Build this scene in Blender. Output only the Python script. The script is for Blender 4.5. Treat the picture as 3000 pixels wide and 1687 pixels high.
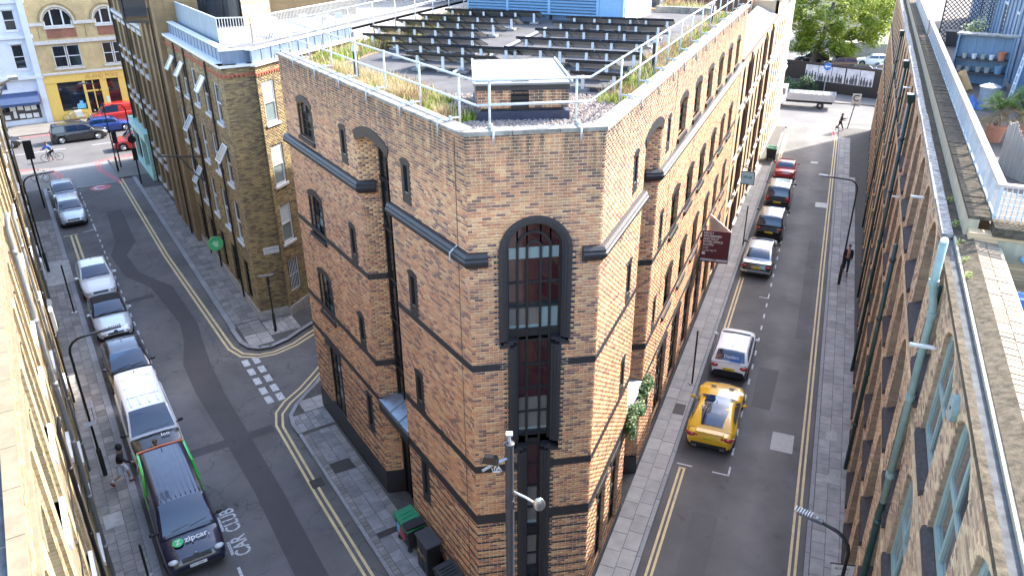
import bpy, math, random
import numpy as np
from mathutils import Vector, Matrix
R = math.radians
for o in list(bpy.data.objects):
    bpy.data.objects.remove(o)
scene = bpy.context.scene
COL = scene.collection
random.seed(7)
rnd = random.Random(11)

# ------------------------------------------------------------------ camera
CAM_H = 19.3
cam_data = bpy.data.cameras.new('camera')
cam_data.sensor_fit = 'HORIZONTAL'
cam_data.sensor_width = 36.0
cam_data.lens = 36.0 * 2264.1 / 3000.0
cam_data.clip_start = 0.1
cam_data.clip_end = 5000.0
cam = bpy.data.objects.new('camera', cam_data)
COL.objects.link(cam)
_p, _r = R(25.715), R(-0.3076)
_fw = Vector((0, math.cos(_p), -math.sin(_p)))
_up = Vector((0, math.sin(_p), math.cos(_p)))
_rt = Vector((1, 0, 0))
CR_ = _rt * math.cos(_r) + _up * math.sin(_r)
CU_ = -_rt * math.sin(_r) + _up * math.cos(_r)
cam.matrix_world = Matrix(((CR_.x, CU_.x, -_fw.x, 0), (CR_.y, CU_.y, -_fw.y, 0),
                           (CR_.z, CU_.z, -_fw.z, CAM_H), (0, 0, 0, 1)))
scene.camera = cam

# ------------------------------------------------------------------ sky, sun, exposure
SUN_AZ, SUN_EL = R(56), R(40)
world = bpy.data.worlds.new('World')
scene.world = world
world.use_nodes = True
wn = world.node_tree
wn.nodes.clear()
sky = wn.nodes.new('ShaderNodeTexSky')
sky.sky_type = 'NISHITA'
sky.sun_disc = False
sky.sun_elevation = SUN_EL
sky.sun_rotation = SUN_AZ
sky.air_density = 1.0
sky.dust_density = 2.0
sky.ozone_density = 1.0
bg = wn.nodes.new('ShaderNodeBackground')
bg.inputs['Strength'].default_value = 0.15
wo = wn.nodes.new('ShaderNodeOutputWorld')
wn.links.new(sky.outputs[0], bg.inputs[0])
wn.links.new(bg.outputs[0], wo.inputs[0])
sun_d = bpy.data.lights.new('sun', 'SUN')
sun_d.energy = 2.3
sun_d.angle = R(0.55)
sun_d.color = (1.0, 0.95, 0.87)
sun = bpy.data.objects.new('sun', sun_d)
COL.objects.link(sun)
_s = Vector((math.sin(SUN_AZ) * math.cos(SUN_EL), math.cos(SUN_AZ) * math.cos(SUN_EL), math.sin(SUN_EL)))
sun.rotation_euler = _s.to_track_quat('Z', 'Y').to_euler()
sun.location = _s * 60
scene.view_settings.view_transform = 'Standard'
scene.view_settings.look = 'None'
scene.view_settings.gamma = 1.0
scene.view_settings.use_curve_mapping = False
scene.view_settings.exposure = 2.75

# ------------------------------------------------------------------ frames of the place
class Frame:
    """x along e, n along the outward normal of a facade"""
    def __init__(s, o, e, n):
        s.o = np.array(o, float); s.e = np.array(e, float); s.n = np.array(n, float)
    def pt(s, a, n, z):
        p = s.o + s.e * a + s.n * n
        return (p[0], p[1], z)
    def head(s):
        return math.atan2(s.e[1], s.e[0])
def hd(deg):
    return np.array([math.sin(R(deg)), math.cos(R(deg))])
def rightof(e):
    return np.array([e[1], -e[0]])
PCL = np.array([-1.0225, 16.8604]); PCR = np.array([2.1618, 17.3528])
eL, eR = hd(-32.4), hd(22.0)
nL, nR = -rightof(eL), rightof(eR)
FL = Frame(PCL, eL, nL)
FR = Frame(PCR, eR, nR)
_ef = (PCR - PCL); FW = float(np.linalg.norm(_ef)); _ef = _ef / FW
FF = Frame(PCL, _ef, rightof(_ef))
_erb = hd(23.6)
FB = Frame(PCR + 4 * eR + 7.38 * nR, _erb, -rightof(_erb))      # right-hand building, n towards the street
FLB = Frame(PCL + 9.27 * nL, eL, -nL)                             # left-hand building, n towards the street
_ea = hd(20.0)
FA = Frame((-11.83, 36.58), _ea, rightof(_ea))                    # lit alley face of the stock-brick building
FE = Frame(PCL + 22.75 * eL, -nL, -eL)                            # its end wall, runs away from the street
FS = Frame(PCL + 79 * eL, nL, -eL)                                # shop fronts over the left main road
WORLD = Frame((0, 0), (1, 0), (0, -1))

def project(p):
    d = Vector(p) - Vector((0, 0, CAM_H))
    w = d.dot(_fw)
    if w < 0.1: return None
    return (512 + 772.8 * d.dot(CR_) / w, 287.5 - 772.8 * d.dot(CU_) / w, w)

# ------------------------------------------------------------------ mesh building
class MB:
    def __init__(s):
        s.v = []; s.f = []; s.m = []
    def add(s, pts, faces, mi=0):
        b = len(s.v)
        s.v.extend(pts)
        for f in faces:
            s.f.append(tuple(b + i for i in f)); s.m.append(mi)
    def poly(s, pts, mi=0):
        s.add(list(pts), [tuple(range(len(pts)))], mi)
    def hexa(s, p, mi=0):
        s.add(p, [(0, 3, 2, 1), (4, 5, 6, 7), (0, 1, 5, 4), (1, 2, 6, 5), (2, 3, 7, 6), (3, 0, 4, 7)], mi)
    def box(s, a, b, mi=0):
        x0, y0, z0 = a; x1, y1, z1 = b
        s.hexa([(x0, y0, z0), (x1, y0, z0), (x1, y1, z0), (x0, y1, z0), (x0, y0, z1), (x1, y0, z1), (x1, y1, z1), (x0, y1, z1)], mi)
    def fbox(s, F, s0, s1, n0, n1, z0, z1, mi=0):
        P = F.pt
        s.hexa([P(s0, n0, z0), P(s1, n0, z0), P(s1, n1, z0), P(s0, n1, z0), P(s0, n0, z1), P(s1, n0, z1), P(s1, n1, z1), P(s0, n1, z1)], mi)
    def prism(s, bottom, top, mi=0):
        n = len(bottom)
        fs = [tuple(reversed(range(n))), tuple(range(n, 2 * n))]
        for i in range(n):
            j = (i + 1) % n
            fs.append((i, j, n + j, n + i))
        s.add(list(bottom) + list(top), fs, mi)
    def wallpoly(s, F, pts, n0, n1, mi=0):
        """polygon given in (s,z) on a facade, extruded from n0 to n1"""
        s.prism([F.pt(a, n0, z) for a, z in pts], [F.pt(a, n1, z) for a, z in pts], mi)
    def slab(s, pts, z0, z1, mi=0):
        s.prism([(x, y, z0) for x, y in pts], [(x, y, z1) for x, y in pts], mi)
    def tube(s, pts, r, seg=8, mi=0, caps=True, r2=None):
        P = [Vector(p) for p in pts]
        n = len(P); rings = []
        up = Vector((0, 0, 1))
        d0 = (P[1] - P[0]).normalized()
        a = d0.cross(up)
        if a.length < 1e-3: a = Vector((1, 0, 0))
        a.normalize()
        base = len(s.v)
        for i in range(n):
            if i == 0: d = P[1] - P[0]
            elif i == n - 1: d = P[-1] - P[-2]
            else: d = (P[i + 1] - P[i]).normalized() + (P[i] - P[i - 1]).normalized()
            d.normalize()
            a = a - d * a.dot(d)
            if a.length < 1e-4: a = d.orthogonal()
            a.normalize()
            b = d.cross(a)
            rr = r if r2 is None else r + (r2 - r) * i / (n - 1)
            if isinstance(r, (list, tuple)): rr = r[i]
            for k in range(seg):
                t = 2 * math.pi * k / seg
                q = P[i] + a * (rr * math.cos(t)) + b * (rr * math.sin(t))
                s.v.append((q.x, q.y, q.z))
        for i in range(n - 1):
            for k in range(seg):
                k2 = (k + 1) % seg
                s.f.append((base + i * seg + k, base + i * seg + k2, base + (i + 1) * seg + k2, base + (i + 1) * seg + k)); s.m.append(mi)
        if caps:
            s.f.append(tuple(base + k for k in reversed(range(seg)))); s.m.append(mi)
            s.f.append(tuple(base + (n - 1) * seg + k for k in range(seg))); s.m.append(mi)
    def lathe(s, prof, c=(0, 0, 0), ax='z', seg=16, mi=0):
        base = len(s.v); n = len(prof)
        for r, h in prof:
            for k in range(seg):
                t = 2 * math.pi * k / seg
                u, v = r * math.cos(t), r * math.sin(t)
                if ax == 'z': q = (c[0] + u, c[1] + v, c[2] + h)
                elif ax == 'y': q = (c[0] + u, c[1] + h, c[2] + v)
                else: q = (c[0] + h, c[1] + u, c[2] + v)
                s.v.append(q)
        for i in range(n - 1):
            for k in range(seg):
                k2 = (k + 1) % seg
                s.f.append((base + i * seg + k, base + i * seg + k2, base + (i + 1) * seg + k2, base + (i + 1) * seg + k)); s.m.append(mi)
        s.f.append(tuple(base + k for k in reversed(range(seg)))); s.m.append(mi)
        s.f.append(tuple(base + (n - 1) * seg + k for k in range(seg))); s.m.append(mi)
    def ball(s, c, r, seg=10, rings=6, mi=0, sc=(1, 1, 1)):
        prof = []
        base = len(s.v)
        for i in range(rings + 1):
            t = math.pi * i / rings
            for k in range(seg):
                p = 2 * math.pi * k / seg
                rr = max(math.sin(t), 0.02)
                s.v.append((c[0] + r * sc[0] * rr * math.cos(p), c[1] + r * sc[1] * rr * math.sin(p), c[2] - r * sc[2] * math.cos(t)))
        for i in range(rings):
            for k in range(seg):
                k2 = (k + 1) % seg
                s.f.append((base + i * seg + k, base + i * seg + k2, base + (i + 1) * seg + k2, base + (i + 1) * seg + k)); s.m.append(mi)
    def mesh(s, name, base=(0, 0, 0), smooth=False):
        me = bpy.data.meshes.new(name)
        v = np.array(s.v, dtype=np.float64).reshape(-1, 3) - np.array(base)
        me.from_pydata(v.tolist(), [], s.f)
        me.polygons.foreach_set('material_index', np.array(s.m, dtype=np.int32))
        if smooth:
            me.polygons.foreach_set('use_smooth', np.ones(len(s.f), dtype=bool))
        me.update()
        return me

def root_loc(o):
    while o.parent: o = o.parent
    return o.location

def put(name, mb, mats, parent=None, smooth=False, world=True, auto=None):
    """one mesh object; world=True: the vertices are in world space"""
    base = (0, 0, 0)
    if parent is not None and world: base = tuple(root_loc(parent))
    loc = None
    if parent is None and world and len(mb.v):
        a = np.array(mb.v); base = (float(a[:, 0].mean()), float(a[:, 1].mean()), float(a[:, 2].min()))
        loc = base
    me = mb.mesh(name, base, smooth or auto is not None)
    for m in (mats if isinstance(mats, (list, tuple)) else [mats]):
        me.materials.append(m)
    o = bpy.data.objects.new(name, me)
    COL.objects.link(o)
    if auto is not None:
        try:
            me.set_sharp_from_angle(angle=R(auto))
        except Exception:
            pass
    if parent is not None: o.parent = parent
    elif loc: o.location = loc
    return o

def tag(o, label=None, cat=None, group=None, kind=None):
    if label: o['label'] = label
    if cat: o['category'] = cat
    if group: o['group'] = group
    if kind: o['kind'] = kind
    return o

def thing(name, label, cat, loc=(0, 0, 0), rotz=0.0, group=None):
    o = bpy.data.objects.new(name, None)
    o.empty_display_size = 0.3
    COL.objects.link(o)
    o.location = loc
    o.rotation_euler = (0, 0, rotz)
    return tag(o, label, cat, group)

def dup(o, parent=None, loc=None, rotz=None, label=None):
    c = o.copy(); COL.objects.link(c)
    c.parent = parent
    if loc is not None: c.location = loc
    if rotz is not None: c.rotation_euler = (0, 0, rotz)
    if label: c['label'] = label
    for ch in [k for k in bpy.data.objects if k.parent == o]:
        dup(ch, c)
    return c

# ------------------------------------------------------------------ materials
def newmat(name):
    m = bpy.data.materials.new(name); m.use_nodes = True
    nt = m.node_tree
    return m, nt, nt.nodes['Principled BSDF']
def nd(nt, t, **kw):
    n = nt.nodes.new(t)
    for k, v in kw.items():
        if k.startswith('i_'):
            key = k[2:]
            key = int(key) if key.isdigit() else key.replace('_', ' ')
            n.inputs[key].default_value = v
        else: setattr(n, k, v)
    return n
def c4(c, a=1.0): return (c[0], c[1], c[2], a)
def ramp(nt, stops, interp='LINEAR'):
    r = nt.nodes.new('ShaderNodeValToRGB'); r.color_ramp.interpolation = interp
    el = r.color_ramp.elements
    el[0].position, el[0].color = stops[0][0], c4(stops[0][1])
    el[1].position, el[1].color = stops[-1][0], c4(stops[-1][1])
    for p, c in stops[1:-1]:
        e = el.new(p); e.color = c4(c)
    return r
def mixc(nt, fac, a, b, mode='MIX'):
    n = nt.nodes.new('ShaderNodeMix'); n.data_type = 'RGBA'; n.blend_type = mode
    for sock, val in ((n.inputs[0], fac), (n.inputs[6], a), (n.inputs[7], b)):
        if hasattr(val, 'links'): nt.links.new(val, sock)
        elif isinstance(val, (int, float)): sock.default_value = val
        else: sock.default_value = c4(val)
    return n.outputs[2]
def wcoord(nt):
    return nt.nodes.new('ShaderNodeNewGeometry').outputs['Position']
def noise(nt, scale, detail=4, rough=0.55, vec=None, stretch=None):
    n = nd(nt, 'ShaderNodeTexNoise'); n.inputs['Scale'].default_value = scale
    n.inputs['Detail'].default_value = detail; n.inputs['Roughness'].default_value = rough
    v = vec if vec is not None else wcoord(nt)
    if stretch:
        mp = nd(nt, 'ShaderNodeMapping'); mp.inputs['Scale'].default_value = stretch
        nt.links.new(v, mp.inputs[0]); v = mp.outputs[0]
    nt.links.new(v, n.inputs['Vector'])
    return n.outputs[0]
def bump(nt, h, strength=0.3, dist=0.02):
    b = nd(nt, 'ShaderNodeBump'); b.inputs['Strength'].default_value = strength; b.inputs['Distance'].default_value = dist
    nt.links.new(h, b.inputs['Height'])
    return b.outputs[0]

def plain(name, col, rough=0.6, metal=0.0, var=0.15, scale=6.0, bmp=0.0, coat=0.0, spec=None, objrand=0.0, bscale=None, stretch=None):
    """painted / stone / metal surface with mottling and fine relief"""
    m, nt, b = newmat(name)
    n = noise(nt, scale, 5, 0.6, stretch=stretch)
    dark = tuple(max(0, x * (1 - var)) for x in col); lite = tuple(min(1, x * (1 + var)) for x in col)
    r = ramp(nt, [(0.3, dark), (0.7, lite)])
    nt.links.new(n, r.inputs[0])
    out = r.outputs[0]
    if objrand:
        oi = nd(nt, 'ShaderNodeObjectInfo')
        hsv = nd(nt, 'ShaderNodeHueSaturation')
        mr = nd(nt, 'ShaderNodeMapRange'); mr.inputs['To Min'].default_value = 1 - objrand; mr.inputs['To Max'].default_value = 1 + objrand
        nt.links.new(oi.outputs['Random'], mr.inputs[0]); nt.links.new(mr.outputs[0], hsv.inputs['Value'])
        nt.links.new(out, hsv.inputs['Color']); out = hsv.outputs[0]
    nt.links.new(out, b.inputs['Base Color'])
    b.inputs['Roughness'].default_value = rough
    b.inputs['Metallic'].default_value = metal
    if coat: b.inputs['Coat Weight'].default_value = coat; b.inputs['Coat Roughness'].default_value = 0.04
    if spec is not None: b.inputs['Specular IOR Level'].default_value = spec
    if bmp:
        nt.links.new(bump(nt, noise(nt, bscale or scale * 6, 4, 0.6), bmp), b.inputs['Normal'])
    return m

def glass(name, col=(0.012, 0.015, 0.02), rough=0.04, wav=0.02):
    m, nt, b = newmat(name)
    b.inputs['Base Color'].default_value = c4(col)
    b.inputs['Roughness'].default_value = rough
    b.inputs['IOR'].default_value = 1.52
    b.inputs['Specular IOR Level'].default_value = 0.9
    nt.links.new(bump(nt, noise(nt, 1.3, 2), wav, 0.05), b.inputs['Normal'])
    return m

BR_MAIN = [(0.0, (0.105, 0.066, 0.056)), (0.13, (0.155, 0.09, 0.07)), (0.26, (0.29, 0.145, 0.078)), (0.42, (0.345, 0.185, 0.094)),
           (0.58, (0.31, 0.175, 0.095)), (0.74, (0.39, 0.25, 0.13)), (0.9, (0.36, 0.25, 0.135)), (1.0, (0.22, 0.12, 0.078))]
BR_STOCK = [(0.0, (0.08, 0.058, 0.04)), (0.2, (0.16, 0.118, 0.06)), (0.45, (0.225, 0.17, 0.078)), (0.7, (0.275, 0.205, 0.09)), (0.88, (0.19, 0.125, 0.062)), (1.0, (0.1, 0.07, 0.046))]
BR_RB = [(0.0, (0.12, 0.08, 0.055)), (0.25, (0.28, 0.185, 0.115)), (0.5, (0.36, 0.25, 0.15)), (0.75, (0.40, 0.29, 0.17)), (1.0, (0.24, 0.14, 0.09))]
BR_LB = [(0.0, (0.18, 0.11, 0.06)), (0.25, (0.36, 0.25, 0.11)), (0.5, (0.43, 0.32, 0.16)), (0.8, (0.48, 0.37, 0.2)), (1.0, (0.32, 0.17, 0.09))]
BR_RED = [(0.0, (0.07, 0.034, 0.026)), (0.4, (0.13, 0.062, 0.042)), (1.0, (0.18, 0.095, 0.06))]

def lift(st, k, w=(1.1, 1.0, .84)): return [(p, tuple(min(.8, x * k * y) for x, y in zip(c, w))) for p, c in st]
BR_MAIN = lift(BR_MAIN, 1.52, (1.06, .93, .86)); BR_STOCK = lift(BR_STOCK, 1.5, (1, .99, .95)); BR_RB = lift(BR_RB, 1.62, (.97, .98, .96)); BR_LB = lift(BR_LB, .7, (1, 1.02, 1.1))
def brickmat(name, stops, obj=False, soot=0.35, sootscale=0.5, rough=0.85, run=None):
    m, nt, b = newmat(name)
    if obj: src = nd(nt, 'ShaderNodeObjectInfo').outputs['Random']
    else: src = nd(nt, 'ShaderNodeNewGeometry').outputs['Random Per Island']
    r = ramp(nt, stops); nt.links.new(src, r.inputs[0])
    nz = noise(nt, 26, 4, 0.7)
    g = ramp(nt, [(0.25, (0.72, 0.72, 0.72)), (0.75, (1.15, 1.15, 1.15))]); nt.links.new(nz, g.inputs[0])
    c = mixc(nt, 1.0, r.outputs[0], g.outputs[0], 'MULTIPLY')
    big = noise(nt, sootscale * 1.6, 5, 0.65, stretch=(1, 1, .4))
    s = ramp(nt, [(0.42, (0, 0, 0)), (0.72, (1, 1, 1))]); nt.links.new(big, s.inputs[0])
    fac = nd(nt, 'ShaderNodeMath', operation='MULTIPLY'); fac.inputs[1].default_value = soot
    nt.links.new(s.outputs[0], fac.inputs[0])
    c = mixc(nt, fac.outputs[0], c, (0.07, 0.055, 0.045))
    if run:                                    # rain streaks and algae below the coping
        sp = nd(nt, 'ShaderNodeSeparateXYZ'); nt.links.new(wcoord(nt), sp.inputs[0])
        mr = nd(nt, 'ShaderNodeMapRange'); mr.inputs['From Min'].default_value = run[0]; mr.inputs['From Max'].default_value = run[1]; nt.links.new(sp.outputs[2], mr.inputs[0])
        st = noise(nt, 2.2, 5, .65, stretch=(2.5, 2.5, .35)); sr = ramp(nt, [(.36, (0, 0, 0)), (.6, (1, 1, 1))]); nt.links.new(st, sr.inputs[0])
        mu = nd(nt, 'ShaderNodeMath', operation='MULTIPLY'); nt.links.new(mr.outputs[0], mu.inputs[0]); nt.links.new(sr.outputs[0], mu.inputs[1])
        c = mixc(nt, mu.outputs[0], c, (.075, .05, .036))
    nt.links.new(c, b.inputs['Base Color'])
    b.inputs['Roughness'].default_value = rough
    nt.links.new(bump(nt, noise(nt, 60, 3), 0.35, 0.006), b.inputs['Normal'])
    return m

def bricktex(name, e, stops, mortar, scale=1.0, rot=False):
    """far or receding brickwork: courses from a Brick Texture laid out along the wall"""
    m, nt, b = newmat(name)
    pos = wcoord(nt)
    dt = nd(nt, 'ShaderNodeVectorMath', operation='DOT_PRODUCT'); dt.inputs[1].default_value = (e[0], e[1], 0)
    nt.links.new(pos, dt.inputs[0])
    sp = nd(nt, 'ShaderNodeSeparateXYZ'); nt.links.new(pos, sp.inputs[0])
    cb = nd(nt, 'ShaderNodeCombineXYZ'); nt.links.new(dt.outputs['Value'], cb.inputs[0]); nt.links.new(sp.outputs[2], cb.inputs[1])
    bt = nd(nt, 'ShaderNodeTexBrick'); nt.links.new(cb.outputs[0], bt.inputs['Vector'])
    bt.inputs['Scale'].default_value = scale; bt.inputs['Brick Width'].default_value = 0.225; bt.inputs['Row Height'].default_value = 0.075
    bt.inputs['Mortar Size'].default_value = 0.006; bt.inputs['Mortar Smooth'].default_value = 0.2
    bt.inputs['Color1'].default_value = c4(stops[1][1]); bt.inputs['Color2'].default_value = c4(stops[-2][1]); bt.inputs['Mortar'].default_value = c4(mortar)
    bt.inputs['Bias'].default_value = 0.1
    nz = noise(nt, 0.8, 5, 0.65)
    g = ramp(nt, [(0.3, (0.7, 0.7, 0.7)), (0.7, (1.15, 1.13, 1.1))]); nt.links.new(nz, g.inputs[0])
    c = mixc(nt, 1.0, bt.outputs['Color'], g.outputs[0], 'MULTIPLY')
    nt.links.new(c, b.inputs['Base Color']); b.inputs['Roughness'].default_value = 0.88
    inv = nd(nt, 'ShaderNodeMath', operation='SUBTRACT'); inv.inputs[0].default_value = 1.0
    nt.links.new(bt.outputs['Fac'], inv.inputs[1])
    nt.links.new(bump(nt, inv.outputs[0], 0.5, 0.01), b.inputs['Normal'])
    return m

def asphalt(name, base, var=0.25, wear=0.0, track=None):
    m, nt, b = newmat(name)
    big = noise(nt, 0.35, 5, 0.6)
    r = ramp(nt, [(0.3, tuple(x * (1 - var) for x in base)), (0.7, tuple(x * (1 + var) for x in base))]); nt.links.new(big, r.inputs[0])
    fine = noise(nt, 45, 3, 0.7)
    g = ramp(nt, [(0.35, (0.75, 0.75, 0.75)), (0.62, (1.0, 1.0, 1.0)), (0.75, (1.6, 1.6, 1.55))]); nt.links.new(fine, g.inputs[0])
    c = mixc(nt, 1.0, r.outputs[0], g.outputs[0], 'MULTIPLY')
    oil = ramp(nt, [(.62, (1, 1, 1)), (.74, (.6, .6, .6))]); nt.links.new(noise(nt, 1.3, 4, .6), oil.inputs[0]); c = mixc(nt, 1.0, c, oil.outputs[0], 'MULTIPLY')
    if track:                                  # polished strip where the tyres run
        dt = nd(nt, 'ShaderNodeVectorMath', operation='DOT_PRODUCT'); dt.inputs[1].default_value = (track[0][0], track[0][1], 0); nt.links.new(wcoord(nt), dt.inputs[0])
        tr = ramp(nt, [(0, (0, 0, 0)), (.5, (1, 1, 1)), (1, (0, 0, 0))]); mr = nd(nt, 'ShaderNodeMapRange'); mr.inputs['From Min'].default_value = track[1] - track[2]; mr.inputs['From Max'].default_value = track[1] + track[2]
        nt.links.new(dt.outputs['Value'], mr.inputs[0]); nt.links.new(mr.outputs[0], tr.inputs[0])
        tn = ramp(nt, [(.35, (.2, .2, .2)), (.65, (.8, .8, .8))]); nt.links.new(noise(nt, .5, 4), tn.inputs[0])
        mu = nd(nt, 'ShaderNodeMath', operation='MULTIPLY'); nt.links.new(tr.outputs[0], mu.inputs[0]); nt.links.new(tn.outputs[0], mu.inputs[1])
        c = mixc(nt, mu.outputs[0], c, tuple(x * 1.7 for x in base))
    if wear:
        vo = nd(nt, 'ShaderNodeTexVoronoi', feature='DISTANCE_TO_EDGE'); vo.inputs['Scale'].default_value = 0.45
        dist = noise(nt, 1.2, 4)
        mp = nd(nt, 'ShaderNodeVectorMath', operation='MULTIPLY_ADD'); 
        nzc = nd(nt, 'ShaderNodeTexNoise'); nzc.inputs['Scale'].default_value = 1.1; nzc.inputs['Detail'].default_value = 5
        nt.links.new(wcoord(nt), nzc.inputs['Vector'])
        nt.links.new(nzc.outputs['Color'], mp.inputs[0]); mp.inputs[1].default_value = (1.3, 1.3, 1.3); nt.links.new(wcoord(nt), mp.inputs[2])
        nt.links.new(mp.outputs[0], vo.inputs['Vector'])
        cr = ramp(nt, [(0.004, (1, 1, 1)), (0.012, (0, 0, 0))]); nt.links.new(vo.outputs[0], cr.inputs[0])
        fm = nd(nt, 'ShaderNodeMath', operation='MULTIPLY'); fm.inputs[1].default_value = wear; nt.links.new(cr.outputs[0], fm.inputs[0])
        c = mixc(nt, fm.outputs[0], c, (0.012, 0.012, 0.013))
    nt.links.new(c, b.inputs['Base Color'])
    b.inputs['Roughness'].default_value = 0.82
    nt.links.new(bump(nt, fine, 0.4, 0.012), b.inputs['Normal'])
    return m

def worn(name, col, under=(0.07, 0.07, 0.072), scale=9.0, lo=0.34, hi=0.46, rough=0.7):
    """road paint with worn patches"""
    m, nt, b = newmat(name)
    n = noise(nt, scale, 6, 0.75)
    r = ramp(nt, [(lo, (1, 1, 1)), (hi, (0, 0, 0))]); nt.links.new(n, r.inputs[0])
    n2 = noise(nt, 2.0, 4)
    g = ramp(nt, [(0.3, tuple(x * 0.75 for x in col)), (0.7, col)]); nt.links.new(n2, g.inputs[0])
    nt.links.new(mixc(nt, r.outputs[0], g.outputs[0], under), b.inputs['Base Color'])
    b.inputs['Roughness'].default_value = rough
    return m

M = {}
M['brick'] = brickmat('brick_multi', BR_MAIN, soot=0.25, run=(13.0, 14.7))
M['brick_o'] = brickmat('brick_multi_single', BR_MAIN, obj=True, soot=0.25, run=(13.0, 14.7))
M['stock'] = brickmat('brick_stock', BR_STOCK, soot=0.45)
M['stock_o'] = brickmat('brick_stock_single', BR_STOCK, obj=True, soot=0.45)
M['rb'] = brickmat('brick_buff', BR_RB, soot=0.4)
M['rb_o'] = brickmat('brick_buff_single', BR_RB, obj=True, soot=0.4)
M['lb'] = brickmat('brick_yellow', BR_LB, soot=0.25)
M['lb_o'] = brickmat('brick_yellow_single', BR_LB, obj=True, soot=0.25)
M['redbrick'] = brickmat('brick_red', BR_RED, soot=0.2)
M['mortar'] = plain('mortar_light', (0.6, 0.48, 0.34), 0.9, var=0.18, scale=3, bmp=0.2)
M['mortar_d'] = plain('mortar_dark', (0.15, 0.12, 0.085), 0.9, var=0.25, scale=3, bmp=0.2)
M['mortar_b'] = plain('mortar_buff', (0.42, 0.34, 0.25), 0.9, var=0.25, scale=3, bmp=0.2)
M['black'] = plain('black_paint', (0.022, 0.021, 0.023), 0.5, var=0.25, scale=8, bmp=0.12)
M['blackbrick'] = plain('black_painted_brick', (0.024, 0.022, 0.024), 0.55, var=0.3, scale=14, bmp=0.2)
M['blackmetal'] = plain('black_metal', (0.012, 0.012, 0.013), 0.4, var=0.2, scale=8)
M['glass'] = glass('window_glass')
M['glass_maroon'] = glass('window_glass_over_maroon_blind', (0.035, 0.008, 0.01), 0.05)
M['glass_grey'] = glass('window_glass_over_grey_panel', (0.11, 0.1, 0.088), 0.08)
M['glass_pale'] = glass('window_glass_pale_blind_and_reflection', (0.17, 0.22, 0.22), 0.12)  # pale blinds, plus the reflection painted into the stepped window's top strip
M['stone'] = plain('coping_stone', (0.21, 0.2, 0.175), 0.9, var=0.45, scale=4, bmp=0.25, objrand=0.1)
M['galv'] = plain('galvanised_steel', (0.46, 0.49, 0.52), 0.5, metal=0.35, var=0.15, scale=10)
M['lead'] = plain('lead_sheet', (0.2, 0.23, 0.27), 0.38, metal=0.6, var=0.25, scale=3, bmp=0.15)
M['white'] = plain('white_paint', (0.6, 0.6, 0.59), 0.5, var=0.08, scale=4)
M['steel'] = plain('brushed_steel', (0.6, 0.6, 0.6), 0.3, metal=0.9, var=0.1)
M['concrete'] = plain('concrete', (0.33, 0.32, 0.30), 0.9, var=0.2, scale=3, bmp=0.3)
# ------------------------------------------------------------------ ground, roads, pavements
M['ground'] = plain('ground', (0.1, 0.095, 0.09), 0.9, var=0.2, scale=0.5)
M['asph_l'] = asphalt('asphalt_old', (0.128, 0.118, 0.113), 0.32, wear=0.45)
M['asph_d'] = asphalt('asphalt_trench', (0.072, 0.065, 0.065), 0.15)
M['asph_m'] = asphalt('asphalt_patch', (0.135, 0.126, 0.124), 0.25, wear=0.3)
M['asph_r'] = asphalt('asphalt_right', (0.112, 0.105, 0.1), 0.3, track=(nR, float(np.dot(PCR, nR)) + 4.35, 1.1))
M['asph_hi'] = asphalt('asphalt_main_road', (0.1, 0.095, 0.095), 0.18)
M['setts'] = plain('granite_setts', (0.16, 0.16, 0.16), 0.8, var=0.25, scale=9, bmp=0.3)
M['bed'] = plain('paving_bed', (0.075, 0.07, 0.065), 0.95, var=0.25, scale=6)
M['flag_d'] = plain('york_flag_grey', (0.21, 0.205, 0.205), 0.72, var=0.22, scale=3.0, bmp=0.2, objrand=0.22)
M['flag_b'] = plain('york_flag_brown', (0.2, 0.185, 0.17), 0.78, var=0.22, scale=3.0, bmp=0.2, objrand=0.25)
M['flag_l'] = plain('york_flag_pale', (0.3, 0.285, 0.265), 0.85, var=0.14, scale=2.5, bmp=0.2, objrand=0.1)
M['flag_m'] = plain('york_flag_mid', (0.27, 0.26, 0.25), 0.8, var=0.2, scale=2.5, bmp=0.2, objrand=0.16)
M['kerb'] = plain('granite_kerb', (0.24, 0.24, 0.245), 0.75, var=0.2, scale=14, bmp=0.2, objrand=0.12)
M['yellow'] = worn('yellow_line', (0.66, 0.52, 0.27), lo=0.34, hi=0.41, scale=12)
M['wpaint'] = worn('white_line', (0.55, 0.55, 0.55), lo=0.37, hi=0.46, scale=11)
M['wpaint_old'] = worn('white_line_worn', (0.36, 0.36, 0.36), lo=0.42, hi=0.56, scale=9)
M['redpaint'] = worn('red_line', (0.5, 0.13, 0.13), under=(0.2, 0.2, 0.2), lo=0.3, hi=0.42, scale=5)
M['iron'] = plain('iron_cover', (0.05, 0.042, 0.038), 0.6, metal=0.3, var=0.3, scale=20, bmp=0.4)
M['ironlight'] = plain('worn_iron_cover', (0.27, 0.26, 0.25), 0.5, metal=0.4, var=0.3, scale=20, bmp=0.5)

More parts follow.
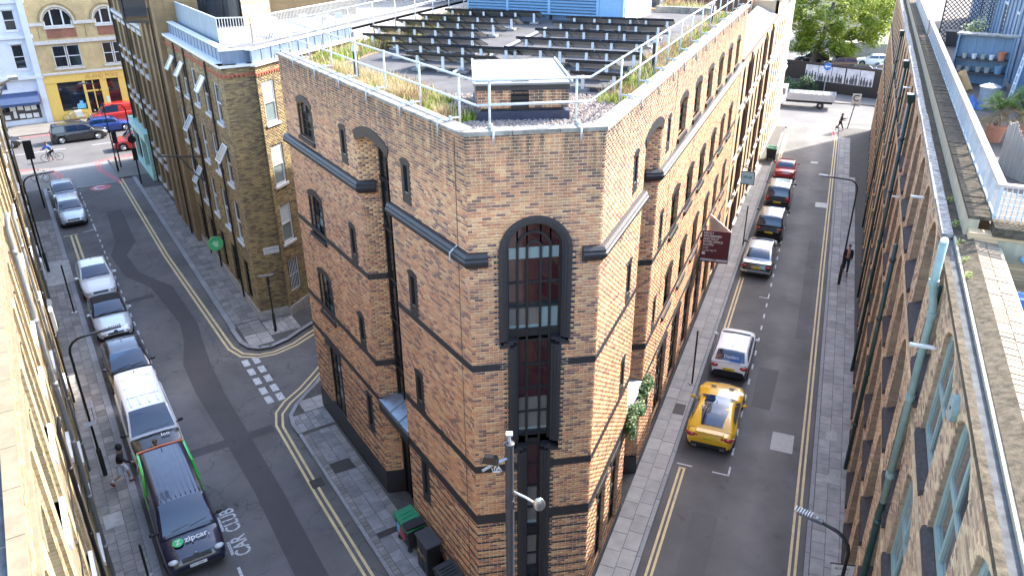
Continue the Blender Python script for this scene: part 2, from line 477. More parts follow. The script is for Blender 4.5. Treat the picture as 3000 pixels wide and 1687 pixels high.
M['asph_d2'] = asphalt('asphalt_repair', (.1, .094, .09), .2)
def sheet(name, polys, z, mat, parent=None, kind='structure'):
    mb = MB()
    for p in polys: mb.poly([(q[0], q[1], z) for q in p])
    o = put(name, mb, mat, parent)
    if parent is None: tag(o, kind=kind)
    return o
def q2(F, pts): return [F.pt(a, n, 0)[:2] for a, n in pts]
def band2(F, s0, s1, n0, n1): return q2(F, [(s0, n0), (s1, n0), (s1, n1), (s0, n1)])
def ribbon(F, pts, w):
    P = [np.array(F.pt(a, n, 0)[:2]) for a, n in pts]; out = []
    Ls, Rs = [], []
    for i, p in enumerate(P):
        d = (P[min(i + 1, len(P) - 1)] - P[max(i - 1, 0)]); d = d / np.linalg.norm(d); r = rightof(d)
        Ls.append(p - r * w / 2); Rs.append(p + r * w / 2)
    for i in range(len(P) - 1): out.append([tuple(Ls[i]), tuple(Rs[i]), tuple(Rs[i + 1]), tuple(Ls[i + 1])])
    return out

sheet('ground', [[(-700, -300), (700, -300), (700, 900), (-700, 900)]], -0.03, M['ground'])
sheet('road', [band2(FL, -12, 56, 1.4, 8.1)], 0.0, M['asph_l'])
alley_e = hd(19)
FAL = Frame(np.array(FL.pt(14.2, 0, 0)[:2]), alley_e, rightof(alley_e))
sheet('road', [[FL.pt(13.0, 1.8, 0)[:2], FL.pt(22.3, 1.8, 0)[:2], FL.pt(22.3, -1, 0)[:2], tuple(np.array(FL.pt(22.3, -1, 0)[:2]) + alley_e * 40), tuple(np.array(FL.pt(14.5, -1, 0)[:2]) + alley_e * 40), FL.pt(14.5, -1, 0)[:2]]], 0.003, M['asph_l'])
sheet('road', [band2(FR, -12, 68, 1.0, 6.6)], 0.0, M['asph_r'])
sheet('road', [band2(FL, 60.3, 74.0, -60, 60)], 0.003, M['asph_hi'])
sheet('road', [band2(FR, 67.5, 78.0, -50, 40)], 0.003, M['asph_hi'])
# trenches and patches in the left street
def patch(name, F, pts, mat, z): return sheet(name, [q2(F, pts)], z, mat)
patch('road_patch', FL, [(46, 3.6), (38.6, 3.75), (36.5, 4.6), (33.2, 4.4), (30.0, 3.1), (24.5, 2.9), (22.6, 3.1), (20.2, 3.3), (17.2, 3.4), (9.0, 3.25), (-2, 3.3), (-2, 4.3), (9.5, 4.15), (13.5, 4.3), (17.6, 4.5), (20.5, 4.45), (22.8, 3.95), (25.0, 3.7), (30.5, 4.2), (33.0, 5.2), (36.8, 5.5), (39.2, 4.9), (46, 4.6)], M['asph_d'], .0045)
patch('road_patch', FL, [(13.4, 2.35), (13.4, 5.9), (12.85, 5.9), (12.85, 2.35)], M['asph_d'], .006)
patch('road_patch', FL, [(29.6, 4.3), (29.4, 5.75), (29.0, 5.75), (29.1, 4.2)], M['asph_d'], .006)
patch('road_patch', FL, [(20.6, 4.5), (24.0, 4.1), (25.0, 5.6), (20.5, 5.6)], M['asph_m'], .007)
patch('road_patch', FL, [(14.0, 4.6), (17.5, 4.7), (19.2, 5.6), (13.8, 5.7)], M['asph_m'], .007)
patch('road_patch', FL, [(6.0, 2.5), (10.2, 2.55), (10.3, 3.2), (6.0, 3.15)], M['asph_m'], .007)
patch('road_patch', FL, [(2.4, 4.4), (6.2, 4.3), (7.5, 5.0), (5.6, 5.6), (2.4, 5.5)], M['asph_m'], .007)
patch('road_patch', FL, [(14.2, 2.5), (18.5, 2.6), (18.5, 3.3), (14.0, 3.2)], M['asph_m'], .007)
patch('road_patch', FL, [(26.5, 4.3), (28.8, 4.4), (28.8, 5.7), (26.5, 5.7)], M['asph_m'], .007)
patch('road_patch', FR, [(13.0, 3.6), (16.5, 3.6), (16.5, 4.5), (13.0, 4.4)], M['asph_d2'], .0045)
patch('road_patch', FR, [(20.0, 5.0), (34.0, 5.0), (34.0, 5.6), (20.0, 5.55)], M['asph_d2'], .0045)
patch('road_patch', FR, [(2.0, 2.4), (5.5, 2.4), (5.5, 3.3), (2.0, 3.3)], M['asph_d2'], .0045)
M['asph_worn'] = asphalt('asphalt_wheel_track', (0.112, 0.108, 0.11), 0.3)
# pale raised table at the left junction
sheet('road_table', [band2(FL, 53.6, 60.4, 2.6, 7.2)], .012, M['setts'])

# pavements ------------------------------------------------------------
slab_cache = {}
def slabs(F, parent, s0, s1, n0, n1, z, ls, rows, mat, jit=.0025, maxn=300, seed=3, vary=0.0, name='paving_slab'):
    r = random.Random(seed); cnt = 0; extra = MB()
    hs = F.head(); w = (n1 - n0) / rows
    left = np.dot(F.n, [-F.e[1], F.e[0]])            # +1 if n is to the left of e
    for i in range(rows):
        a = s0 - (ls * 0.5 if i % 2 else 0)
        while a < s1:
            L = ls * (1 + r.choice((-vary, 0, vary))); b = min(a + L, s1); aa = max(a, s0)
            a += L
            if b - aa < .08: continue
            m = mat[r.randrange(len(mat))] if isinstance(mat, list) else mat
            key = (round(b - aa, 2), round(w, 3), m.name, name)
            c = F.pt((aa + b) / 2, n0 + w * (i + .5), 0)
            if cnt < maxn:
                if key not in slab_cache:
                    mb = MB(); x, y = key[0] / 2 - .005, w / 2 - .005
                    mb.hexa([(-x, -y, -.05), (x, -y, -.05), (x, y, -.05), (-x, y, -.05), (-x + .004, -y + .004, 0), (x - .004, -y + .004, 0), (x - .004, y - .004, 0), (-x + .004, y - .004, 0)])
                    me = mb.mesh(name); me.materials.append(m); slab_cache[key] = me
                o = bpy.data.objects.new(name, slab_cache[key]); COL.objects.link(o); o.parent = parent
                b0 = root_loc(parent)
                o.location = (c[0] - b0[0], c[1] - b0[1], z + r.uniform(-jit, jit) - b0[2]); o.rotation_euler = (r.uniform(-.003, .003), r.uniform(-.003, .003), hs)
                cnt += 1
def kerbs(F, parent, s0, s1, n, w=.15, ln=.92, z=.125):
    slabs(F, parent, s0, s1, n - w / 2, n + w / 2, z, ln, 1, M['kerb'], seed=int(abs(n) * 10) + 1, name='kerb_stone')
def pavement(F, s0, s1, n0, n1, extra=None):
    mb = MB(); mb.slab(q2(F, [(s0, n0), (s1, n0), (s1, n1), (s0, n1)]), -.02, .108)
    if extra: mb.slab(extra, -.02, .107)
    return tag(put('pavement', mb, M['bed']), kind='structure')
# along the wedge building, left street, with the rounded corner to the alley
mc = [(11.99, 1.66), (12.78, 1.68), (13.5, 1.55), (14.2, 1.05), (14.79, .44), (15.38, -.26), (16.07, -.86), (17.2, -1.9)]
pv = pavement(FL, -4, 12, -.6, 1.62, extra=q2(FL, [(11.99, -.6)] + mc + [(16.2, -2.6), (13.6, -.2), (13.5, -.6)]))
slabs(FL, pv, -3.5, 11.8, .12, .42, .118, .24, 1, M['flag_b'], name='paving_sett')
slabs(FL, pv, -3.5, 11.8, .42, 1.28, .12, .62, 2, M['flag_d'], vary=.2)
slabs(FL, pv, -3.5, 11.8, 1.28, 1.5, .118, .2, 1, M['flag_b'], seed=9, name='paving_sett')
kerbs(FL, pv, -3.5, 11.95, 1.575, .15)
slabs(FL, pv, 12.0, 13.3, 0.05, 1.5, .12, .33, 5, M['flag_d'], seed=5, name='paving_sett')
slabs(FL, pv, 13.35, 14.3, -.3, .9, .119, .55, 2, M['flag_l'], seed=6)
for i in range(len(mc) - 1):
    for t in ((0, 1),):
        p, q = mc[i], mc[i + 1]; L = math.hypot(q[0] - p[0], q[1] - p[1])
        kb = MB(); A = np.array(FL.pt(*p, 0)[:2]); B = np.array(FL.pt(*q, 0)[:2]); d = (B - A) / np.linalg.norm(B - A); r_ = -rightof(d)
        r_ = rightof(d)
        kb.slab([tuple(A), tuple(B), tuple(B + r_ * .16), tuple(A + r_ * .16)], -.02, .127)
        put('kerb_stone', kb, M['kerb'], pv)
# stock-brick building side
bc = [(22.6, 1.70), (21.01, 1.66), (20.3, 1.45), (19.85, 1.0), (19.7, .41), (20.0, -.56), (20.57, -1.44), (21.2, -2.6), (24, -8)]
pv = pavement(FL, 22.6, 54, -.4, 1.66, extra=q2(FL, bc + [(25.4, -8), (22.9, -2.5), (22.6, -.4)]))
slabs(FL, pv, 23.0, 50, .05, 1.36, .12, .55, 3, M['flag_b'], vary=.2)
kerbs(FL, pv, 22.6, 53.5, 1.52, .3, 1.0)
slabs(FL, pv, 20.2, 21.5, .1, 1.3, .12, .6, 2, M['flag_l'], seed=6)
slabs(FL, pv, 20.9, 22.6, -1.5, .08, .119, .3, 6, M['flag_m'], seed=8, name='paving_sett')
slabs(FL, pv, 21.55, 22.9, .12, 1.3, .119, .55, 2, M['flag_b'], seed=12)
for i in range(len(bc) - 1):
    p, q = bc[i], bc[i + 1]
    kb = MB(); A = np.array(FL.pt(*p, 0)[:2]); B = np.array(FL.pt(*q, 0)[:2]); d = (B - A) / np.linalg.norm(B - A); r_ = -rightof(d)
    kb.slab([tuple(A), tuple(B), tuple(B + r_ * .22), tuple(A + r_ * .22)], -.02, .128)
    put('kerb_stone', kb, M['kerb'], pv)
# left-hand building side
pv = pavement(FL, -4, 54, 7.82, 9.6)
slabs(FL, pv, 3, 46, 8.1, 9.25, .12, .5, 3, M['flag_b'], vary=.2)
kerbs(FL, pv, 2, 33.5, 7.96, .28, 1.1); kerbs(FL, pv, 37.6, 54, 7.96, .28, 1.1)
d = MB(); d.slab(q2(FL, [(33.6, 7.81), (37.5, 7.81), (37.5, 9.2), (33.6, 9.2)]), .1, .126); put('crossover', d, M['concrete'], pv)
# right street, wedge building side
pv = pavement(FR, -6, 66, -.8, 1.22)
slabs(FR, pv, -2, 50, .02, 1.06, .12, .78, 2, M['flag_l'], vary=.12)
kerbs(FR, pv, -2, 62, 1.15, .16, 1.5)
# right street, far side
pv = pavement(FR, -10, 68, 6.24, 9.4)
slabs(FR, pv, -3, 62, 6.42, 7.75, .12, .62, 3, M['flag_m'], vary=.25)
kerbs(FR, pv, -4, 62, 6.33, .16, 1.25)
# far pavements by the main roads
for F, a, b, n0, n1 in ((FL, 74.0, 79.4, -60, 60), (FL, 54.0, 60.3, 7.2, 40), (FL, 54.0, 60.3, -30, 2.6), (FR, 78.0, 83, -50, 40), (FR, 66.3, 67.5, 6.0, 40), (FR, 64.5, 67.5, -20, 1.4)):
    mb = MB(); mb.slab(q2(F, [(a, n0), (b, n0), (b, n1), (a, n1)]), -.02, .11)
    tag(put('pavement', mb, plain('far_paving', (.15, .135, .12), .9, var=.15, scale=1)), kind='structure')
# markings --------------------------------------------------------------
Z = .010
def paint(name, polys, mat, z=Z): return sheet(name, polys, z, mat)
off = lambda pts, d: pts
yl = []
mcy = [(-4, 2.07), (8, 2.07), (11.9, 2.0), (13.0, 1.98), (13.9, 1.72), (14.55, 1.15), (15.2, .3), (15.9, -.45), (16.6, -1.15), (19, -4)]
mcz = [(-4, 2.29), (8, 2.29), (11.9, 2.22), (13.2, 2.2), (14.15, 1.92), (14.8, 1.35), (15.45, .45), (16.15, -.3), (16.85, -1.0), (19.2, -3.8)]
for p in (mcy, mcz): yl += ribbon(FL, p, .1)
bcy = [(54, 2.42), (35, 2.42), (22, 2.05), (20.9, 2.0), (20.0, 1.75), (19.5, 1.15), (19.35, .4), (19.65, -.65), (20.2, -1.55), (21, -3), (23, -7)]
bcz = [(54, 2.66), (35, 2.63), (22, 2.28), (20.8, 2.24), (19.75, 1.92), (19.25, 1.25), (19.08, .4), (19.4, -.75), (19.95, -1.75), (20.7, -3.1), (22.7, -7)]
for p in (bcy, bcz): yl += ribbon(FL, p, .12)
for n in (6.98, 7.25): yl += ribbon(FL, [(36.4, n), (42.1, n)], .13)
yl += ribbon(FL, [(42.2, 6.8), (42.2, 7.7)], .1)
paint('yellow_lines', yl, M['yellow'])
yr = []
for n in (1.52, 1.69):
    yr += ribbon(FR, [(-4, n), (7.75, n)], .085) + ribbon(FR, [(19.5, n), (26.5, n)], .085) + ribbon(FR, [(51, n), (62, n)], .1)
yr += ribbon(FR, [(7.75, 1.48), (7.75, 1.74)], .08)
for n in (5.82, 6.0): yr += ribbon(FR, [(-4, n), (30, n + .03), (62.5, n + .15)], .085)
paint('yellow_lines', yr, M['yellow'])
wl = []
x = 12.2
while x < 52:
    if x < 30 or x > 42.6: wl += ribbon(FL, [(x, 5.72), (x + .55, 5.72)], .09)
    else: wl += ribbon(FL, [(x, 5.72), (x + .5, 5.72)], .08)
    x += 1.15
wl = [w for w in wl]
wl += ribbon(FL, [(42.55, 5.72), (43.2, 5.72)], .1) + ribbon(FL, [(42.55, 5.74), (42.3, 6.5)], .1)
wl += ribbon(FL, [(8.05, 5.66), (8.86, 5.66)], .1) + ribbon(FL, [(6.75, 5.66), (7.45, 5.66)], .1) + ribbon(FL, [(5.4, 5.66), (6.1, 5.66)], .1)
# give-way dashes across the alley mouth
for n in (1.88, 1.38):
    for s_ in (19.0, 18.05, 17.1, 16.15, 15.3): wl += ribbon(FL, [(s_ - .3, n), (s_ + .32, n)], .3)
paint('bay_marking', wl, M['wpaint'])
wr = []
for i in range(28):
    s_ = 9.25 + i * 1.38
    if s_ < 24 or 25.5 < s_ < 50: wr += ribbon(FR, [(s_, 3.3), (s_ + .5, 3.3)], .08)
wr += ribbon(FR, [(7.92, 3.33), (8.5, 3.33)], .07) + ribbon(FR, [(7.94, 2.72), (7.94, 3.36)], .07) + ribbon(FR, [(7.98, 1.36), (7.98, 1.95)], .07)
wr += ribbon(FR, [(24.2, 3.3), (24.8, 3.3)], .07) + ribbon(FR, [(24.2, 2.8), (24.2, 3.33)], .07)
paint('bay_marking', wr, M['wpaint'])
# give-way line, triangle and lane marks at the far end of the right street
gw = []
for i in range(4): gw += ribbon(FR, [(65.9, 2.25 + i * .95), (65.9, 2.85 + i * .95)], .28)
for i in range(4): gw += ribbon(FR, [(66.6, 2.25 + i * .95), (66.6, 2.85 + i * .95)], .28)
tri = [(63.7, 3.5), (63.7, 4.75), (59.9, 4.12)]
tin = [(63.1, 3.85), (63.1, 4.42), (61.5, 4.13)]
for i in range(3):
    j = (i + 1) % 3
    gw.append(q2(FR, [tri[i], tri[j], tin[j], tin[i]]))
gw += ribbon(FR, [(52.8, 4.2), (52.8, 4.8)], .5)
gw += ribbon(FR, [(71.0, 2.6), (70.9, 6.2)], .14) + ribbon(FR, [(70.2, 2.6), (70.1, 6.2)], .14) + ribbon(FR, [(71.0, 2.6), (70.2, 3.1)], .14)
gw += ribbon(FR, [(74.6, -4), (74.6, 9)], .13)
paint('give_way_marking', gw, M['wpaint'])
rd = ribbon(FR, [(67.0, -3), (66.4, .6), (65.6, 1.6), (62.0, 1.75)], .13) + ribbon(FR, [(67.3, -3), (66.8, .9), (65.9, 1.9), (62.0, 2.0)], .13)
rd += ribbon(FR, [(62.4, 6.05), (64.5, 5.85), (66.0, 5.3), (66.8, 6.0), (67.2, 8)], .13) + ribbon(FR, [(62.4, 5.8), (64.4, 5.6), (66.1, 5.05), (67.2, 5.9), (67.5, 8)], .13)
paint('red_lines', rd, M['redpaint'])
rd = ribbon(FL, [(53.5, 6.7), (55.5, 6.95), (57.5, 6.75), (60.2, 7.6), (60.9, 9), (61, 18)], .14) + ribbon(FL, [(53.5, 6.45), (55.5, 6.65), (57.7, 6.45), (60.4, 7.3), (61.2, 9), (61.3, 18)], .14)
rd += ribbon(FL, [(52.5, 2.5), (54.0, 2.7), (57.8, 3.5), (60.2, 3.4), (60.9, 2.0), (61, -12)], .14) + ribbon(FL, [(52.5, 2.75), (54.1, 2.95), (57.6, 3.75), (60.5, 3.65), (61.2, 2.1), (61.3, -12)], .14)
rd += ribbon(FL, [(73.6, 6), (73.6, 20)], .14) + ribbon(FL, [(73.35, 6), (73.35, 20)], .14)
paint('red_lines', rd, M['redpaint'], .016)
wl = ribbon(FL, [(66.8, -10), (66.8, 3.2)], .14) + ribbon(FL, [(66.8, 5.4), (66.8, 16)], .12) + ribbon(FL, [(53.4, 2.7), (53.4, 7.0)], .12)
paint('lane_marking', wl, M['wpaint'], .016)
# congestion roundel
mb = MB(); c = FL.pt(52.35, 4.2, 0)
mb.poly([(c[0] + .75 * math.cos(t) , c[1] + .75 * math.sin(t), .009) for t in np.linspace(0, 2 * math.pi, 29)[:-1]])
rc = put('roundel_marking', mb, M['redpaint']); tag(rc, kind='structure')
mb = MB()
for i in range(14):
    t0, t1 = [R(-32 + 57.6 + 45 + 19.3 * k) for k in (i, i + 1)]
    mb.poly([(c[0] + r_ * math.cos(t), c[1] + r_ * math.sin(t), .0135) for r_, t in ((.3, t0), (.52, t0), (.52, t1), (.3, t1))])
put('letter', mb, M['wpaint'], rc)

def text_mesh(name, body, size, mat, parent, origin, xdir, ydir, extrude=0.002, align='LEFT', bold=0.0, world=True, sx=1.0):
    """flat lettering as a mesh; origin/xdir/ydir in world (or parent) space"""
    cu = bpy.data.curves.new(name, 'FONT'); cu.body = body; cu.size = size; cu.align_x = align
    cu.extrude = 0.0; cu.offset = bold; cu.resolution_u = 3
    tmp = bpy.data.objects.new(name, cu)
    me = bpy.data.meshes.new_from_object(tmp)
    bpy.data.objects.remove(tmp); bpy.data.curves.remove(cu)
    x, y = Vector(xdir).normalized() * sx, Vector(ydir).normalized(); zz = x.cross(y).normalized(); o0 = Vector(origin)
    if parent is not None and world: o0 = o0 - root_loc(parent)
    for v in me.vertices:
        p = o0 + x * v.co.x + y * v.co.y + zz * (v.co.z + extrude)
        v.co = p
    me.materials.clear(); me.materials.append(mat)
    o = bpy.data.objects.new(name, me); COL.objects.link(o)
    if parent is not None: o.parent = parent
    return o
e3 = lambda e: (e[0], e[1], 0)
o = FL.pt(6.55, 5.08, .012)
t = text_mesh('road_lettering', 'CAR  CLUB', .72, M['wpaint'], None, o, e3(eL), e3(nL), bold=.012, sx=.72)
tag(t, kind='structure')
# covers and gullies
def cover(F, pts, mat, label, z=.006, th=.012):
    mb = MB(); p = q2(F, pts)
    mb.slab(p, z - .01, z)
    cx = sum(a for a, b in pts) / len(pts); cn = sum(b for a, b in pts) / len(pts)
    o = put('manhole_cover', mb, mat); tag(o, label, 'manhole cover')
    f = MB()
    for i in range(len(p)):
        j = (i + 1) % len(p)
        A, B = np.array(p[i]), np.array(p[j]); C = np.array(p).mean(0)
        A2, B2 = A + (C - A) * .12, B + (C - B) * .12
        f.slab([tuple(A), tuple(B), tuple(B2), tuple(A2)], z, z + .004)
    put('frame', f, mat, o)
    g = MB()
    C = np.array(p).mean(0)
    for t in np.linspace(-.75, .75, 7):
        a = (np.array(p[0]) + np.array(p[-1])) / 2; b = (np.array(p[1]) + np.array(p[2])) / 2; h = (np.array(p[1]) - np.array(p[0]))
        m = C + (np.array(p[2]) - np.array(p[1])) * t * .5; d = h * .38
        w = (np.array(p[2]) - np.array(p[1])); w = w / np.linalg.norm(w) * .02
        g.slab([tuple(m - d - w), tuple(m + d - w), tuple(m + d + w), tuple(m - d + w)], z, z + .003)
    put('ribs', g, mat, o)
    return o
cover(FL, [(9.42, 1.28), (8.75, 1.28), (8.68, .45), (9.38, .48)], M['iron'], 'dark brown manhole cover in the slabs beside the left brick facade', .126)
cover(FL, [(9.0, 2.26), (8.5, 2.26), (8.5, 1.78), (9.0, 1.78)], M['iron'], 'iron gully grate across the double yellow lines', .014)
cover(FL, [(4.95, 1.26), (4.66, 1.26), (4.66, .5), (4.92, .5)], M['iron'], 'long rusty cover plate near the green-lidded bin', .126)
cover(FR, [(11.48, 4.65), (11.48, 5.5), (10.2, 5.5), (10.2, 4.65)], M['ironlight'], 'pale worn cover in the road beside the yellow car', .007)
cover(FR, [(42.1, 5.05), (42.1, 5.85), (41, 5.85), (41, 5.05)], M['ironlight'], 'pale cover in the road beside the black van', .007)
cover(FR, [(11.9, .55), (11.9, 1.0), (11.1, 1.0), (11.1, .55)], M['iron'], 'square pavement cover beside the bonnet of the yellow car', .126)
cover(FR, [(12.2, 6.7), (12.2, 7.1), (11.5, 7.1), (11.5, 6.7)], M['ironlight'], 'framed pavement cover near the drainpipes of the right-hand building', .126)
cover(FR, [(9.3, 6.85), (9.3, 7.3), (8.7, 7.3), (8.7, 6.85)], M['ironlight'], 'small pale pavement cover set in a white square', .126)
cover(FL, [(11.0, 8.5), (11.0, 9.1), (10.2, 9.1), (10.2, 8.5)], M['concrete'], 'square grey utility cover on the left pavement beside the dark van', .126)
# ------------------------------------------------------------------ brickwork
def row_iv(h, z, k):
    t = h[0]
    if t == 'r':
        return (h[1], h[2]) if h[3] <= z <= h[4] else None
    if t == 'a':
        _, a, b, z0, zs, rise = h
        if z < z0 or z > zs + rise: return None
        if z <= zs: return (a, b)
        w = (b - a) / 2.0
        rad = (w * w + rise * rise) / (2 * rise); c = zs + rise - rad
        x = rad * rad - (z - c) ** 2
        if x <= 0: return None
        x = min(w, math.sqrt(x)); m = (a + b) / 2
        return (m - x, m + x)
    if t == 't':
        _, a, b, z0, z1, w = h
        if not (z0 <= z <= z1): return None
        return (a - w, b + w) if k % 2 else (a, b)
    if t == 'k':                                   # every fourth course
        return (h[1], h[2]) if (h[3] <= z <= h[4] and k % 4 == 0) else None

def sub(ivs, hs):
    for (c, d) in hs:
        out = []
        for (a, b) in ivs:
            if d <= a or c >= b: out.append((a, b)); continue
            if c > a: out.append((a, c))
            if d < b: out.append((d, b))
        ivs = out
    return ivs

class Bricker:
    CH, BL, J = 0.075, 0.225, 0.011
    def __init__(s):
        s.b = []; s.k = []; s.mort = MB()
    def wall(s, F, s0, s1, z0, z1, holes=(), blacks=(), n=0.0, skip=None, top=None):
        k0 = int(math.ceil(z0 / s.CH - 1e-6))
        k = k0
        while k * s.CH < z1 - 0.01:
            za = k * s.CH; zb = min(za + s.CH, z1); zm = (za + zb) / 2
            hs = [iv for iv in (row_iv(h, zm, k) for h in holes) if iv]
            e1 = s1 if top is None else min(s1, top(zm))
            solid = sub([(s0, e1)], hs)
            for a, b in solid:
                P = F.pt
                s.mort.poly([P(a, n - 0.004, za), P(b, n - 0.004, za), P(b, n - 0.004, zb), P(a, n - 0.004, zb)])
            bl = [iv for iv in (row_iv(h, zm, k) for h in blacks) if iv]
            off = 0.0 if k % 2 else s.BL / 2
            i0 = int(math.floor((s0 - off) / s.BL)); x = off + i0 * s.BL
            while x < e1:
                pc = sub([(max(x, s0), min(x + s.BL - s.J, e1))] if min(x + s.BL - s.J, e1) - max(x, s0) > 0.02 else [], hs)
                for a, b in pc:
                    rest = sub([(a, b)], bl)
                    got = 0
                    for c, d in rest:
                        if d - c > 0.018: s.b.append((F, c, d, za, n))
                    if bl:
                        for (c, d) in bl:
                            c2, d2 = max(a, c), min(b, d)
                            if d2 - c2 > 0.012: s.k.append((F, c2, d2, za, n))
                x += s.BL
            k += 1
    def _arr(s, L):
        o = np.array([q[0].o for q in L]); e = np.array([q[0].e for q in L]); nn = np.array([q[0].n for q in L])
        a = np.array([q[1] for q in L]); b = np.array([q[2] for q in L]); z = np.array([q[3] for q in L]); n = np.array([q[4] for q in L])
        return o, e, nn, a, b, z, n
    def verts(s, L, jit=0.002):
        o, e, nn, a, b, z, n = s._arr(L)
        N = len(L); rs = np.random.RandomState(5)
        nf = n + rs.uniform(-jit, jit, N); nb = n - 0.014
        h = s.CH - s.J
        V = np.zeros((N, 8, 3))
        for i, (ss, q, zz) in enumerate(((a, nb, 0), (b, nb, 0), (b, nf, 0), (a, nf, 0), (a, nb, h), (b, nb, h), (b, nf, h), (a, nf, h))):
            V[:, i, :2] = o + e * ss[:, None] + nn * q[:, None]
            V[:, i, 2] = z + zz
        return V
    def mesh(s, name, L, base):
        V = s.verts(L); N = len(L)
        fl = np.array([[2, 3, 7, 6], [4, 5, 6, 7], [0, 3, 2, 1], [1, 2, 6, 5], [0, 4, 7, 3]])
        faces = (fl[None] + 8 * np.arange(N)[:, None, None]).reshape(-1, 4)
        me = bpy.data.meshes.new(name)
        me.vertices.add(N * 8); me.vertices.foreach_set('co', (V.reshape(-1, 3) - np.array(base)).ravel())
        nf = len(faces)
        me.loops.add(nf * 4); me.loops.foreach_set('vertex_index', faces.ravel().astype(np.int32))
        me.polygons.add(nf); me.polygons.foreach_set('loop_start', np.arange(0, nf * 4, 4, dtype=np.int32))
        me.update(calc_edges=True)
        return me
    def pick(s, cnt):
        V = s.verts(s.b)[:, [2, 3, 7, 6], :]
        d = V - np.array([0, 0, CAM_H])
        w = d @ np.array(_fw); u = d @ np.array(CR_) / np.maximum(w, .1); v = d @ np.array(CU_) / np.maximum(w, .1)
        ok = (w.min(1) > 1) & (np.abs(u).max(1) < 0.655) & (np.abs(v).max(1) < 0.367)
        area = 0.5 * np.abs((u[:, 2] - u[:, 0]) * (v[:, 3] - v[:, 1]) - (u[:, 3] - u[:, 1]) * (v[:, 2] - v[:, 0]))
        L = np.array([q[2] - q[1] for q in s.b]); ok &= L > 0.2135
        area[~ok] = 0
        idx = np.argsort(-area)[:cnt]
        return set(int(i) for i in idx if area[i] > 0)
    def finish(s, parent, mat, mat_o, mortar, single=300):
        base = tuple(root_loc(parent))
        sel = s.pick(single)
        rest = [q for i, q in enumerate(s.b) if i not in sel]
        me = s.mesh('brickwork', rest, base); me.materials.append(mat)
        o = bpy.data.objects.new('brickwork', me); COL.objects.link(o); o.parent = parent; o['kind'] = 'stuff'
        if s.k:
            me = s.mesh('painted_bricks', s.k, base); me.materials.append(M['blackbrick'])
            o = bpy.data.objects.new('painted_bricks', me); COL.objects.link(o); o.parent = parent; o['kind'] = 'stuff'
        put('mortar_wall', s.mort, mortar, parent)
        bm = MB(); h = s.CH - s.J; hl = (s.BL - s.J) / 2
        bm.hexa([(-hl, -.014, 0), (hl, -.014, 0), (hl, 0, 0), (-hl, 0, 0), (-hl, -.014, h), (hl, -.014, h), (hl, 0, h), (-hl, 0, h)])
        bme = bm.mesh('brick'); bme.materials.append(mat_o)
        for i in sorted(sel):
            F, a, b, z, n = s.b[i]
            ob = bpy.data.objects.new('brick', bme); COL.objects.link(ob); ob.parent = parent
            p = F.pt((a + b) / 2, n + rnd.uniform(-.002, .002), z)
            ob.location = (p[0] - base[0], p[1] - base[1], p[2] - base[2])
            # mesh +y is the outward normal
            ob.rotation_euler = (0, 0, math.atan2(F.n[1], F.n[0]) - math.pi / 2)

def arch_pts(a, b, zs, rise, k=10):
    w = (b - a) / 2.0; m = (a + b) / 2
    rad = (w * w + rise * rise) / (2 * rise); c = zs + rise - rad
    t0 = math.asin(min(1, w / rad))
    if rise > w * 0.999: t0 = math.pi / 2
    return [(m + rad * math.sin(t), c + rad * math.cos(t)) for t in np.linspace(-t0, t0, k + 1)]
def arch_z(a, b, zs, rise, x):
    if rise <= 0: return zs
    w = (b - a) / 2.0; m = (a + b) / 2
    rad = (w * w + rise * rise) / (2 * rise); c = zs + rise - rad
    return c + math.sqrt(max(0, rad * rad - (x - m) ** 2))

def arch_ring(mb, F, a, b, zs, rise, th, n0, n1, k=10, mi=0):
    if hasattr(mb, 'emit'):
        m_ = MB(); arch_ring(m_, F, a, b, zs, rise, th, n0, n1, k, mi); mb.emit(m_, 'arch_head'); return
    i = arch_pts(a, b, zs, rise, k)
    w = (b - a) / 2.0; m = (a + b) / 2
    rad = (w * w + rise * rise) / (2 * rise); c = zs + rise - rad
    o = [(m + (x - m) * (rad + th) / rad, c + (z - c) * (rad + th) / rad) for x, z in i]
    for j in range(k):
        mb.wallpoly(F, [i[j], i[j + 1], o[j + 1], o[j]], n0, n1, mi)

def reveal(mb, F, a, b, z0, zs, rise, d, n=0.0, mi=0):
    """jambs, sill and soffit of an opening"""
    if hasattr(mb, 'emit'):
        m_ = MB(); reveal(m_, F, a, b, z0, zs, rise, d, n, mi); mb.emit(m_, 'reveal'); return
    P = F.pt
    mb.poly([P(a, n, z0), P(a, n, zs), P(a, n - d, zs), P(a, n - d, z0)], mi)
    mb.poly([P(b, n, z0), P(b, n, zs), P(b, n - d, zs), P(b, n - d, z0)], mi)
    mb.poly([P(a, n, z0), P(b, n, z0), P(b, n - d, z0), P(a, n - d, z0)], mi)
    pts = arch_pts(a, b, zs, rise) if rise > 0 else [(a, zs), (b, zs)]
    for j in range(len(pts) - 1):
        (x0, y0), (x1, y1) = pts[j], pts[j + 1]
        mb.poly([P(x0, n, y0), P(x1, n, y1), P(x1, n - d, y1), P(x0, n - d, y0)], mi)

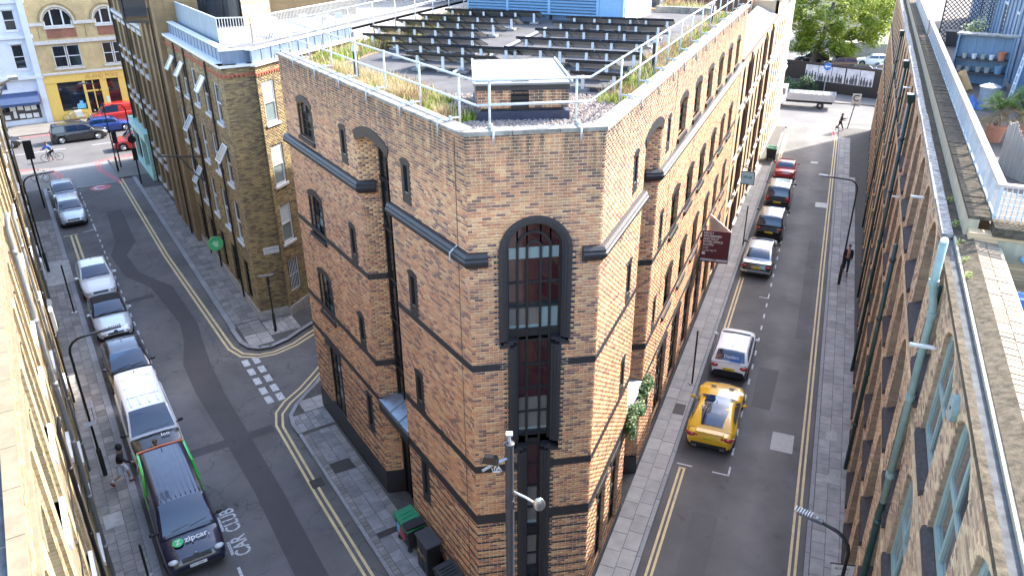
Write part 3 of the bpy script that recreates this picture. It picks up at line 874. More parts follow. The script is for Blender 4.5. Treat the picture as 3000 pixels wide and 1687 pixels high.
def window(F, parent, a, b, z0, zs, rise, cols, rows, n, fmat, pmat, bar=0.035, edge=0.06, dep=0.06, singles=True, name='window', wob=0.012):
    """frame with glazing bars (part) and its panes (sub-parts); pmat: material or function(col,row)"""
    mb = MB(); P = F.pt
    mb.fbox(F, a, a + edge, n - dep, n, z0, zs); mb.fbox(F, b - edge, b, n - dep, n, z0, zs)
    mb.fbox(F, a + edge, b - edge, n - dep, n, z0, z0 + edge)
    if rise > 0:
        pi = arch_pts(a, b, zs, rise)
        for j in range(len(pi) - 1):
            (x0, y0), (x1, y1) = pi[j], pi[j + 1]
            mb.wallpoly(F, [(x0, y0 - edge), (x1, y1 - edge), (x1, y1), (x0, y0)], n - dep, n)
    else:
        mb.fbox(F, a + edge, b - edge, n - dep, n, zs - edge, zs)
    xs = np.linspace(a + edge, b - edge, cols + 1) if isinstance(cols, int) else [a + edge] + list(cols) + [b - edge]
    ys = list(np.linspace(z0 + edge, (zs - edge) if rise <= 0 else zs, rows + 1)) if isinstance(rows, int) else [z0 + edge] + list(rows) + [zs - edge if rise <= 0 else zs]
    top = lambda x: (arch_z(a, b, zs, rise, x) - edge) if rise > 0 else zs - edge
    for x in xs[1:-1]:
        mb.fbox(F, x - bar / 2, x + bar / 2, n - dep + .01, n - .008, z0 + edge, top(x))
    for y in ys[1:-1]:
        mb.fbox(F, a + edge, b - edge, n - dep + .012, n - .012, y - bar / 2, y + bar / 2)
    w = put(name, mb, fmat, parent)
    gl = {}
    for i in range(len(xs) - 1):
        for j in range(len(ys) - 1):
            x0, x1, y0, y1 = xs[i], xs[i + 1], ys[j], ys[j + 1]
            mt = pmat(i, j) if callable(pmat) else pmat
            t1, t2 = rnd.uniform(-wob, wob), rnd.uniform(-wob, wob)
            if j == len(ys) - 2 and rise > 0:
                pts = [(x0, y0), (x1, y0)] + [(x, top(x)) for x in np.linspace(x1, x0, 5)]
            else: pts = [(x0, y0), (x1, y0), (x1, y1), (x0, y1)]
            cx, cz = (x0 + x1) / 2, (y0 + y1) / 2
            vs = [P(x, n - dep + .02 + (x - cx) * t1 + (z - cz) * t2, z) for x, z in pts]
            if singles:
                g = MB(); g.poly(vs); put('pane', g, mt, w)
            else:
                gl.setdefault(mt.name, (mt, MB()))[1].poly(vs)
    for mt, g in gl.values(): put('pane', g, mt, w)
    return w

# ------------------------------------------------------------------ the wedge-shaped brick building
MAIN = thing('brick_building', 'wedge-shaped multi-coloured brick building with black trim between the two streets', 'building', (0.6, 22.0, 0))
bk = Bricker()
class Each:
    """every shape added becomes a part of its own"""
    def __init__(s, mat, parent, name): s.mat, s.parent, s.name = mat, parent, name
    def emit(s, mb, name=None): return put(name or s.name, mb, s.mat, s.parent)
    def fbox(s, *a, name=None): m = MB(); m.fbox(*a); return s.emit(m, name)
    def poly(s, *a, name=None): m = MB(); m.poly(*a); return s.emit(m, name)
    def wallpoly(s, *a, name=None): m = MB(); m.wallpoly(*a); return s.emit(m, name)
BLK = Each(M['black'], MAIN, 'trim')
REV = Each(bricktex('brick_reveal', (1, 0), BR_MAIN, (.3, .24, .17)), MAIN, 'reveal')
LW0, LW1 = 10.58, 11.92                # left facade window
RWC = [10.2, 13.15, 16.1, 19.05, 22.0, 24.95]
RWW = 1.36
LEND, REND = 13.52, 27.7
RC0, RC1 = 4.42, 6.68                  # recessed bay
LEV = [(12.36, 13.45), (8.72, 10.1), (5.45, 7.0)]        # sill, spring of upper windows
SL = [(12.36, 13.42), (9.0, 10.2), (5.74, 6.95), (2.2, 3.76)]      # slits
holesL = [('a', RC0, RC1, 0, 13.35, .28)]; blL = []
holesR = [('a', RC0, RC1, 0, 13.35, .28)]; blR = []
for (z0, zs) in LEV:
    holesL.append(('a', LW0, LW1, z0, zs, .18))
    for c in RWC: holesR.append(('a', c - RWW / 2, c + RWW / 2, z0, zs, .18))
holesL.append(('a', LW0 - .08, LW1 + .12, .95, 3.78, .22))
for c in RWC: holesR.append(('a', c - .95, c + .95, .55, 3.7, .22))
for a, b in ((1.0, 1.95), (2.6, 3.7)): holesR.append(('r', a, b, .5, 3.5))
for (z0, z1) in SL:
    for a in (3.06, 7.5):
        holesL.append(('r', a + .13, a + .36, z0 + .3, z1 - .02)); blL.append(('t', a, a + .48, z0, z1, .07))
        if not (a < 4 and z0 < 3): holesR.append(('r', a + .13, a + .36, z0 + .3, z1 - .02)); blR.append(('t', a, a + .48, z0, z1, .07))
for h in (blL, blR):
    h += [('r', -1, 40, 8.79, 8.97), ('r', -1, 40, 5.55, 5.77)]
    h += [('r', -1, 4.5, 3.74, 4.06), ('r', 4.5, 40, 4.08, 4.3), ('k', -1, 40, .3, 3.7)]
blL += [('t', LW0 - .12, LW0, z0, zs, .0) for z0, zs in LEV]
bk.wall(FL, 0, LEND, 0.1, 14.9, holesL, blL)
bk.wall(FR, 0, REND, 0.1, 14.9, holesR, blR)
# front facet
FC = FW / 2
surr = [('a', FC - .87, FC + .87, 9.42, 12.05, .85), ('r', FC - .68, FC + .68, 6.1, 9.5), ('r', FC - .45, FC + .45, 0, 6.3)]
blF = [('t', FC - .9, FC + .9, 9.42, 12.0, .11), ('t', FC - .68, FC + .68, 6.1, 9.4, .11), ('t', FC - .45, FC + .45, 0, 6.1, .11),
       ('r', -1, 9, 8.79, 8.97), ('r', -1, 9, 5.55, 5.77), ('r', -1, 9, 3.74, 4.06), ('k', -1, 9, .3, 3.7)]
bk.wall(FF, 0, FW, 0.1, 14.9, surr, blF)
# recessed bays: a splayed jamb, parallel to the front facet, and the far jamb
def bay(F, sign):
    e = FF.e if sign > 0 else -FF.e
    J = F.pt(RC1, 0, 0)[:2]
    FJ = Frame(J, e, rightof(FF.e))
    bk.wall(FJ, 0.0, 0.64, 0.1, 13.62, [], [('r', -1, 9, 8.79, 8.97), ('r', -1, 9, 5.55, 5.77), ('r', -1, 9, 4.08, 4.3), ('k', -1, 9, 0, 1.1)])
    K = np.array(FJ.pt(.64, 0, 0)[:2]); d = float(np.dot(K - F.o, F.n)); sK = float(np.dot(K - F.o, F.e))
    return FJ, d, sK
FJL, dJL, sJL = bay(FL, 1)
FJR, dJR, sJR = bay(FR, -1)
for F, d in ((FL, dJL), (FR, dJR)):
    P = F.pt
    REV.poly([P(RC0, 0, 0), P(RC0, d, 0), P(RC0, d, 13.4), P(RC0, 0, 13.4)])
    pts = arch_pts(RC0, RC1, 13.35, .28)
    for j in range(len(pts) - 1):
        (x0, y0), (x1, y1) = pts[j], pts[j + 1]
        BLK.poly([P(x0, .0, y0), P(x1, .0, y1), P(x1, d, y1), P(x0, d, y0)], name='soffit')
    arch_ring(BLK, F, RC0, RC1, 13.35, .28, .3, -.05, .03)
    # dark screen with mullions in the bay
    scr = MB()
    scr.poly([P(RC0, d - .02, 0), P(RC1, d - .02, 0), P(RC1, d - .02, 13.8), P(RC0, d - .02, 13.8)])
    sc = put('bay_screen', scr, M['blackmetal'], MAIN)
    fr = MB()
    for x in np.linspace(RC0 + .08, RC1 - .4, 5): fr.fbox(F, x - .03, x + .03, d - .02, d + .06, .2, 13.55)
    for z in (2.6, 3.9, 5.6, 7.4, 8.9, 10.6, 12.2): fr.fbox(F, RC0, RC1 - .2, d - .02, d + .05, z - .05, z + .05)
    for z in (4.3, 6.2, 7.9, 9.4, 11.1, 12.5):
        for x in np.linspace(RC0 + .12, RC1 - .5, 3): fr.tube([P(x, d + .03, z - .4), P(x + .5, d + .03, z + .5)], .012, 4)
    put('bay_lattice', fr, M['blackmetal'], sc)
    for z in (4.75, 6.5, 8.15, 9.75, 11.4, 12.9):
        for x in np.linspace(RC0 + .08, RC1 - .4, 5)[:-1]:
            g = MB(); g.poly([P(x + .06, d + .0, z - .6), P(x + .4, d + .0, z - .6), P(x + .4, d + .004, z + .5), P(x + .06, d + .004, z + .5)])
            put('pane', g, M['glass'], sc)
# windows of the two long facades
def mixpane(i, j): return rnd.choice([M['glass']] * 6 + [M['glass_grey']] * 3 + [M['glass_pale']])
for (z0, zs) in LEV:
    reveal(REV, FL, LW0, LW1, z0, zs, .18, .2)
    arch_ring(BLK, FL, LW0, LW1, zs, .18, .23, -.04, .02)
    window(FL, MAIN, LW0, LW1, z0, zs, .18, 3, 4, -.12, M['blackmetal'], mixpane, edge=.05)
    BLK.fbox(FL, LW0 - .12, LW1 + .12, -.1, .07, z0 - .13, z0, name='sill')
    BLK.fbox(FL, LW0 - .11, LW0 + .02, -.05, .004, z0, zs); BLK.fbox(FL, LW1 - .02, LW1 + .09, -.05, .004, z0, zs)
    for c in RWC:
        a, b = c - RWW / 2, c + RWW / 2
        reveal(REV, FR, a, b, z0, zs, .18, .22)
        arch_ring(BLK, FR, a, b, zs, .18, .23, -.04, .02)
        window(FR, MAIN, a, b, z0, zs, .18, 3, 4, -.13, M['blackmetal'], mixpane, edge=.05, singles=c < 12)
        BLK.fbox(FR, a - .12, b + .12, -.1, .08, z0 - .16, z0, name='sill')
reveal(REV, FL, LW0 - .08, LW1 + .12, .95, 3.78, .22, .2)
arch_ring(BLK, FL, LW0 - .08, LW1 + .12, 3.78, .22, .26, -.04, .02)
window(FL, MAIN, LW0 - .08, LW1 + .12, .95, 3.78, .22, 3, 5, -.12, M['blackmetal'], mixpane, edge=.06)
for c in RWC:
    reveal(REV, FR, c - .95, c + .95, .55, 3.7, .22, .22)
    arch_ring(BLK, FR, c - .95, c + .95, 3.7, .22, .25, -.04, .02)
    window(FR, MAIN, c - .95, c + .95, .55, 3.7, .22, 4, 4, -.12, M['blackmetal'], mixpane, edge=.08, bar=.05, singles=False)
for a, b in ((1.0, 1.95), (2.6, 3.7)):
    reveal(REV, FR, a, b, .5, 3.5, 0, .2)
    BLK.fbox(FR, a - .12, b + .12, -.05, .03, 3.5, 3.72)
    window(FR, MAIN, a, b, .5, 3.5, 0, 2, 4, -.1, M['blackmetal'], M['glass'], edge=.08, bar=.05)
for F in (FL, FR):
    for (z0, z1) in SL:
        for a in (3.06, 7.5):
            if F is FR and a < 4 and z0 < 3: continue
            g = MB(); P = F.pt
            g.poly([P(a + .13, -.1, z0 + .28), P(a + .36, -.1, z0 + .28), P(a + .36, -.1, z1), P(a + .13, -.1, z1)])
            put('slit_pane', g, M['glass'], MAIN)
            BLK.fbox(F, a - .02, a + .13, -.11, .006, z0 + .28, z1); BLK.fbox(F, a + .36, a + .5, -.11, .006, z0 + .28, z1)
            BLK.fbox(F, a - .02, a + .5, -.11, .006, z0, z0 + .28)
            arch_ring(BLK, F, a, a + .48, z1, .08, .12, -.03, .02, 5)
            BLK.wallpoly(F, arch_pts(a, a + .48, z1, .08, 5), -.11, .006)
# plinths
BLK.fbox(FL, RC1 + .0, LEND, -.05, .03, 0, 1.1, name='plinth'); BLK.fbox(FL, 0, RC0, -.05, .03, 0, .55, name='plinth')
BLK.fbox(FR, 0, RC0, -.05, .03, 0, .5, name='plinth'); BLK.fbox(FR, RC1, REND, -.05, .03, 0, .55, name='plinth')
BLK.fbox(FJL, .0, .64, -.05, .03, 0, 1.1, name='plinth'); BLK.fbox(FJR, 0.0, .64, -.05, .03, 0, .9, name='plinth')
for F, a, b in ((FL, 0, RC0), (FL, RC1, LEND), (FR, 0, RC0), (FR, RC1, REND), (FF, 0, FC - .9), (FF, FC + .9, FW), (FJL, 0, .64), (FJR, 0, .64)):
    far_ = a > 4 or F in (FJL, FJR)
    for z0, z1 in ((8.79, 8.97), (5.55, 5.77), (4.08, 4.3) if far_ and F is not FF else (3.74, 4.06)):
        a2, b2_ = a, b
        if F is FF and z0 < 8: a2, b2_ = (0, FC - .68) if a == 0 else (FC + .68, FW)
        if F is FF and z0 < 5.6 : a2, b2_ = (0, FC - .45) if a == 0 else (FC + .45, FW)
        BLK.fbox(F, a2, b2_, -.01, .008, z0, z1, name='band')
# cornice: moulded profile swept along the facade
CP = [(0, 11.70), (.09, 11.72), (.15, 11.79), (.2, 11.86), (.2, 11.93), (.16, 11.97), (.17, 12.02), (.11, 12.09), (0, 12.1)]
def corner(p, n1, n2, d):
    k = (n1 + n2) / (1 + float(np.dot(n1, n2))); q = np.array(p) + k * d
    return q
def cornice(path, name='cornice'):
    """path: list of (xy, normal of the segment that starts there)"""
    mb = MB(); rings = []
    N = len(path)
    for i, (p, nn) in enumerate(path):
        ring = []
        for d, z in CP:
            if 0 < i < N - 1: q = corner(p, path[i - 1][1], nn, d)
            else: q = np.array(p) + nn * d
            ring.append((q[0], q[1], z))
        rings.append(ring)
    for i in range(N - 1):
        mb.prism(rings[i], rings[i + 1])
    return put(name, mb, M['black'], MAIN, auto=40)
xy = lambda F, a: np.array(F.pt(a, 0, 0)[:2])
cornice([(xy(FJL, .48), FJL.n), (xy(FL, RC1), FL.n), (xy(FL, LEND + .05), FL.n)][::1])
cornice([(xy(FL, RC0), FL.n), (PCL, FF.n), (xy(FF, .44), FF.n)])
cornice([(xy(FF, FW - .46), FF.n), (PCR, FR.n), (xy(FR, RC0), FR.n)])
cornice([(xy(FJR, .48), FJR.n), (xy(FR, RC1), FR.n), (xy(FR, REND), FR.n)])
# big stepped window of the front facet
SU = MB()
for (w, wi, z0, z1) in ((.9, .68, 9.62, 12.05), (.68, .44, 6.42, 9.42), (.45, .19, 0, 6.1)):
    for sg in (-1, 1):
        a, b = sorted((FC + sg * w, FC + sg * (w - .1))); SU.fbox(FF, a, b, -.1, .05, z0, z1)
        a, b = sorted((FC + sg * (w - .1), FC + sg * (w - .17))); SU.fbox(FF, a, b, -.14, .02, z0, z1)
        a, b = sorted((FC + sg * (w - .17), FC + sg * wi)); SU.fbox(FF, a, b, -.26, -.03, z0, z1)
arch_ring(SU, FF, FC - .8, FC + .8, 12.05, .8, .1, -.1, .05, 24)
arch_ring(SU, FF, FC - .73, FC + .73, 12.05, .73, .07, -.14, .02, 24)
arch_ring(SU, FF, FC - .68, FC + .68, 12.05, .68, .05, -.26, -.03, 24)
for sg in (-1, 1):
    for (o, i, z) in ((.9, .44, 9.42), (.68, .19, 6.1)):
        a, b = sorted((FC + sg * o, FC + sg * (i + .2))); SU.fbox(FF, a, b, -.2, .02, z, z + .08); 
        a, b = sorted((FC + sg * (o - .1), FC + sg * (i + .1))); SU.fbox(FF, a, b, -.22, .0, z + .08, z + .13)
        a, b = sorted((FC + sg * (o - .2), FC + sg * i)); SU.fbox(FF, a, b, -.24, -.03, z + .13, z + .17)
put('stepped_window_surround', SU, M['blackbrick'], MAIN)
N0 = -.24
ZON = [(9.6, 14), (6.4, 9.6), (0, 6.4)]; fws = [MB(), MB(), MB()]
def vb(x, z0, z1, t=.03):
    for m_, (a, b) in zip(fws, ZON):
        if min(z1, b) - max(z0, a) > .01: m_.fbox(FF, x - t, x + t, N0, N0 + .06, max(z0, a), min(z1, b))
def hb(x0, x1, z, t=.025, zo=None):
    k = [i for i, (a, b) in enumerate(ZON) if a < z <= b][0]; fws[k].fbox(FF, x0, x1, N0, N0 + .055, z - t, z + t)
for x in (FC - .41, FC + .41): vb(x, 9.6, 12.05)
for x in (FC - .17, FC + .17): vb(x, 1.0, 12.05)
vb(FC - .655, 9.7, 12.05); vb(FC + .655, 9.7, 12.05); vb(FC - .415, 6.4, 9.6); vb(FC + .415, 6.4, 9.6)
for r in (.41, .17): arch_ring(fws[0], FF, FC - r + .03, FC + r - .03, 12.05, r - .03, .06, N0, N0 + .06, 16)
arch_ring(fws[0], FF, FC - .64, FC + .64, 12.05, .64, .04, N0, N0 + .06, 24)
for z in (11.13, 10.46, 9.82): hb(FC - .66, FC + .66, z)
for z in (9.5, 8.77, 8.06, 7.31, 6.56): hb(FC - .42, FC + .42, z)
for z in (6.22, 5.51, 4.76, 3.99, 3.24, 2.96, 2.23, 1.74): hb(FC - .19, FC + .19, z)
fws[0].fbox(FF, FC - .66, FC + .66, N0 - .02, N0 + .03, 9.6, 9.8); fws[2].fbox(FF, FC - .19, FC + .19, N0 - .02, N0 + .03, 6.25, 6.4); fws[2].fbox(FF, FC - .19, FC + .19, N0 - .02, N0 + .03, 2.98, 3.22)
bigws = [put('stepped_window', m_, M['blackmetal'], MAIN) for m_ in fws]
def fpane(x0, x1, z0, z1, mt, arch=None):
    g = MB()
    if x1 - x0 < .02: return
    t = rnd.uniform(-.01, .01)
    if arch:
        pts = [(x0, z0), (x1, z0)] + [(x, 12.05 + math.sqrt(max(0, arch * arch - (x - FC) ** 2))) for x in np.linspace(x1, x0, 7)]
    else: pts = [(x0, z0), (x1, z0), (x1, z1), (x0, z1)]
    g.poly([FF.pt(x, N0 + .01 + t * (z - z0), z) for x, z in pts])
    put('pane', g, mt, bigws[0 if z0 > 9.59 else 1 if z0 > 6.39 else 2])
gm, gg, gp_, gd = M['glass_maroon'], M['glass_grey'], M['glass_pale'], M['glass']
XU = [FC - .65, FC - .41, FC - .17, FC + .17, FC + .41, FC + .65]
for i in range(5):
    x0, x1 = XU[i] + .02, XU[i + 1] - .02
    fpane(x0, x1, 12.07, 0, gm, .66)
    fpane(x0, x1, 11.76, 12.06, gp_); fpane(x0, x1, 11.13, 11.755, gm); fpane(x0, x1, 10.6, 11.13, gm)  # pale strip: reflection of sky and white walls put into the pane colour
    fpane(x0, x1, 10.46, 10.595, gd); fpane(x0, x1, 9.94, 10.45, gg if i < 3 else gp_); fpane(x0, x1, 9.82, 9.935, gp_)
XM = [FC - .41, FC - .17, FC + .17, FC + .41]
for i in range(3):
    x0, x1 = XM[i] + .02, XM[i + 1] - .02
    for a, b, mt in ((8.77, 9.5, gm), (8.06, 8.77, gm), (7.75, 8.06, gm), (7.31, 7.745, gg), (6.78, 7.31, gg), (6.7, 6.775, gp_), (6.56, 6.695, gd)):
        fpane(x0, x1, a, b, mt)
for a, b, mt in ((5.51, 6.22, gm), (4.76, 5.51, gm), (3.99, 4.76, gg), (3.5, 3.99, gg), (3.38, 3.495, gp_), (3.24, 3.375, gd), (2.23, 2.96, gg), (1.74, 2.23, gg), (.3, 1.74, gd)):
    fpane(FC - .18, FC + .18, a, b, mt)
bk.finish(MAIN, M['brick'], M['brick_o'], M['mortar'])
# movement joints
for F, s in ((FL, .52), (FR, 8.6)):
    j = MB(); j.fbox(F, s - .012, s + .012, -.01, .006, .5, 14.78); put('movement_joint', j, M['blackmetal'], MAIN)
j = MB(); a = FL.pt(.52, .03, 11.68); b = FL.pt(.52, .03, 12.1)
j.tube([FL.pt(.52, .02, 11.66), FL.pt(.52, .24, 11.8), FL.pt(.52, .24, 11.98), FL.pt(.52, .02, 12.13)], .018, 6); put('bracket', j, M['galv'], MAIN)
# coping stones
def coping(F, s0, s1, n0=-.34, n1=.05, stone=1.05):
    k = max(1, int(round((s1 - s0) / stone))); d = (s1 - s0) / k
    for i in range(k):
        c = MB(); a, b = s0 + i * d + .004, s0 + (i + 1) * d - .004
        za, zb = 14.9, 15.0
        P = F.pt
        c.hexa([P(a, n0, za), P(b, n0, za), P(b, n1, za), P(a, n1, za), P(a, n0, zb), P(b, n0, zb), P(b, n1, zb - .035), P(a, n1, zb - .035)])
        put('coping_stone', c, M['stone'], MAIN)
coping(FL, .12, LEND + .03); coping(FR, .12, REND)
for (c0, F1, F2) in ((PCL, FL, FF), (PCR, FF, FR)):
    pass
c = MB()
pin = lambda p, n1, n2, d: corner(p, n1, n2, d)
o1, o2 = pin(PCL, FL.n, FF.n, .05), pin(PCR, FF.n, FR.n, .05); i1, i2 = pin(PCL, FL.n, FF.n, -.34), pin(PCR, FF.n, FR.n, -.34)
l1, l2 = np.array(FL.pt(.12, .05, 0)[:2]), np.array(FL.pt(.12, -.34, 0)[:2]); r1, r2 = np.array(FR.pt(.12, .05, 0)[:2]), np.array(FR.pt(.12, -.34, 0)[:2])
for t0, t1 in ((0, .33), (.335, .66), (.665, 1)):
    c = MB(); q = lambda A, B, t: A + (B - A) * t
    poly = [q(o1, o2, t0), q(o1, o2, t1), q(i1, i2, t1), q(i1, i2, t0)]
    if t0 == 0: poly = [l1] + poly + [l2]
    if t1 == 1: poly = poly[:2] + [r1, r2] + poly[2:]
    c.slab([tuple(p) for p in poly], 14.9, 14.995); put('coping_stone', c, M['stone'], MAIN)
# inner parapet, roof deck, rear walls
BK0 = np.array(FL.pt(LEND, 0, 0)[:2]); BK1 = BK0 + hd(17.5) * 24.0; BKR = np.array(FR.pt(REND, 0, 0)[:2])
rf = MB(); P2 = [tuple(corner(PCL, FL.n, FF.n, -.3)), tuple(corner(PCR, FF.n, FR.n, -.3)), FR.pt(REND, -.3, 0)[:2], tuple(BK1), FL.pt(LEND, -.3, 0)[:2]]
rf.slab(P2, 14.2, 14.5)
M['roofdeck'] = plain('roof_membrane', (0.085, 0.083, 0.085), 0.9, spec=.15, var=0.25, scale=1.2, bmp=0.1)
put('roof', rf, M['roofdeck'], MAIN)
rw = MB()
rw.fbox(FL, .2, LEND, -.3, -.03, 14.2, 14.9); rw.fbox(FR, .2, REND, -.3, -.03, 14.2, 14.9)
rw.slab([tuple(BK0), tuple(BK1), tuple(BK1 + np.array((.3, 0))), tuple(BK0 + np.array((.3, 0)))], 0, 14.5)
rw.slab([tuple(BK1), tuple(BKR), tuple(BKR - eR * .3), tuple(BK1 - eR * .3)], 0, 14.6)
put('rear_wall', rw, bricktex('brick_rear', (1, .3), BR_MAIN, (.3, .24, .17)), MAIN)
# lead canopies in the two bays
for F, FJ, d in ((FL, FJL, dJL), (FR, FJR, dJR)):
    c = MB(); P = F.pt; j0 = FJ.pt(0, .02, 0); 
    c.prism([P(RC1 + .02, .03, 4.05), P(RC0 - .02, .03, 4.05), P(RC0, d, 4.05), P(RC1 - .3, d, 4.05)], [P(RC1 + .02, .03, 4.22), P(RC0 - .02, .03, 4.22), P(RC0, d, 4.5), P(RC1 - .3, d, 4.5)])
    for t in (.3, .6): c.tube([P(RC0 + (RC1 - RC0) * t, .03, 4.235), P(RC0 + (RC1 - RC0) * t, d, 4.51)], .025, 6)
    put('canopy', c, M['lead'], MAIN)
    c = MB(); c.fbox(F, RC0 - .05, RC1 + .02, -.02, .06, 3.82, 4.06); put('canopy_fascia', c, M['black'], MAIN)
# ------------------------------------------------------------------ stock-brick building on the left street
M['red_dentil'] = plain('red_rubbed_brick', (0.33, 0.1, 0.055), 0.85, var=0.25, scale=12, bmp=0.2)
M['zinc'] = plain('zinc_sheet', (0.19, 0.25, 0.33), 0.45, metal=0.35, var=0.18, scale=1.5, stretch=(4, 4, .6))
M['screen'] = plain('metal_screen', (0.25, 0.31, 0.36), 0.5, metal=0.2, var=0.22, scale=1.2, stretch=(5, 5, .5))
M['deck'] = plain('terrace_deck', (0.15, 0.145, 0.14), 0.8, var=0.15, scale=3)
M['timber'] = plain('larch_board', (0.36, 0.25, 0.165), 0.75, var=0.3, scale=2.2, stretch=(.6, .6, 14), objrand=.2)
M['blind'] = plain('pale_blind', (0.45, 0.5, 0.5), 0.7, var=0.06)
B2 = thing('stock_brick_building', 'brown stock-brick building with white sash windows and metal-edged roof terrace across the alley', 'building', (-14.5, 38.0, 0))
b2 = Bricker(); S2 = Each(bricktex('stock_reveal', tuple(-nL), BR_STOCK, (.13, .1, .07)), B2, 'reveal')
W2C = [24.45, 26.9, 29.4, 31.95, 34.5]
hs = []
ROW2 = [(10.25, 12.15), (7.15, 9.2), (4.05, 6.2), (.7, 3.0)]
for z0, z1 in ROW2:
    for c in W2C: hs.append(('r', c - .52, c + .52, z0, z1))
b2.wall(FL, 22.75, 36.0, .1, 13.08, hs)
he = [('r', .25, .3, 0, 0)]
b2.wall(FE, 0, 1.52, .1, 13.08, [])
ha = [('r', .35, 1.25, z0, z1) for z0, z1 in ((10.3, 12.3), (7.2, 9.25), (4.1, 6.15), (1.35, 3.1))]
ha += [('r', 3.35, 4.25, z0, z1) for z0, z1 in ((10.3, 12.3), (7.2, 9.25), (4.1, 6.15), (1.35, 3.1))]
b2.wall(FA, 0, 9.0, .1, 13.08, ha)
def sash(F, parent, a, b, z0, z1, n, fmat, upper, lower, reveal_m=None, sill=True):
    mb = MB(); e = .07; mid = (z0 + z1) / 2
    for s0, s1 in ((a, a + e), (b - e, b)): mb.fbox(F, s0, s1, n - .08, n, z0, z1)
    for y0, y1 in ((z0, z0 + e), (z1 - e, z1), (mid - .035, mid + .035)): mb.fbox(F, a + e, b - e, n - .08, n + (.02 if y0 == z0 else 0), y0, y1)
    w = put('window', mb, fmat, parent)
    for y0, y1, mt, dn in ((mid + .035, z1 - e, upper, -.03), (z0 + e, mid - .035, lower, -.055)):
        g = MB(); t = rnd.uniform(-.012, .012)
        g.poly([F.pt(a + e, n + dn, y0), F.pt(b - e, n + dn + t, y0), F.pt(b - e, n + dn, y1), F.pt(a + e, n + dn - t, y1)]); put('pane', g, mt, w)
    if sill:
        s = MB(); s.fbox(F, a - .08, b + .08, n - .1, .09, z0 - .13, z0 - .002); put('sill', s, fmat, w)
    return w
def casement(F, parent, a, b, z0, z1, ang, fmat):
    """top-hung sash standing open"""
    c = MB(); e = .06; P = lambda s, t, d: F.pt(s, d * math.cos(ang) + t * math.sin(ang), z1 - t * math.cos(ang) + d * math.sin(ang))
    L = z1 - z0
    for (s0, s1, t0, t1) in ((a, a + e, 0, L), (b - e, b, 0, L), (a + e, b - e, 0, e), (a + e, b - e, L - e, L)):
        c.hexa([P(s0, t0, 0), P(s1, t0, 0), P(s1, t1, 0), P(s0, t1, 0), P(s0, t0, .05), P(s1, t0, .05), P(s1, t1, .05), P(s0, t1, .05)])
    w = put('open_casement', c, fmat, parent)
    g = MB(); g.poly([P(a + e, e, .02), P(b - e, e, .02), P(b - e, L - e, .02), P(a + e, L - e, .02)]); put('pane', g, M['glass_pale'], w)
for ri, (z0, z1) in enumerate(ROW2):
    for ci, c in enumerate(W2C):
        reveal(S2, FL, c - .52, c + .52, z0, z1, 0, .14)
        if ri == 3:
            window(FL, B2, c - .52, c + .52, z0, z1, 0, 3, 3, -.08, M['blackmetal'], M['glass'], edge=.05, singles=False); continue
        w = sash(FL, B2, c - .52, c + .52, z0, z1, -.05, M['white'], M['glass'], M['glass'])
        if (ri, ci) in ((0, 1), (0, 3), (1, 0), (1, 3), (2, 3), (0, 4)):
            casement(FL, w, c - .45, c + .45, (z0 + z1) / 2 + .05, z1 - .05, R(32), M['white'])
for z0, z1 in ((10.3, 12.3), (7.2, 9.25), (4.1, 6.15)):
    for a in (.35, 3.35):
        reveal(S2, FA, a, a + .9, z0, z1, 0, .12)
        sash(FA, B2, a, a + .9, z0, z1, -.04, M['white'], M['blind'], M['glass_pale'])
for a in (.35, 3.35):
    reveal(S2, FA, a, a + .9, 1.35, 3.1, 0, .12)
    w = window(FA, B2, a, a + .9, 1.35, 3.1, 0, 6, 2, -.04, M['white'], M['glass'], edge=.05, bar=.02, singles=False)
b2.finish(B2, M['stock'], M['stock_o'], M['mortar_d'], 300)
# dentil course, plinth
for F, a, b in ((FL, 22.75, 36), (FE, 0, 1.52), (FA, 0, 9)):
    d = MB(); d.fbox(F, a, b, 0, .05, 12.72, 12.78)
    x = a
    while x < b - .1:
        d.fbox(F, x, x + .1, 0, .07, 12.62, 12.72); x += .2
    tag(put('dentil_course', d, M['red_dentil'], B2), kind='stuff')
    p = MB(); p.fbox(F, a, b, -.02, .06, 0, .6); put('plinth', p, M['concrete'], B2)
# flat gutter, zinc upstand, deck
g = MB()
g.fbox(FL, 22.75 - .1, 36, -.75, .12, 13.08, 13.2)
g.fbox(FE, -.1, 1.6, -.6, .12, 13.08, 13.2); g.fbox(FA, -.05, 9.0, -.5, .12, 13.08, 13.2)
put('gutter', g, M['white'], B2)
for F, a, b, nn in ((FL, 23.05, 36, -.3), (FE, .15, 1.55, -.2), (FA, .0, 9.0, -.1)):
    k = max(1, int((b - a) / .75)); d = (b - a) / k
    for i in range(k):
        u = MB(); u.fbox(F, a + i * d + .006, a + (i + 1) * d - .006, nn - .06, nn, 13.2, 13.78); u.fbox(F, a + i * d, a + i * d + .03, nn, nn + .03, 13.2, 13.78)
        put('zinc_panel', u, M['zinc'], B2)
    u = MB(); u.fbox(F, a - .05, b, nn - .3, nn + .04, 13.78, 13.84); put('upstand_cap', u, M['white'], B2)
dk = MB(); dk.slab([FL.pt(23.2, -.4, 0)[:2], FE.pt(1.5, -.4, 0)[:2], FA.pt(34, -.3, 0)[:2], FL.pt(50, -9, 0)[:2], FL.pt(36, -.4, 0)[:2]], 13.1, 13.5); put('terrace_deck', dk, M['deck'], B2)
ba = MB(); ba.slab([FA.pt(9, 0, 0)[:2], FA.pt(34, 0, 0)[:2], FA.pt(34, -1, 0)[:2], FA.pt(9, -1, 0)[:2]], 0, 13.5); put('rear_wing', ba, M['concrete'], B2)
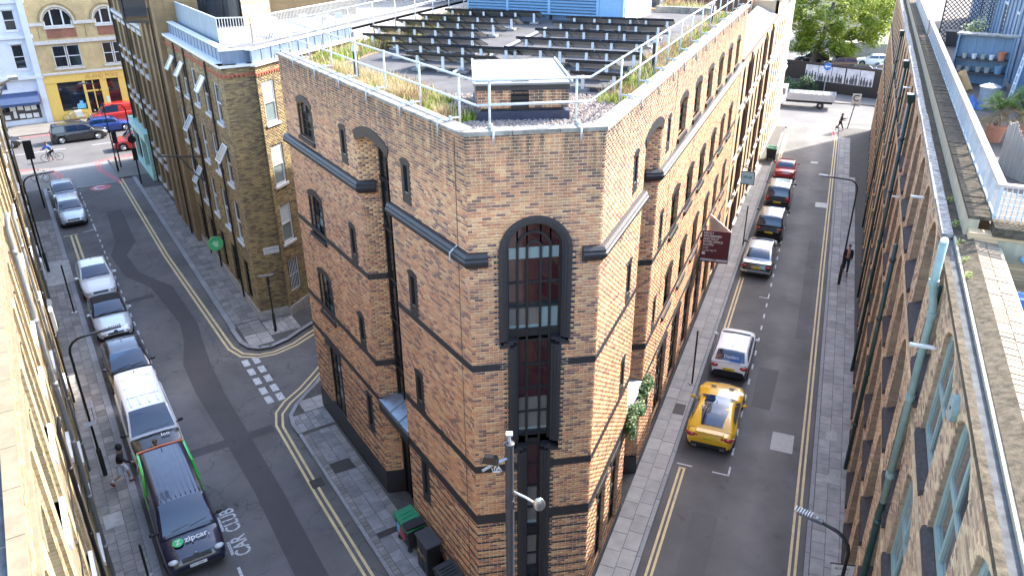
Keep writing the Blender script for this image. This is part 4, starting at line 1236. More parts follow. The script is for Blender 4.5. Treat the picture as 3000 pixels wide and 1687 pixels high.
# terrace railing and screen
RAIL = thing('terrace_railing', 'white bar railing and pale metal screen round the roof terrace', 'railing', (-13, 42, 13.5))
C0 = np.array(FL.pt(26.2, -.9, 0)[:2]); C1 = np.array([-12.75, 39.75]); C2 = C1 + hd(20) * 26
E0 = np.array(FL.pt(36.0, -.9, 0)[:2])
n_ = 12
for i in range(n_):
    a, b = C0 + (E0 - C0) * i / n_, C0 + (E0 - C0) * (i + 1) / n_
    m = MB(); nn = nL * .02
    m.slab([tuple(a - nn), tuple(b - nn), tuple(b + nn), tuple(a + nn)], 13.55, 14.85); put('screen_panel', m, M['screen'], RAIL)
m = MB(); m.tube([(*E0, 14.88), (*C0, 14.88), (*C1, 14.88), (*C2, 14.88)], .035, 6); m.tube([(*C0, 13.65), (*C1, 13.65), (*C2, 13.65)], .02, 6); put('handrail', m, M['white'], RAIL)
bars = MB()
def barrun(A, B, step, mbx, z0=13.6, z1=14.87, r=.009):
    L = np.linalg.norm(B - A); k = int(L / step)
    for i in range(k + 1):
        p = A + (B - A) * i / k; mbx.box((p[0] - r, p[1] - r, z0), (p[0] + r, p[1] + r, z1))
cnt = 0
for A, B in ((C0, C1), (C1, C1 + hd(20) * 12)):
    L = np.linalg.norm(B - A); k = int(L / .13)
    for i in range(k + 1):
        p = A + (B - A) * i / k; x = MB(); x.box((p[0] - .011, p[1] - .011, 13.6), (p[0] + .011, p[1] + .011, 14.87)); put('bar', x, M['white'], RAIL)
barrun(C1 + hd(20) * 12.1, C2, .14, bars); tag(put('bars', bars, M['white'], RAIL), kind='stuff')
# timber pavilion on the terrace
PAV = thing('terrace_pavilion', 'timber-clad rooftop pavilion with dark glazed doors behind the terrace railing', 'building', (-16, 50, 13.5))
pc = np.array([-15.75, 47.9]); pe = hd(17.0); pl_ = hd(-78.0)
FP1 = Frame(pc, pe, rightof(pe)); FP2 = Frame(pc, pl_, -rightof(pl_) * -1 if False else np.array([-0.2, -0.98]))
core = MB(); core.slab([tuple(pc + pe * .0 - rightof(pe) * .08), tuple(pc + pe * 26 - rightof(pe) * .08), tuple(pc + pe * 26 + pl_ * 8), tuple(pc + pl_ * 8)], 13.5, 18.0); put('core', core, M['blackmetal'], PAV)
doors = [(5.2, 8.2), (10.0, 12.6), (14.6, 17.6), (20, 23)]
for k in range(27):
    z = 13.52 + k * .165
    segs = sub([(0, 26)], doors if z < 16.2 else [])
    for a, b in segs:
        m = MB(); m.fbox(FP1, a, b, -.02, .0 + .012 * (k % 2), z, z + .155); put('board', m, M['timber'], PAV)
for a, b in doors:
    window(FP1, PAV, a, b, 13.52, 16.2, 0, 2, 1, -.01, M['white'] if a > 9 else M['galv'], M['glass'], edge=.09, bar=.08, name='glazed_door')
F2 = Frame(pc, pl_, np.array([-math.cos(R(78)) * -1 * -1, -1]) if False else rightof(pl_) * -1)
if F2.n[1] > 0: F2 = Frame(pc, pl_, rightof(pl_))
window(F2, PAV, 0.1, 8.0, 13.52, 17.5, 0, [1.2, 2.3, 2.5, 4.0, 4.2, 6.0], 1, .08, M['blackmetal'], M['glass'], edge=.15, bar=.12, name='glazed_screen')
lo = thing('sun_lounger', 'white tilted sun lounger on the terrace by the railing', 'sun lounger', (-12.6, 43.2, 13.5), R(25))
m = MB(); m.hexa([(-.3, -.9, .3), (.3, -.9, .3), (.3, .3, .3), (-.3, .3, .3), (-.3, -.9, .35), (.3, -.9, .35), (.3, .3, .35), (-.3, .3, .35)]); put('seat', m, M['white'], lo, world=False)
m = MB(); m.hexa([(-.3, .3, .3), (.3, .3, .3), (.3, .95, .85), (-.3, .95, .85), (-.3, .27, .35), (.3, .27, .35), (.3, .92, .9), (-.3, .92, .9)]); put('backrest', m, M['white'], lo, world=False)
for x, y in ((-.27, -.8), (.27, -.8), (-.27, .3), (.27, .3)):
    m = MB(); m.box((x - .02, y - .02, 0), (x + .02, y + .02, .3)); put('leg', m, M['galv'], lo, world=False)
tb = thing('terrace_table', 'small round metal table on the terrace', 'table', (-10.6, 46.0, 13.5))
m = MB(); m.lathe([(.4, 0), (.42, .01), (.42, .03), (.4, .04)], (0, 0, .7)); put('table_top', m, M['white'], tb, world=False)
for i in range(3):
    t = i * 2.09; m = MB(); m.tube([(.05 * math.cos(t), .05 * math.sin(t), .7), (.3 * math.cos(t), .3 * math.sin(t), 0)], .015, 6); put('leg', m, M['white'], tb, world=False)
for i, (x, y, rz, lb) in enumerate(((-11.5, 45.3, .6, 'white metal chair left of the round terrace table'), (-9.8, 46.4, 3.4, 'white metal chair right of the round terrace table'))):
    ch = thing('terrace_chair', lb, 'chair', (x, y, 13.5), rz, 'chairs at the terrace table')
    m = MB(); m.box((-.22, -.22, .44), (.22, .22, .47)); put('seat', m, M['white'], ch, world=False)
    m = MB(); m.box((-.22, .2, .6), (.22, .23, .9)); put('backrest', m, M['white'], ch, world=False)
    for xx, yy, h in ((-.2, -.2, .44), (.2, -.2, .44), (-.2, .2, .9), (.2, .2, .9)):
        m = MB(); m.box((xx - .015, yy - .015, 0), (xx + .015, yy + .015, h)); put('leg', m, M['white'], ch, world=False)
# street name plate and green disc sign, wall crane
sg = thing('street_sign', 'white street name plate on the corner of the stock-brick building', 'sign', FE.pt(1.05, .03, 3.75))
m = MB(); m.fbox(FE, .62, 1.42, .0, .03, 3.72, 4.08); put('plate', m, M['white'], sg)
M['print_b'] = plain('black_print', (0.03, 0.03, 0.03), 0.6); M['print_r'] = plain('red_print', (0.4, 0.05, 0.05), 0.6)
xd = e3(FE.e); text_mesh('lettering', 'Gatesborough', .13, M['print_b'], sg, FE.pt(.67, .032, 3.92), xd, (0, 0, 1), sx=.9); text_mesh('lettering', 'Street', .13, M['print_b'], sg, FE.pt(.67, .032, 3.78), xd, (0, 0, 1), sx=.9); text_mesh('lettering', 'EC2', .06, M['print_r'], sg, FE.pt(1.15, .032, 3.79), xd, (0, 0, 1))
M['green_sign'] = plain('green_sign', (0.1, 0.5, 0.2), 0.4, var=.05); M['green_lt'] = plain('pale_green_print', (0.45, 0.75, 0.5), 0.5)
gs = thing('hanging_sign', 'round green hanging sign on the stock-brick wall', 'sign', FL.pt(28.2, .5, 2.8))
FGS = Frame(FL.pt(28.2, .15, 0)[:2], nL, -eL)
m = MB(); cz = 2.75
pts = [FGS.pt(.5 + .42 * math.cos(t), .03, cz + .42 * math.sin(t)) for t in np.linspace(0, 2 * math.pi, 25)[:-1]]; pt2 = [FGS.pt(.5 + .42 * math.cos(t), -.03, cz + .42 * math.sin(t)) for t in np.linspace(0, 2 * math.pi, 25)[:-1]]
m.prism(pts, pt2); put('disc', m, M['green_sign'], gs)
m = MB(); m.poly([FGS.pt(.5 + x, .034, cz + z) for x, z in ((-.17, -.02), (-.08, -.2), (.06, -.16), (.17, .03), (.1, .16), (-.02, .1), (-.12, .14))]); put('emblem', m, M['green_lt'], gs)
for i, chh in enumerate('THE GREEN CUP'):
    if chh == ' ': continue
    t = R(150 - i * 10); text_mesh('lettering', chh, .1, M['print_b'], gs, FGS.pt(.5 + .27 * math.cos(t) , .034, cz + .27 * math.sin(t)), e3(FGS.e * math.sin(t)) [:2] + (-math.cos(t),), e3(FGS.e * math.cos(t))[:2] + (math.sin(t),))
m = MB(); m.tube([FL.pt(28.2, 0, 3.2), FL.pt(28.2, .65, 3.2)], .02, 6); put('bracket', m, M['blackmetal'], gs)
cr = thing('wall_crane', 'black iron wall crane arm on the stock-brick wall', 'crane', FL.pt(31.0, 0, 6.8))
m = MB(); m.tube([FL.pt(30.6, .1, 7.1), FL.pt(31.6, 1.2, 7.05), FL.pt(32.4, 2.1, 7.0)], .05, 6); put('arm', m, M['blackmetal'], cr)
m = MB(); m.tube([FL.pt(30.6, .08, 5.6), FL.pt(30.9, .5, 6.0), FL.pt(31.3, .95, 6.7), FL.pt(31.5, 1.1, 7.0)], .04, 6); put('brace', m, M['blackmetal'], cr)
m = MB(); m.tube([FL.pt(30.6, .08, 4.6), FL.pt(30.6, .08, 8.2)], .06, 6); put('mast', m, M['blackmetal'], cr)
m = MB(); m.tube([FL.pt(30.9 + .22 * math.cos(t), .38, 6.72 + .22 * math.sin(t)) for t in np.linspace(0, 6.283, 13)], .025, 5); put('scroll', m, M['blackmetal'], cr)
for s_ in (25.7, 30.65, 33.2):
    m = MB(); m.tube([FL.pt(s_, .1, .3), FL.pt(s_, .1, 13.0)], .055, 8); 
    for z in (2.5, 5, 7.5, 10): m.tube([FL.pt(s_, .1, z), FL.pt(s_, .1, z + .15)], .075, 8)
    put('drainpipe', m, M['blackmetal'], B2)
fe = MB()
for i in range(8): fe.fbox(FL, 29.6, 30.6, .03, .5, 2.2 + i * .45, 2.25 + i * .45)

# ------------------------------------------------------------------ taller dark brick building beyond
B3 = thing('warehouse_building', 'tall dark brick warehouse with stone lintels further up the left street', 'building', FL.pt(47, -5, 0))
core = MB(); core.slab(q2(FL, [(36.02, -.28), (59.4, -.28), (59.4, -12), (36.02, -12)]), 0, 16.5)
M['stocktex'] = bricktex('stock_brick_far', tuple(eL), BR_STOCK, (.13, .1, .07)); M['stocktex_e'] = bricktex('stock_brick_far_end', tuple(nL), BR_STOCK, (.13, .1, .07))
put('wall', core, M['stocktex'], B3)
pier = [36.05, 37.9, 39.9, 41.9, 44.2, 46.5, 48.8, 51.1, 53.4, 55.7, 58.2]
for i, s_ in enumerate(pier):
    m = MB(); w = .95 if i < 4 else .85; p = .3 if i < 4 else 0.0
    m.fbox(FL, s_, s_ + w, -.29, p, 0, 16.4); put('pier', m, M['stocktex'], B3)
M['stone_w'] = plain('painted_stone', (0.45, 0.43, 0.4), 0.7, var=0.15, scale=5)
for i in range(3, len(pier) - 1):
    a, b = pier[i] + .9, pier[i + 1]
    for z0, z1 in ((10.0, 12.0), (6.7, 9.0), (3.4, 5.7), (.6, 2.4)):
        window(FL, B3, a, b, z0, z1, 0, 2, 3, -.2, M['blackmetal'], M['glass'], edge=.06, singles=False)
        m = MB(); m.fbox(FL, a - .1, b + .1, -.26, .03, z1, z1 + .28); put('lintel', m, M['stone_w'], B3)
        m = MB(); m.fbox(FL, a - .05, b + .05, -.25, .06, z0 - .15, z0); put('sill', m, M['stone_w'], B3)
for i in range(0, 3):
    a, b = pier[i] + .95, pier[i + 1]
    for z0, z1 in ((10.4, 12.2), (7.4, 9.4), (4.4, 6.4), (1, 3.2)):
        window(FL, B3, a, b, z0, z1, 0, 1, 2, -.22, M['white'], M['glass'], edge=.06, singles=False)
m = MB(); m.fbox(FL, 43.9, 59.4, -.2, .12, 12.5, 12.75); put('string_course', m, M['stone_w'], B3)
m = MB(); m.fbox(FL, 36, 59.6, -.3, .25, 15.6, 15.9); put('cornice', m, M['stone_w'], B3)
for s_, r_ in ((43.4, .07), (57.9, .07), (50.9, .06), (37.6, .05)):
    m = MB(); m.tube([FL.pt(s_, .36 if s_ < 43 else .1, .2), FL.pt(s_, .36 if s_ < 43 else .1, 14.5)], r_, 8); put('drainpipe', m, M['blackmetal'], B3)
M['teal'] = plain('pale_green_shopfront', (0.35, 0.55, 0.48), 0.5)
m = MB(); m.fbox(FL, 51.5, 59.3, -.25, .35, 0.1, .5); m.fbox(FL, 51.5, 52.0, -.2, .3, .5, 3.2); m.fbox(FL, 55.0, 55.5, -.2, .3, .5, 3.2); m.fbox(FL, 58.8, 59.3, -.2, .3, .5, 3.2); m.fbox(FL, 51.5, 59.3, -.2, .4, 3.2, 3.9); put('shopfront', m, M['teal'], B3)

# ------------------------------------------------------------------ shops over the left main road
M['yellowpaint'] = plain('yellow_shopfront_paint', (0.62, 0.42, 0.1), 0.5, var=.08); M['brown_letter'] = plain('brown_letter', (0.35, 0.2, 0.06), 0.5)
SH = thing('shop_building', 'yellow brick building with yellow shopfront and arched upper windows', 'building', FS.pt(0, 0, 0))
M['shopbrick'] = bricktex('shop_brick', tuple(nL), [(0, (.4, .3, .15)), (.3, (.42, .32, .16)), (.7, (.47, .36, .18)), (1, (.4, .3, .15))], (.36, .29, .18))
core = MB(); core.slab(q2(FS, [(-14, -.3), (5.4, -.3), (5.4, -9), (-14, -9)]), 0, 15); put('wall_core', core, M['shopbrick'], SH)
wl_ = Bricker(); P = FS.pt
wins = [(1.45, 3.95), (-2.6, -.7), (-6.6, -4.4), (-10.6, -8.4)]
arc = [(1.55, 4.1), (-2.7, -.55), (-6.7, -4.3), (-10.7, -8.3)]
wall = MB()
def rowwall(mb, F, s0, s1, z0, z1, holes, st=.1, n=0.0, d=.3):
    z = z0
    while z < z1 - .001:
        zb = min(z + st, z1); hsx = [iv for iv in (row_iv(h, (z + zb) / 2, 0) for h in holes) if iv]
        for a, b in sub([(s0, s1)], hsx): mb.poly([F.pt(a, n, z), F.pt(b, n, z), F.pt(b, n, zb), F.pt(a, n, zb)])
        z = zb
hh = [('r', a, b, 5.35, 7.6) for a, b in wins] + [('a', a, b, 9.4, 9.9, (b - a) / 2) for a, b in arc]
rowwall(wall, FS, -14, 5.4, 4.9, 15, hh); put('wall', wall, M['shopbrick'], SH)
rv = Each(M['stone_w'], SH, 'reveal')
for a, b in wins: reveal(rv, FS, a, b, 5.35, 7.6, 0, .3)
for a, b in arc: reveal(rv, FS, a, b, 9.4, 9.9, (b - a) / 2, .3)
for a, b in wins:
    m_ = (a + b) / 2
    for x0, x1 in ((a, m_ - .06), (m_ + .06, b)): sash(FS, SH, x0, x1, 5.4, 7.55, -.15, M['white'], M['glass'], M['glass'], sill=False)
    mb = MB(); mb.fbox(FS, a - .15, b + .15, -.1, .12, 5.2, 5.36); put('sill', mb, M['stone_w'], SH)
    mb = MB(); mb.fbox(FS, a - .1, b + .1, -.02, .03, 8.3, 9.2); put('brick_panel', mb, bricktex('panel_red%d' % int(a * 10), tuple(nL), [(0, (.2, .08, .05)), (.3, (.22, .085, .05)), (.7, (.28, .11, .07)), (1, (.2, .08, .05))], (.2, .14, .1)), SH)
for a, b in arc:
    w = (b - a) / 2
    window(FS, SH, a, b, 9.4, 9.9, w, [a + (b - a) * .3, b - (b - a) * .3], 1, -.12, M['white'], M['glass'], edge=.12, bar=.14, singles=True)
    mb = MB(); arch_ring(mb, FS, a - .1, b + .1, 9.9, w + .1, .12, -.02, .08, 16); put('arch_moulding', mb, M['stone_w'], SH)
    mb = MB(); arch_ring(mb, FS, a - .38, b + .38, 9.9, w + .38, .07, -.02, .05, 16); put('arch_moulding', mb, M['stocktex_e'], SH)
    mb = MB(); mb.fbox(FS, a - .1, b + .1, -.1, .15, 9.2, 9.4); put('sill', mb, M['stone_w'], SH)
m = MB(); m.fbox(FS, -14, 5.4, -.02, .15, 7.75, 8.1); put('string_course', m, M['stone_w'], SH)
for a, b in ((4.15, 5.4), (-.5, 1.5), (-4.3, -2.75)):
    m = MB(); m.fbox(FS, a, b, -.02, .14, 9.55, 9.85); put('impost', m, M['stone_w'], SH)
for a in (4.75, .5):
    m = MB(); m.fbox(FS, a - .01, a + .01, -.02, .02, 8.2, 9.4); put('joint', m, M['blackmetal'], SH)
m = MB(); m.fbox(FS, -14, 5.45, -.02, .35, 4.75, 4.95); put('fascia_cap', m, M['stone_w'], SH)
# shopfront
m = MB(); m.fbox(FS, -2.6, 5.4, -.02, .22, 3.95, 4.75); put('fascia', m, M['yellowpaint'], SH)
text_mesh('lettering', 'ISLAND POKE', .52, M['brown_letter'], SH, FS.pt(1.55, .225, 4.12), e3(-FS.e), (0, 0, 1), bold=.008, sx=.98)
m = MB()
for a, b in ((4.3, 5.4), (1.7, 1.95), (.1, .3), (-.35, .1), (-2.6, -1.5)): m.fbox(FS, a, b, -.05, .15, .12, 3.95)
m.fbox(FS, 1.95, 4.3, -.05, .14, .12, 1.0); m.fbox(FS, -1.5, -.35, -.05, .14, .12, .7); m.fbox(FS, .3, 1.7, -.05, .12, 2.75, 2.9); m.fbox(FS, .95, 1.05, -.05, .1, .12, 3.95)
put('shopfront_frame', m, M['yellowpaint'], SH)
for a, b, z0, z1 in ((1.95, 4.3, 1.0, 3.9), (.3, .95, .2, 2.75), (1.05, 1.7, .2, 2.75), (.3, 1.7, 2.9, 3.9), (-1.5, -.35, .7, 3.9)):
    g = MB(); g.poly([FS.pt(a, -.02, z0), FS.pt(b, -.02, z0), FS.pt(b, -.02, z1), FS.pt(a, -.02, z1)]); put('shop_pane', g, M['glass'], SH)
M['skyblue'] = plain('blue_poster', (.12, .4, .62), .6)
m = MB(); m.fbox(FS, 2.1, 2.9, .0, .03, 1.1, 1.6); m.fbox(FS, 2.3, 2.6, .0, .035, 1.6, 1.9); put('window_display', m, M['skyblue'], SH)
m = MB(); m.fbox(FS, -.3, 0, .155, .17, 1.4, 2.1); put('menu_board', m, M['white'], SH)
SE = thing('shop_building', 'next shop to the right of the yellow shopfront with a dark window', 'building', FS.pt(-8, 0, 0))
m = MB(); m.fbox(FS, -14, -2.65, -.02, .2, 3.9, 4.75); m.fbox(FS, -3.2, -2.65, -.02, .16, .1, 3.9); put('shopfront_frame', m, M['blackmetal'], SE)
g = MB(); g.poly([FS.pt(-14, .02, .4), FS.pt(-3.2, .02, .4), FS.pt(-3.2, .02, 3.9), FS.pt(-14, .02, 3.9)]); put('shop_pane', g, M['glass'], SE)
# white building with navy awning
M['paleblue'] = plain('pale_render', (0.5, 0.53, 0.58), 0.7, var=.06, scale=1.5); M['navy'] = plain('navy_canvas', (0.025, 0.05, 0.12), 0.75, var=.12)
WB = thing('shop_building', 'white rendered building with navy awning and papered shop window', 'building', FS.pt(9, 0, 0))
core = MB(); core.slab(q2(FS, [(5.42, -.3), (22, -.3), (22, -9), (5.42, -9)]), 0, 15); put('wall_core', core, M['paleblue'], WB)
wall = MB(); hh = []
for c in (6.95, 9.3, 12, 14.7):
    for z0, z1 in ((5.6, 7.95), (9.3, 11.2), (12.4, 14)): hh.append(('r', c - .5, c + .5, z0, z1))
hh.append(('r', 6.3, 11.5, .6, 2.9)); hh.append(('r', 12.3, 16.5, .6, 2.9))
rowwall(wall, FS, 5.42, 22, 0, 15, hh, n=.02); put('wall', wall, M['paleblue'], WB)
rv = Each(M['white'], WB, 'reveal')
for c in (6.95, 9.3, 12, 14.7):
    for z0, z1 in ((5.6, 7.95), (9.3, 11.2), (12.4, 14)):
        reveal(rv, FS, c - .5, c + .5, z0, z1, 0, .2, .02); sash(FS, WB, c - .5, c + .5, z0, z1, -.1, M['white'], M['glass'], M['glass'])
        m = MB(); m.fbox(FS, c - .65, c + .65, .0, .1, z1 + .05, z1 + .25); put('lintel', m, M['paleblue'], WB)
reveal(rv, FS, 6.3, 11.5, .6, 2.9, 0, .2, .02)
m = MB(); m.fbox(FS, 5.42, 6.0, 0, .3, 0, 15); put('pilaster', m, M['paleblue'], WB)
for z in (4.6, 8.5, 11.8):
    m = MB(); m.fbox(FS, 5.3, 22, .0, .35 if z < 5 else .2, z, z + .3); put('cornice', m, M['paleblue'], WB)
g = MB(); g.poly([FS.pt(6.3, -.1, .6), FS.pt(11.5, -.1, .6), FS.pt(11.5, -.1, 2.9), FS.pt(6.3, -.1, 2.9)]); put('shop_pane', g, M['glass'], WB)
r3 = random.Random(4)
for i in range(9):
    x, z = 6.6 + (i % 5) * .62 + r3.uniform(-.05, .05), .75 + (i // 5) * .75 + r3.uniform(-.05, .1)
    m = MB(); m.fbox(FS, x, x + (.5 if i != 3 else .28), -.09, -.085, z, z + (.45 if i != 3 else .7)); put('paper', m, M['white'], WB)
m = MB(); m.prism([FS.pt(6.2, .0, 3.3), FS.pt(12, .0, 3.3), FS.pt(12, .9, 2.35), FS.pt(6.2, .9, 2.35)], [FS.pt(6.2, .0, 3.36), FS.pt(12, .0, 3.36), FS.pt(12, .95, 2.4), FS.pt(6.2, .95, 2.4)]); m.fbox(FS, 6.2, 12, .88, .93, 2.15, 2.38); put('awning', m, M['navy'], WB)
m = MB(); m.fbox(FS, 8.7, 11.2, .02, .08, 3.75, 4.3); sgn = put('fascia_sign', m, M['navy'], WB)
text_mesh('lettering', 'ers', .4, M['white'], WB, FS.pt(9.5, .085, 3.92), e3(-FS.e), (0, 0, 1), bold=.01)
# ------------------------------------------------------------------ right-hand building with the arched bays
M['sage'] = plain('sage_window_paint', (0.22, 0.3, 0.27), 0.45, var=.1); M['sill_d'] = plain('blue_brick_sill', (0.055, 0.048, 0.046), 0.9, spec=.2, var=.35, scale=14, bmp=.4)
M['lime'] = plain('lime_render', (0.34, 0.3, 0.21), 0.9, var=.22, scale=1.6, stretch=(3, 3, .6), bmp=.1)
M['moss'] = plain('mossy_brick_coping', (0.085, 0.07, 0.05), 0.95, spec=.1, var=.5, scale=9, bmp=.6)
M['flash'] = plain('white_flashing', (0.25, 0.245, 0.235), 0.9, spec=.1, var=.55, scale=7, bmp=.3)
M['leadg'] = plain('lead_gutter', (0.085, 0.09, 0.095), 0.9, metal=0, spec=.1, var=.35, scale=4, bmp=.3)
M['pipe_g'] = plain('dark_green_pipe', (0.018, 0.05, 0.045), 0.35, var=.15); M['pipe_p'] = plain('pale_green_pipe', (0.2, 0.29, 0.27), 0.4, var=.12)
RBT = thing('arched_warehouse', 'long buff brick building with arched window bays down the right side of the street', 'building', FB.pt(20, -3, 0))
rb = Bricker(); rbr = Bricker()
PIT = 2.9; RB0, RB1 = -15.0, 62.0
cs = [(-1.75 + PIT * k) for k in range(-4, 22)]
rows_rb = [(10.35, 11.95), (7.15, 8.8), (4.05, 5.85), (.6, 2.75)]
BWID = 1.86
NEAR = 22
hs = []
for c in cs:
    if c > NEAR: continue
    for z0, zs in rows_rb: hs.append(('a', c - BWID / 2, c + BWID / 2, z0, zs + (.45 if c < -5 else 0), .4 if c < -5 else .9))
rb.wall(FB, RB0, NEAR, .1, 13.0, hs)
rb.finish(RBT, M['rb'], M['rb_o'], M['mortar_b'], 300)
M['rbtex'] = bricktex('buff_brick_far', tuple(_erb), BR_RB, (.3, .24, .16)); M['rbjamb'] = bricktex('brown_brick_jamb', (FB.n[0], FB.n[1]), [(0, (.2, .12, .08)), (.3, (.21, .13, .085)), (.7, (.33, .23, .15)), (1, (.2, .1, .06))], (.3, .24, .16))
wallf = MB(); hh = []
for c in cs:
    if c > NEAR:
        for z0, zs in rows_rb: hh.append(('a', c - BWID / 2, c + BWID / 2, z0, zs, .9))
rowwall(wallf, FB, NEAR, RB1, 0, 13.0, hh, .15); put('wall', wallf, M['rbtex'], RBT)
back = MB(); back.slab(q2(FB, [(RB0, -.5), (RB1, -.5), (RB1, -9), (RB0, -9)]), 0, 10.5); put('wall_core', back, M['mortar_d'], RBT)
ew = MB(); ew.slab(q2(FB, [(RB1 - .2, 0), (RB1, 0), (RB1, -9), (RB1 - .2, -9)]), 0, 13.0); put('end_wall', ew, M['rbtex'], RBT)
jm = Each(M['rbjamb'], RBT, 'reveal')
for c in cs:
    for z0, zs in rows_rb:
        a, b = c - BWID / 2, c + BWID / 2; near_ = c < -5; ri = .4 if near_ else .9; zs = zs + (.45 if near_ else 0)
        reveal(jm, FB, a, b, z0, zs, ri, .2 if near_ else .46)
        window(FB, RBT, a, b, z0 + (.05 if near_ else .12), zs, ri, 2, 2, -.08 if near_ else -.34, M['sage'] if c < 12 else M['blackmetal'], lambda i, j: rnd.choice([M['glass'], M['glass'], M['glass_grey'], M['glass_pale']]), singles=c < 10, **({'edge': .16, 'bar': .12} if near_ else {'edge': .1, 'bar': .07}))
        m = MB(); P = FB.pt
        m.hexa([P(a - .06, -.34 if not near_ else -.07, z0 - .02), P(b + .06, -.34 if not near_ else -.07, z0 - .02), P(b + .06, .07, z0 - .16), P(a - .06, .07, z0 - .16), P(a - .06, -.34 if not near_ else -.07, z0 + (.2 if not near_ else .04)), P(b + .06, -.34 if not near_ else -.07, z0 + (.2 if not near_ else .04)), P(b + .06, .07, z0 - .02), P(a - .06, .07, z0 - .02)])
        put('sill', m, M['sill_d'], RBT)
        if c < 8:
            m = MB(); arch_ring(m, FB, a, b, zs, ri, .11, -.01, .012, 12); put('arch_head', m, M['lime'] if False else M['rbtex'], RBT)
# string courses
for z in (9.78, 6.72, 3.75):
    m = MB(); m.fbox(FB, RB0, RB1, -.01, .035, z, z + .09); put('string_course', m, M['rbtex'], RBT)
# parapet: flashing, gutter, rendered upstand, mossy coping
SPL = -3.1                                      # where the tall part ends
for a, b in [(SPL + i * 2.4, SPL + (i + 1) * 2.4) for i in range(28)]:
    b = min(b, RB1)
    if b - a < .1: continue
    m = MB(); m.fbox(FB, a + .004, b - .004, -.2 + rnd.uniform(-.02, .02), .02 + rnd.uniform(-.01, .01), 13.0, 13.1 + rnd.uniform(0, .03)); put('flashing', m, M['flash'], RBT)
m = MB(); m.fbox(FB, SPL, RB1, -.42, -.17, 12.9, 13.04); put('gutter', m, M['moss'], RBT)
m = MB(); m.fbox(FB, SPL, RB1, -.62, -.42, 12.9, 13.5); put('upstand', m, M['lime'], RBT)
x = SPL; i = 0
while x < 30:
    m = MB(); h = 13.58 + rnd.uniform(-.012, .012); m.fbox(FB, x + .004, x + .221, -.84, -.4, 13.5, h); put('coping_brick', m, M['moss'], RBT); x += .225; i += 1
m = MB(); m.fbox(FB, x, RB1, -.84, -.4, 13.5, 13.58); put('coping', m, M['moss'], RBT)
# lower near part: lead gutter, mossy edge, broad brick top
m = MB(); m.fbox(FB, RB0, SPL, -.06, .05, 12.95, 13.06); put('parapet_edge', m, M['moss'], RBT)
m = MB(); m.fbox(FB, RB0, SPL, -.22, -.06, 12.9, 13.0); put('gutter', m, M['leadg'], RBT)
m = MB(); m.fbox(FB, RB0, SPL, -.27, -.22, 12.9, 13.08); put('gutter_edge', m, M['lime'], RBT)
m = MB(); P = FB.pt; m.prism([P(RB0, -.27, 12.9), P(SPL, -.27, 12.9), P(SPL, -.55, 12.9), P(RB0, -.55, 12.9)], [P(RB0, -.27, 13.1), P(SPL, -.27, 13.1), P(SPL, -.55, 13.18), P(RB0, -.55, 13.18)]); put('mossy_kerb', m, M['moss'], RBT)
M['rbtop_o'] = brickmat('brick_pale_top', [(0, (.16, .12, .08)), (.5, (.25, .195, .13)), (1, (.28, .225, .16))], obj=False, soot=.3)
top = MB(); kr = random.Random(3)
s_ = RB0
while s_ < SPL - .1:
    for k, (n_, d_) in enumerate(((-.55, .215), (-.775, .215))):
        z_ = 13.16 - k * .02; P = FB.pt; j = kr.uniform(-.008, .008); w = .066
        top.hexa([P(s_, n_, z_ - .1), P(s_ + w, n_, z_ - .1), P(s_ + w, n_ - d_, z_ - .1), P(s_, n_ - d_, z_ - .1), P(s_, n_, z_ + j), P(s_ + w, n_, z_ + j), P(s_ + w, n_ - d_, z_ + j - .02), P(s_, n_ - d_, z_ + j - .02)])
    s_ += .077
tag(put('brick_weathering', top, M['rbtop_o'], RBT), kind='stuff')
m = MB(); m.fbox(FB, RB0, SPL, -1.0, -.55, 12.4, 13.1); put('mortar_bed', m, M['mortar_b'], RBT)
m = MB(); m.fbox(FB, RB0, SPL, -1.06, -1.0, 10.5, 13.1); put('inner_wall', m, M['lime'], RBT)
# cross wall with stone bands between the two roof levels
m = MB(); m.fbox(FB, SPL - .3, SPL, -9, -.45, 10.5, 13.3); put('cross_wall', m, M['rbtex'], RBT)
m = MB(); m.fbox(FB, SPL - .4, SPL + .2, -9, -.86, 13.3, 13.5); put('cross_wall_coping', m, M['moss'], RBT)
m = MB(); m.fbox(FB, SPL - .31, SPL - .3, -9, -1.0, 12.75, 13.2); put('stone_band', m, M['lime'], RBT)
m = MB(); m.fbox(FB, RB0, SPL - .4, -9, -1.06, 10.5, 10.7); put('light_well_floor', m, M['blackmetal'], RBT)
m = MB(); m.fbox(FB, SPL, RB1, -9, -.85, 12.9, 13.38); put('terrace_floor', m, plain('terrace_boards', (.085, .07, .06), .85, var=.25, scale=3), RBT)
# blue machinery in the light well
M['bluepaint'] = plain('blue_gloss_paint', (0.05, 0.13, 0.36), 0.3, var=.12)
bm_ = thing('roof_beam', 'deep blue steel beam and box in the lower roof well at the right edge', 'beam', FB.pt(-5.5, -3.5, 10.7))
m = MB(); m.fbox(FB, -4.9, -4.5, -8, -1.08, 12.3, 12.6); put('beam', m, M['bluepaint'], bm_)
m = MB(); m.fbox(FB, -6.6, -4.95, -6, -1.3, 10.7, 12.2); put('box', m, M['bluepaint'], bm_)
m = MB(); m.tube([FB.pt(-3.5, -1.5, 12.9), FB.pt(-3.9, -1.6, 12.9), FB.pt(-4.6, -2.2, 12.8)], .07, 8); put('pipe', m, plain('pale_blue_pipe', (.2, .42, .6), .4), bm_)
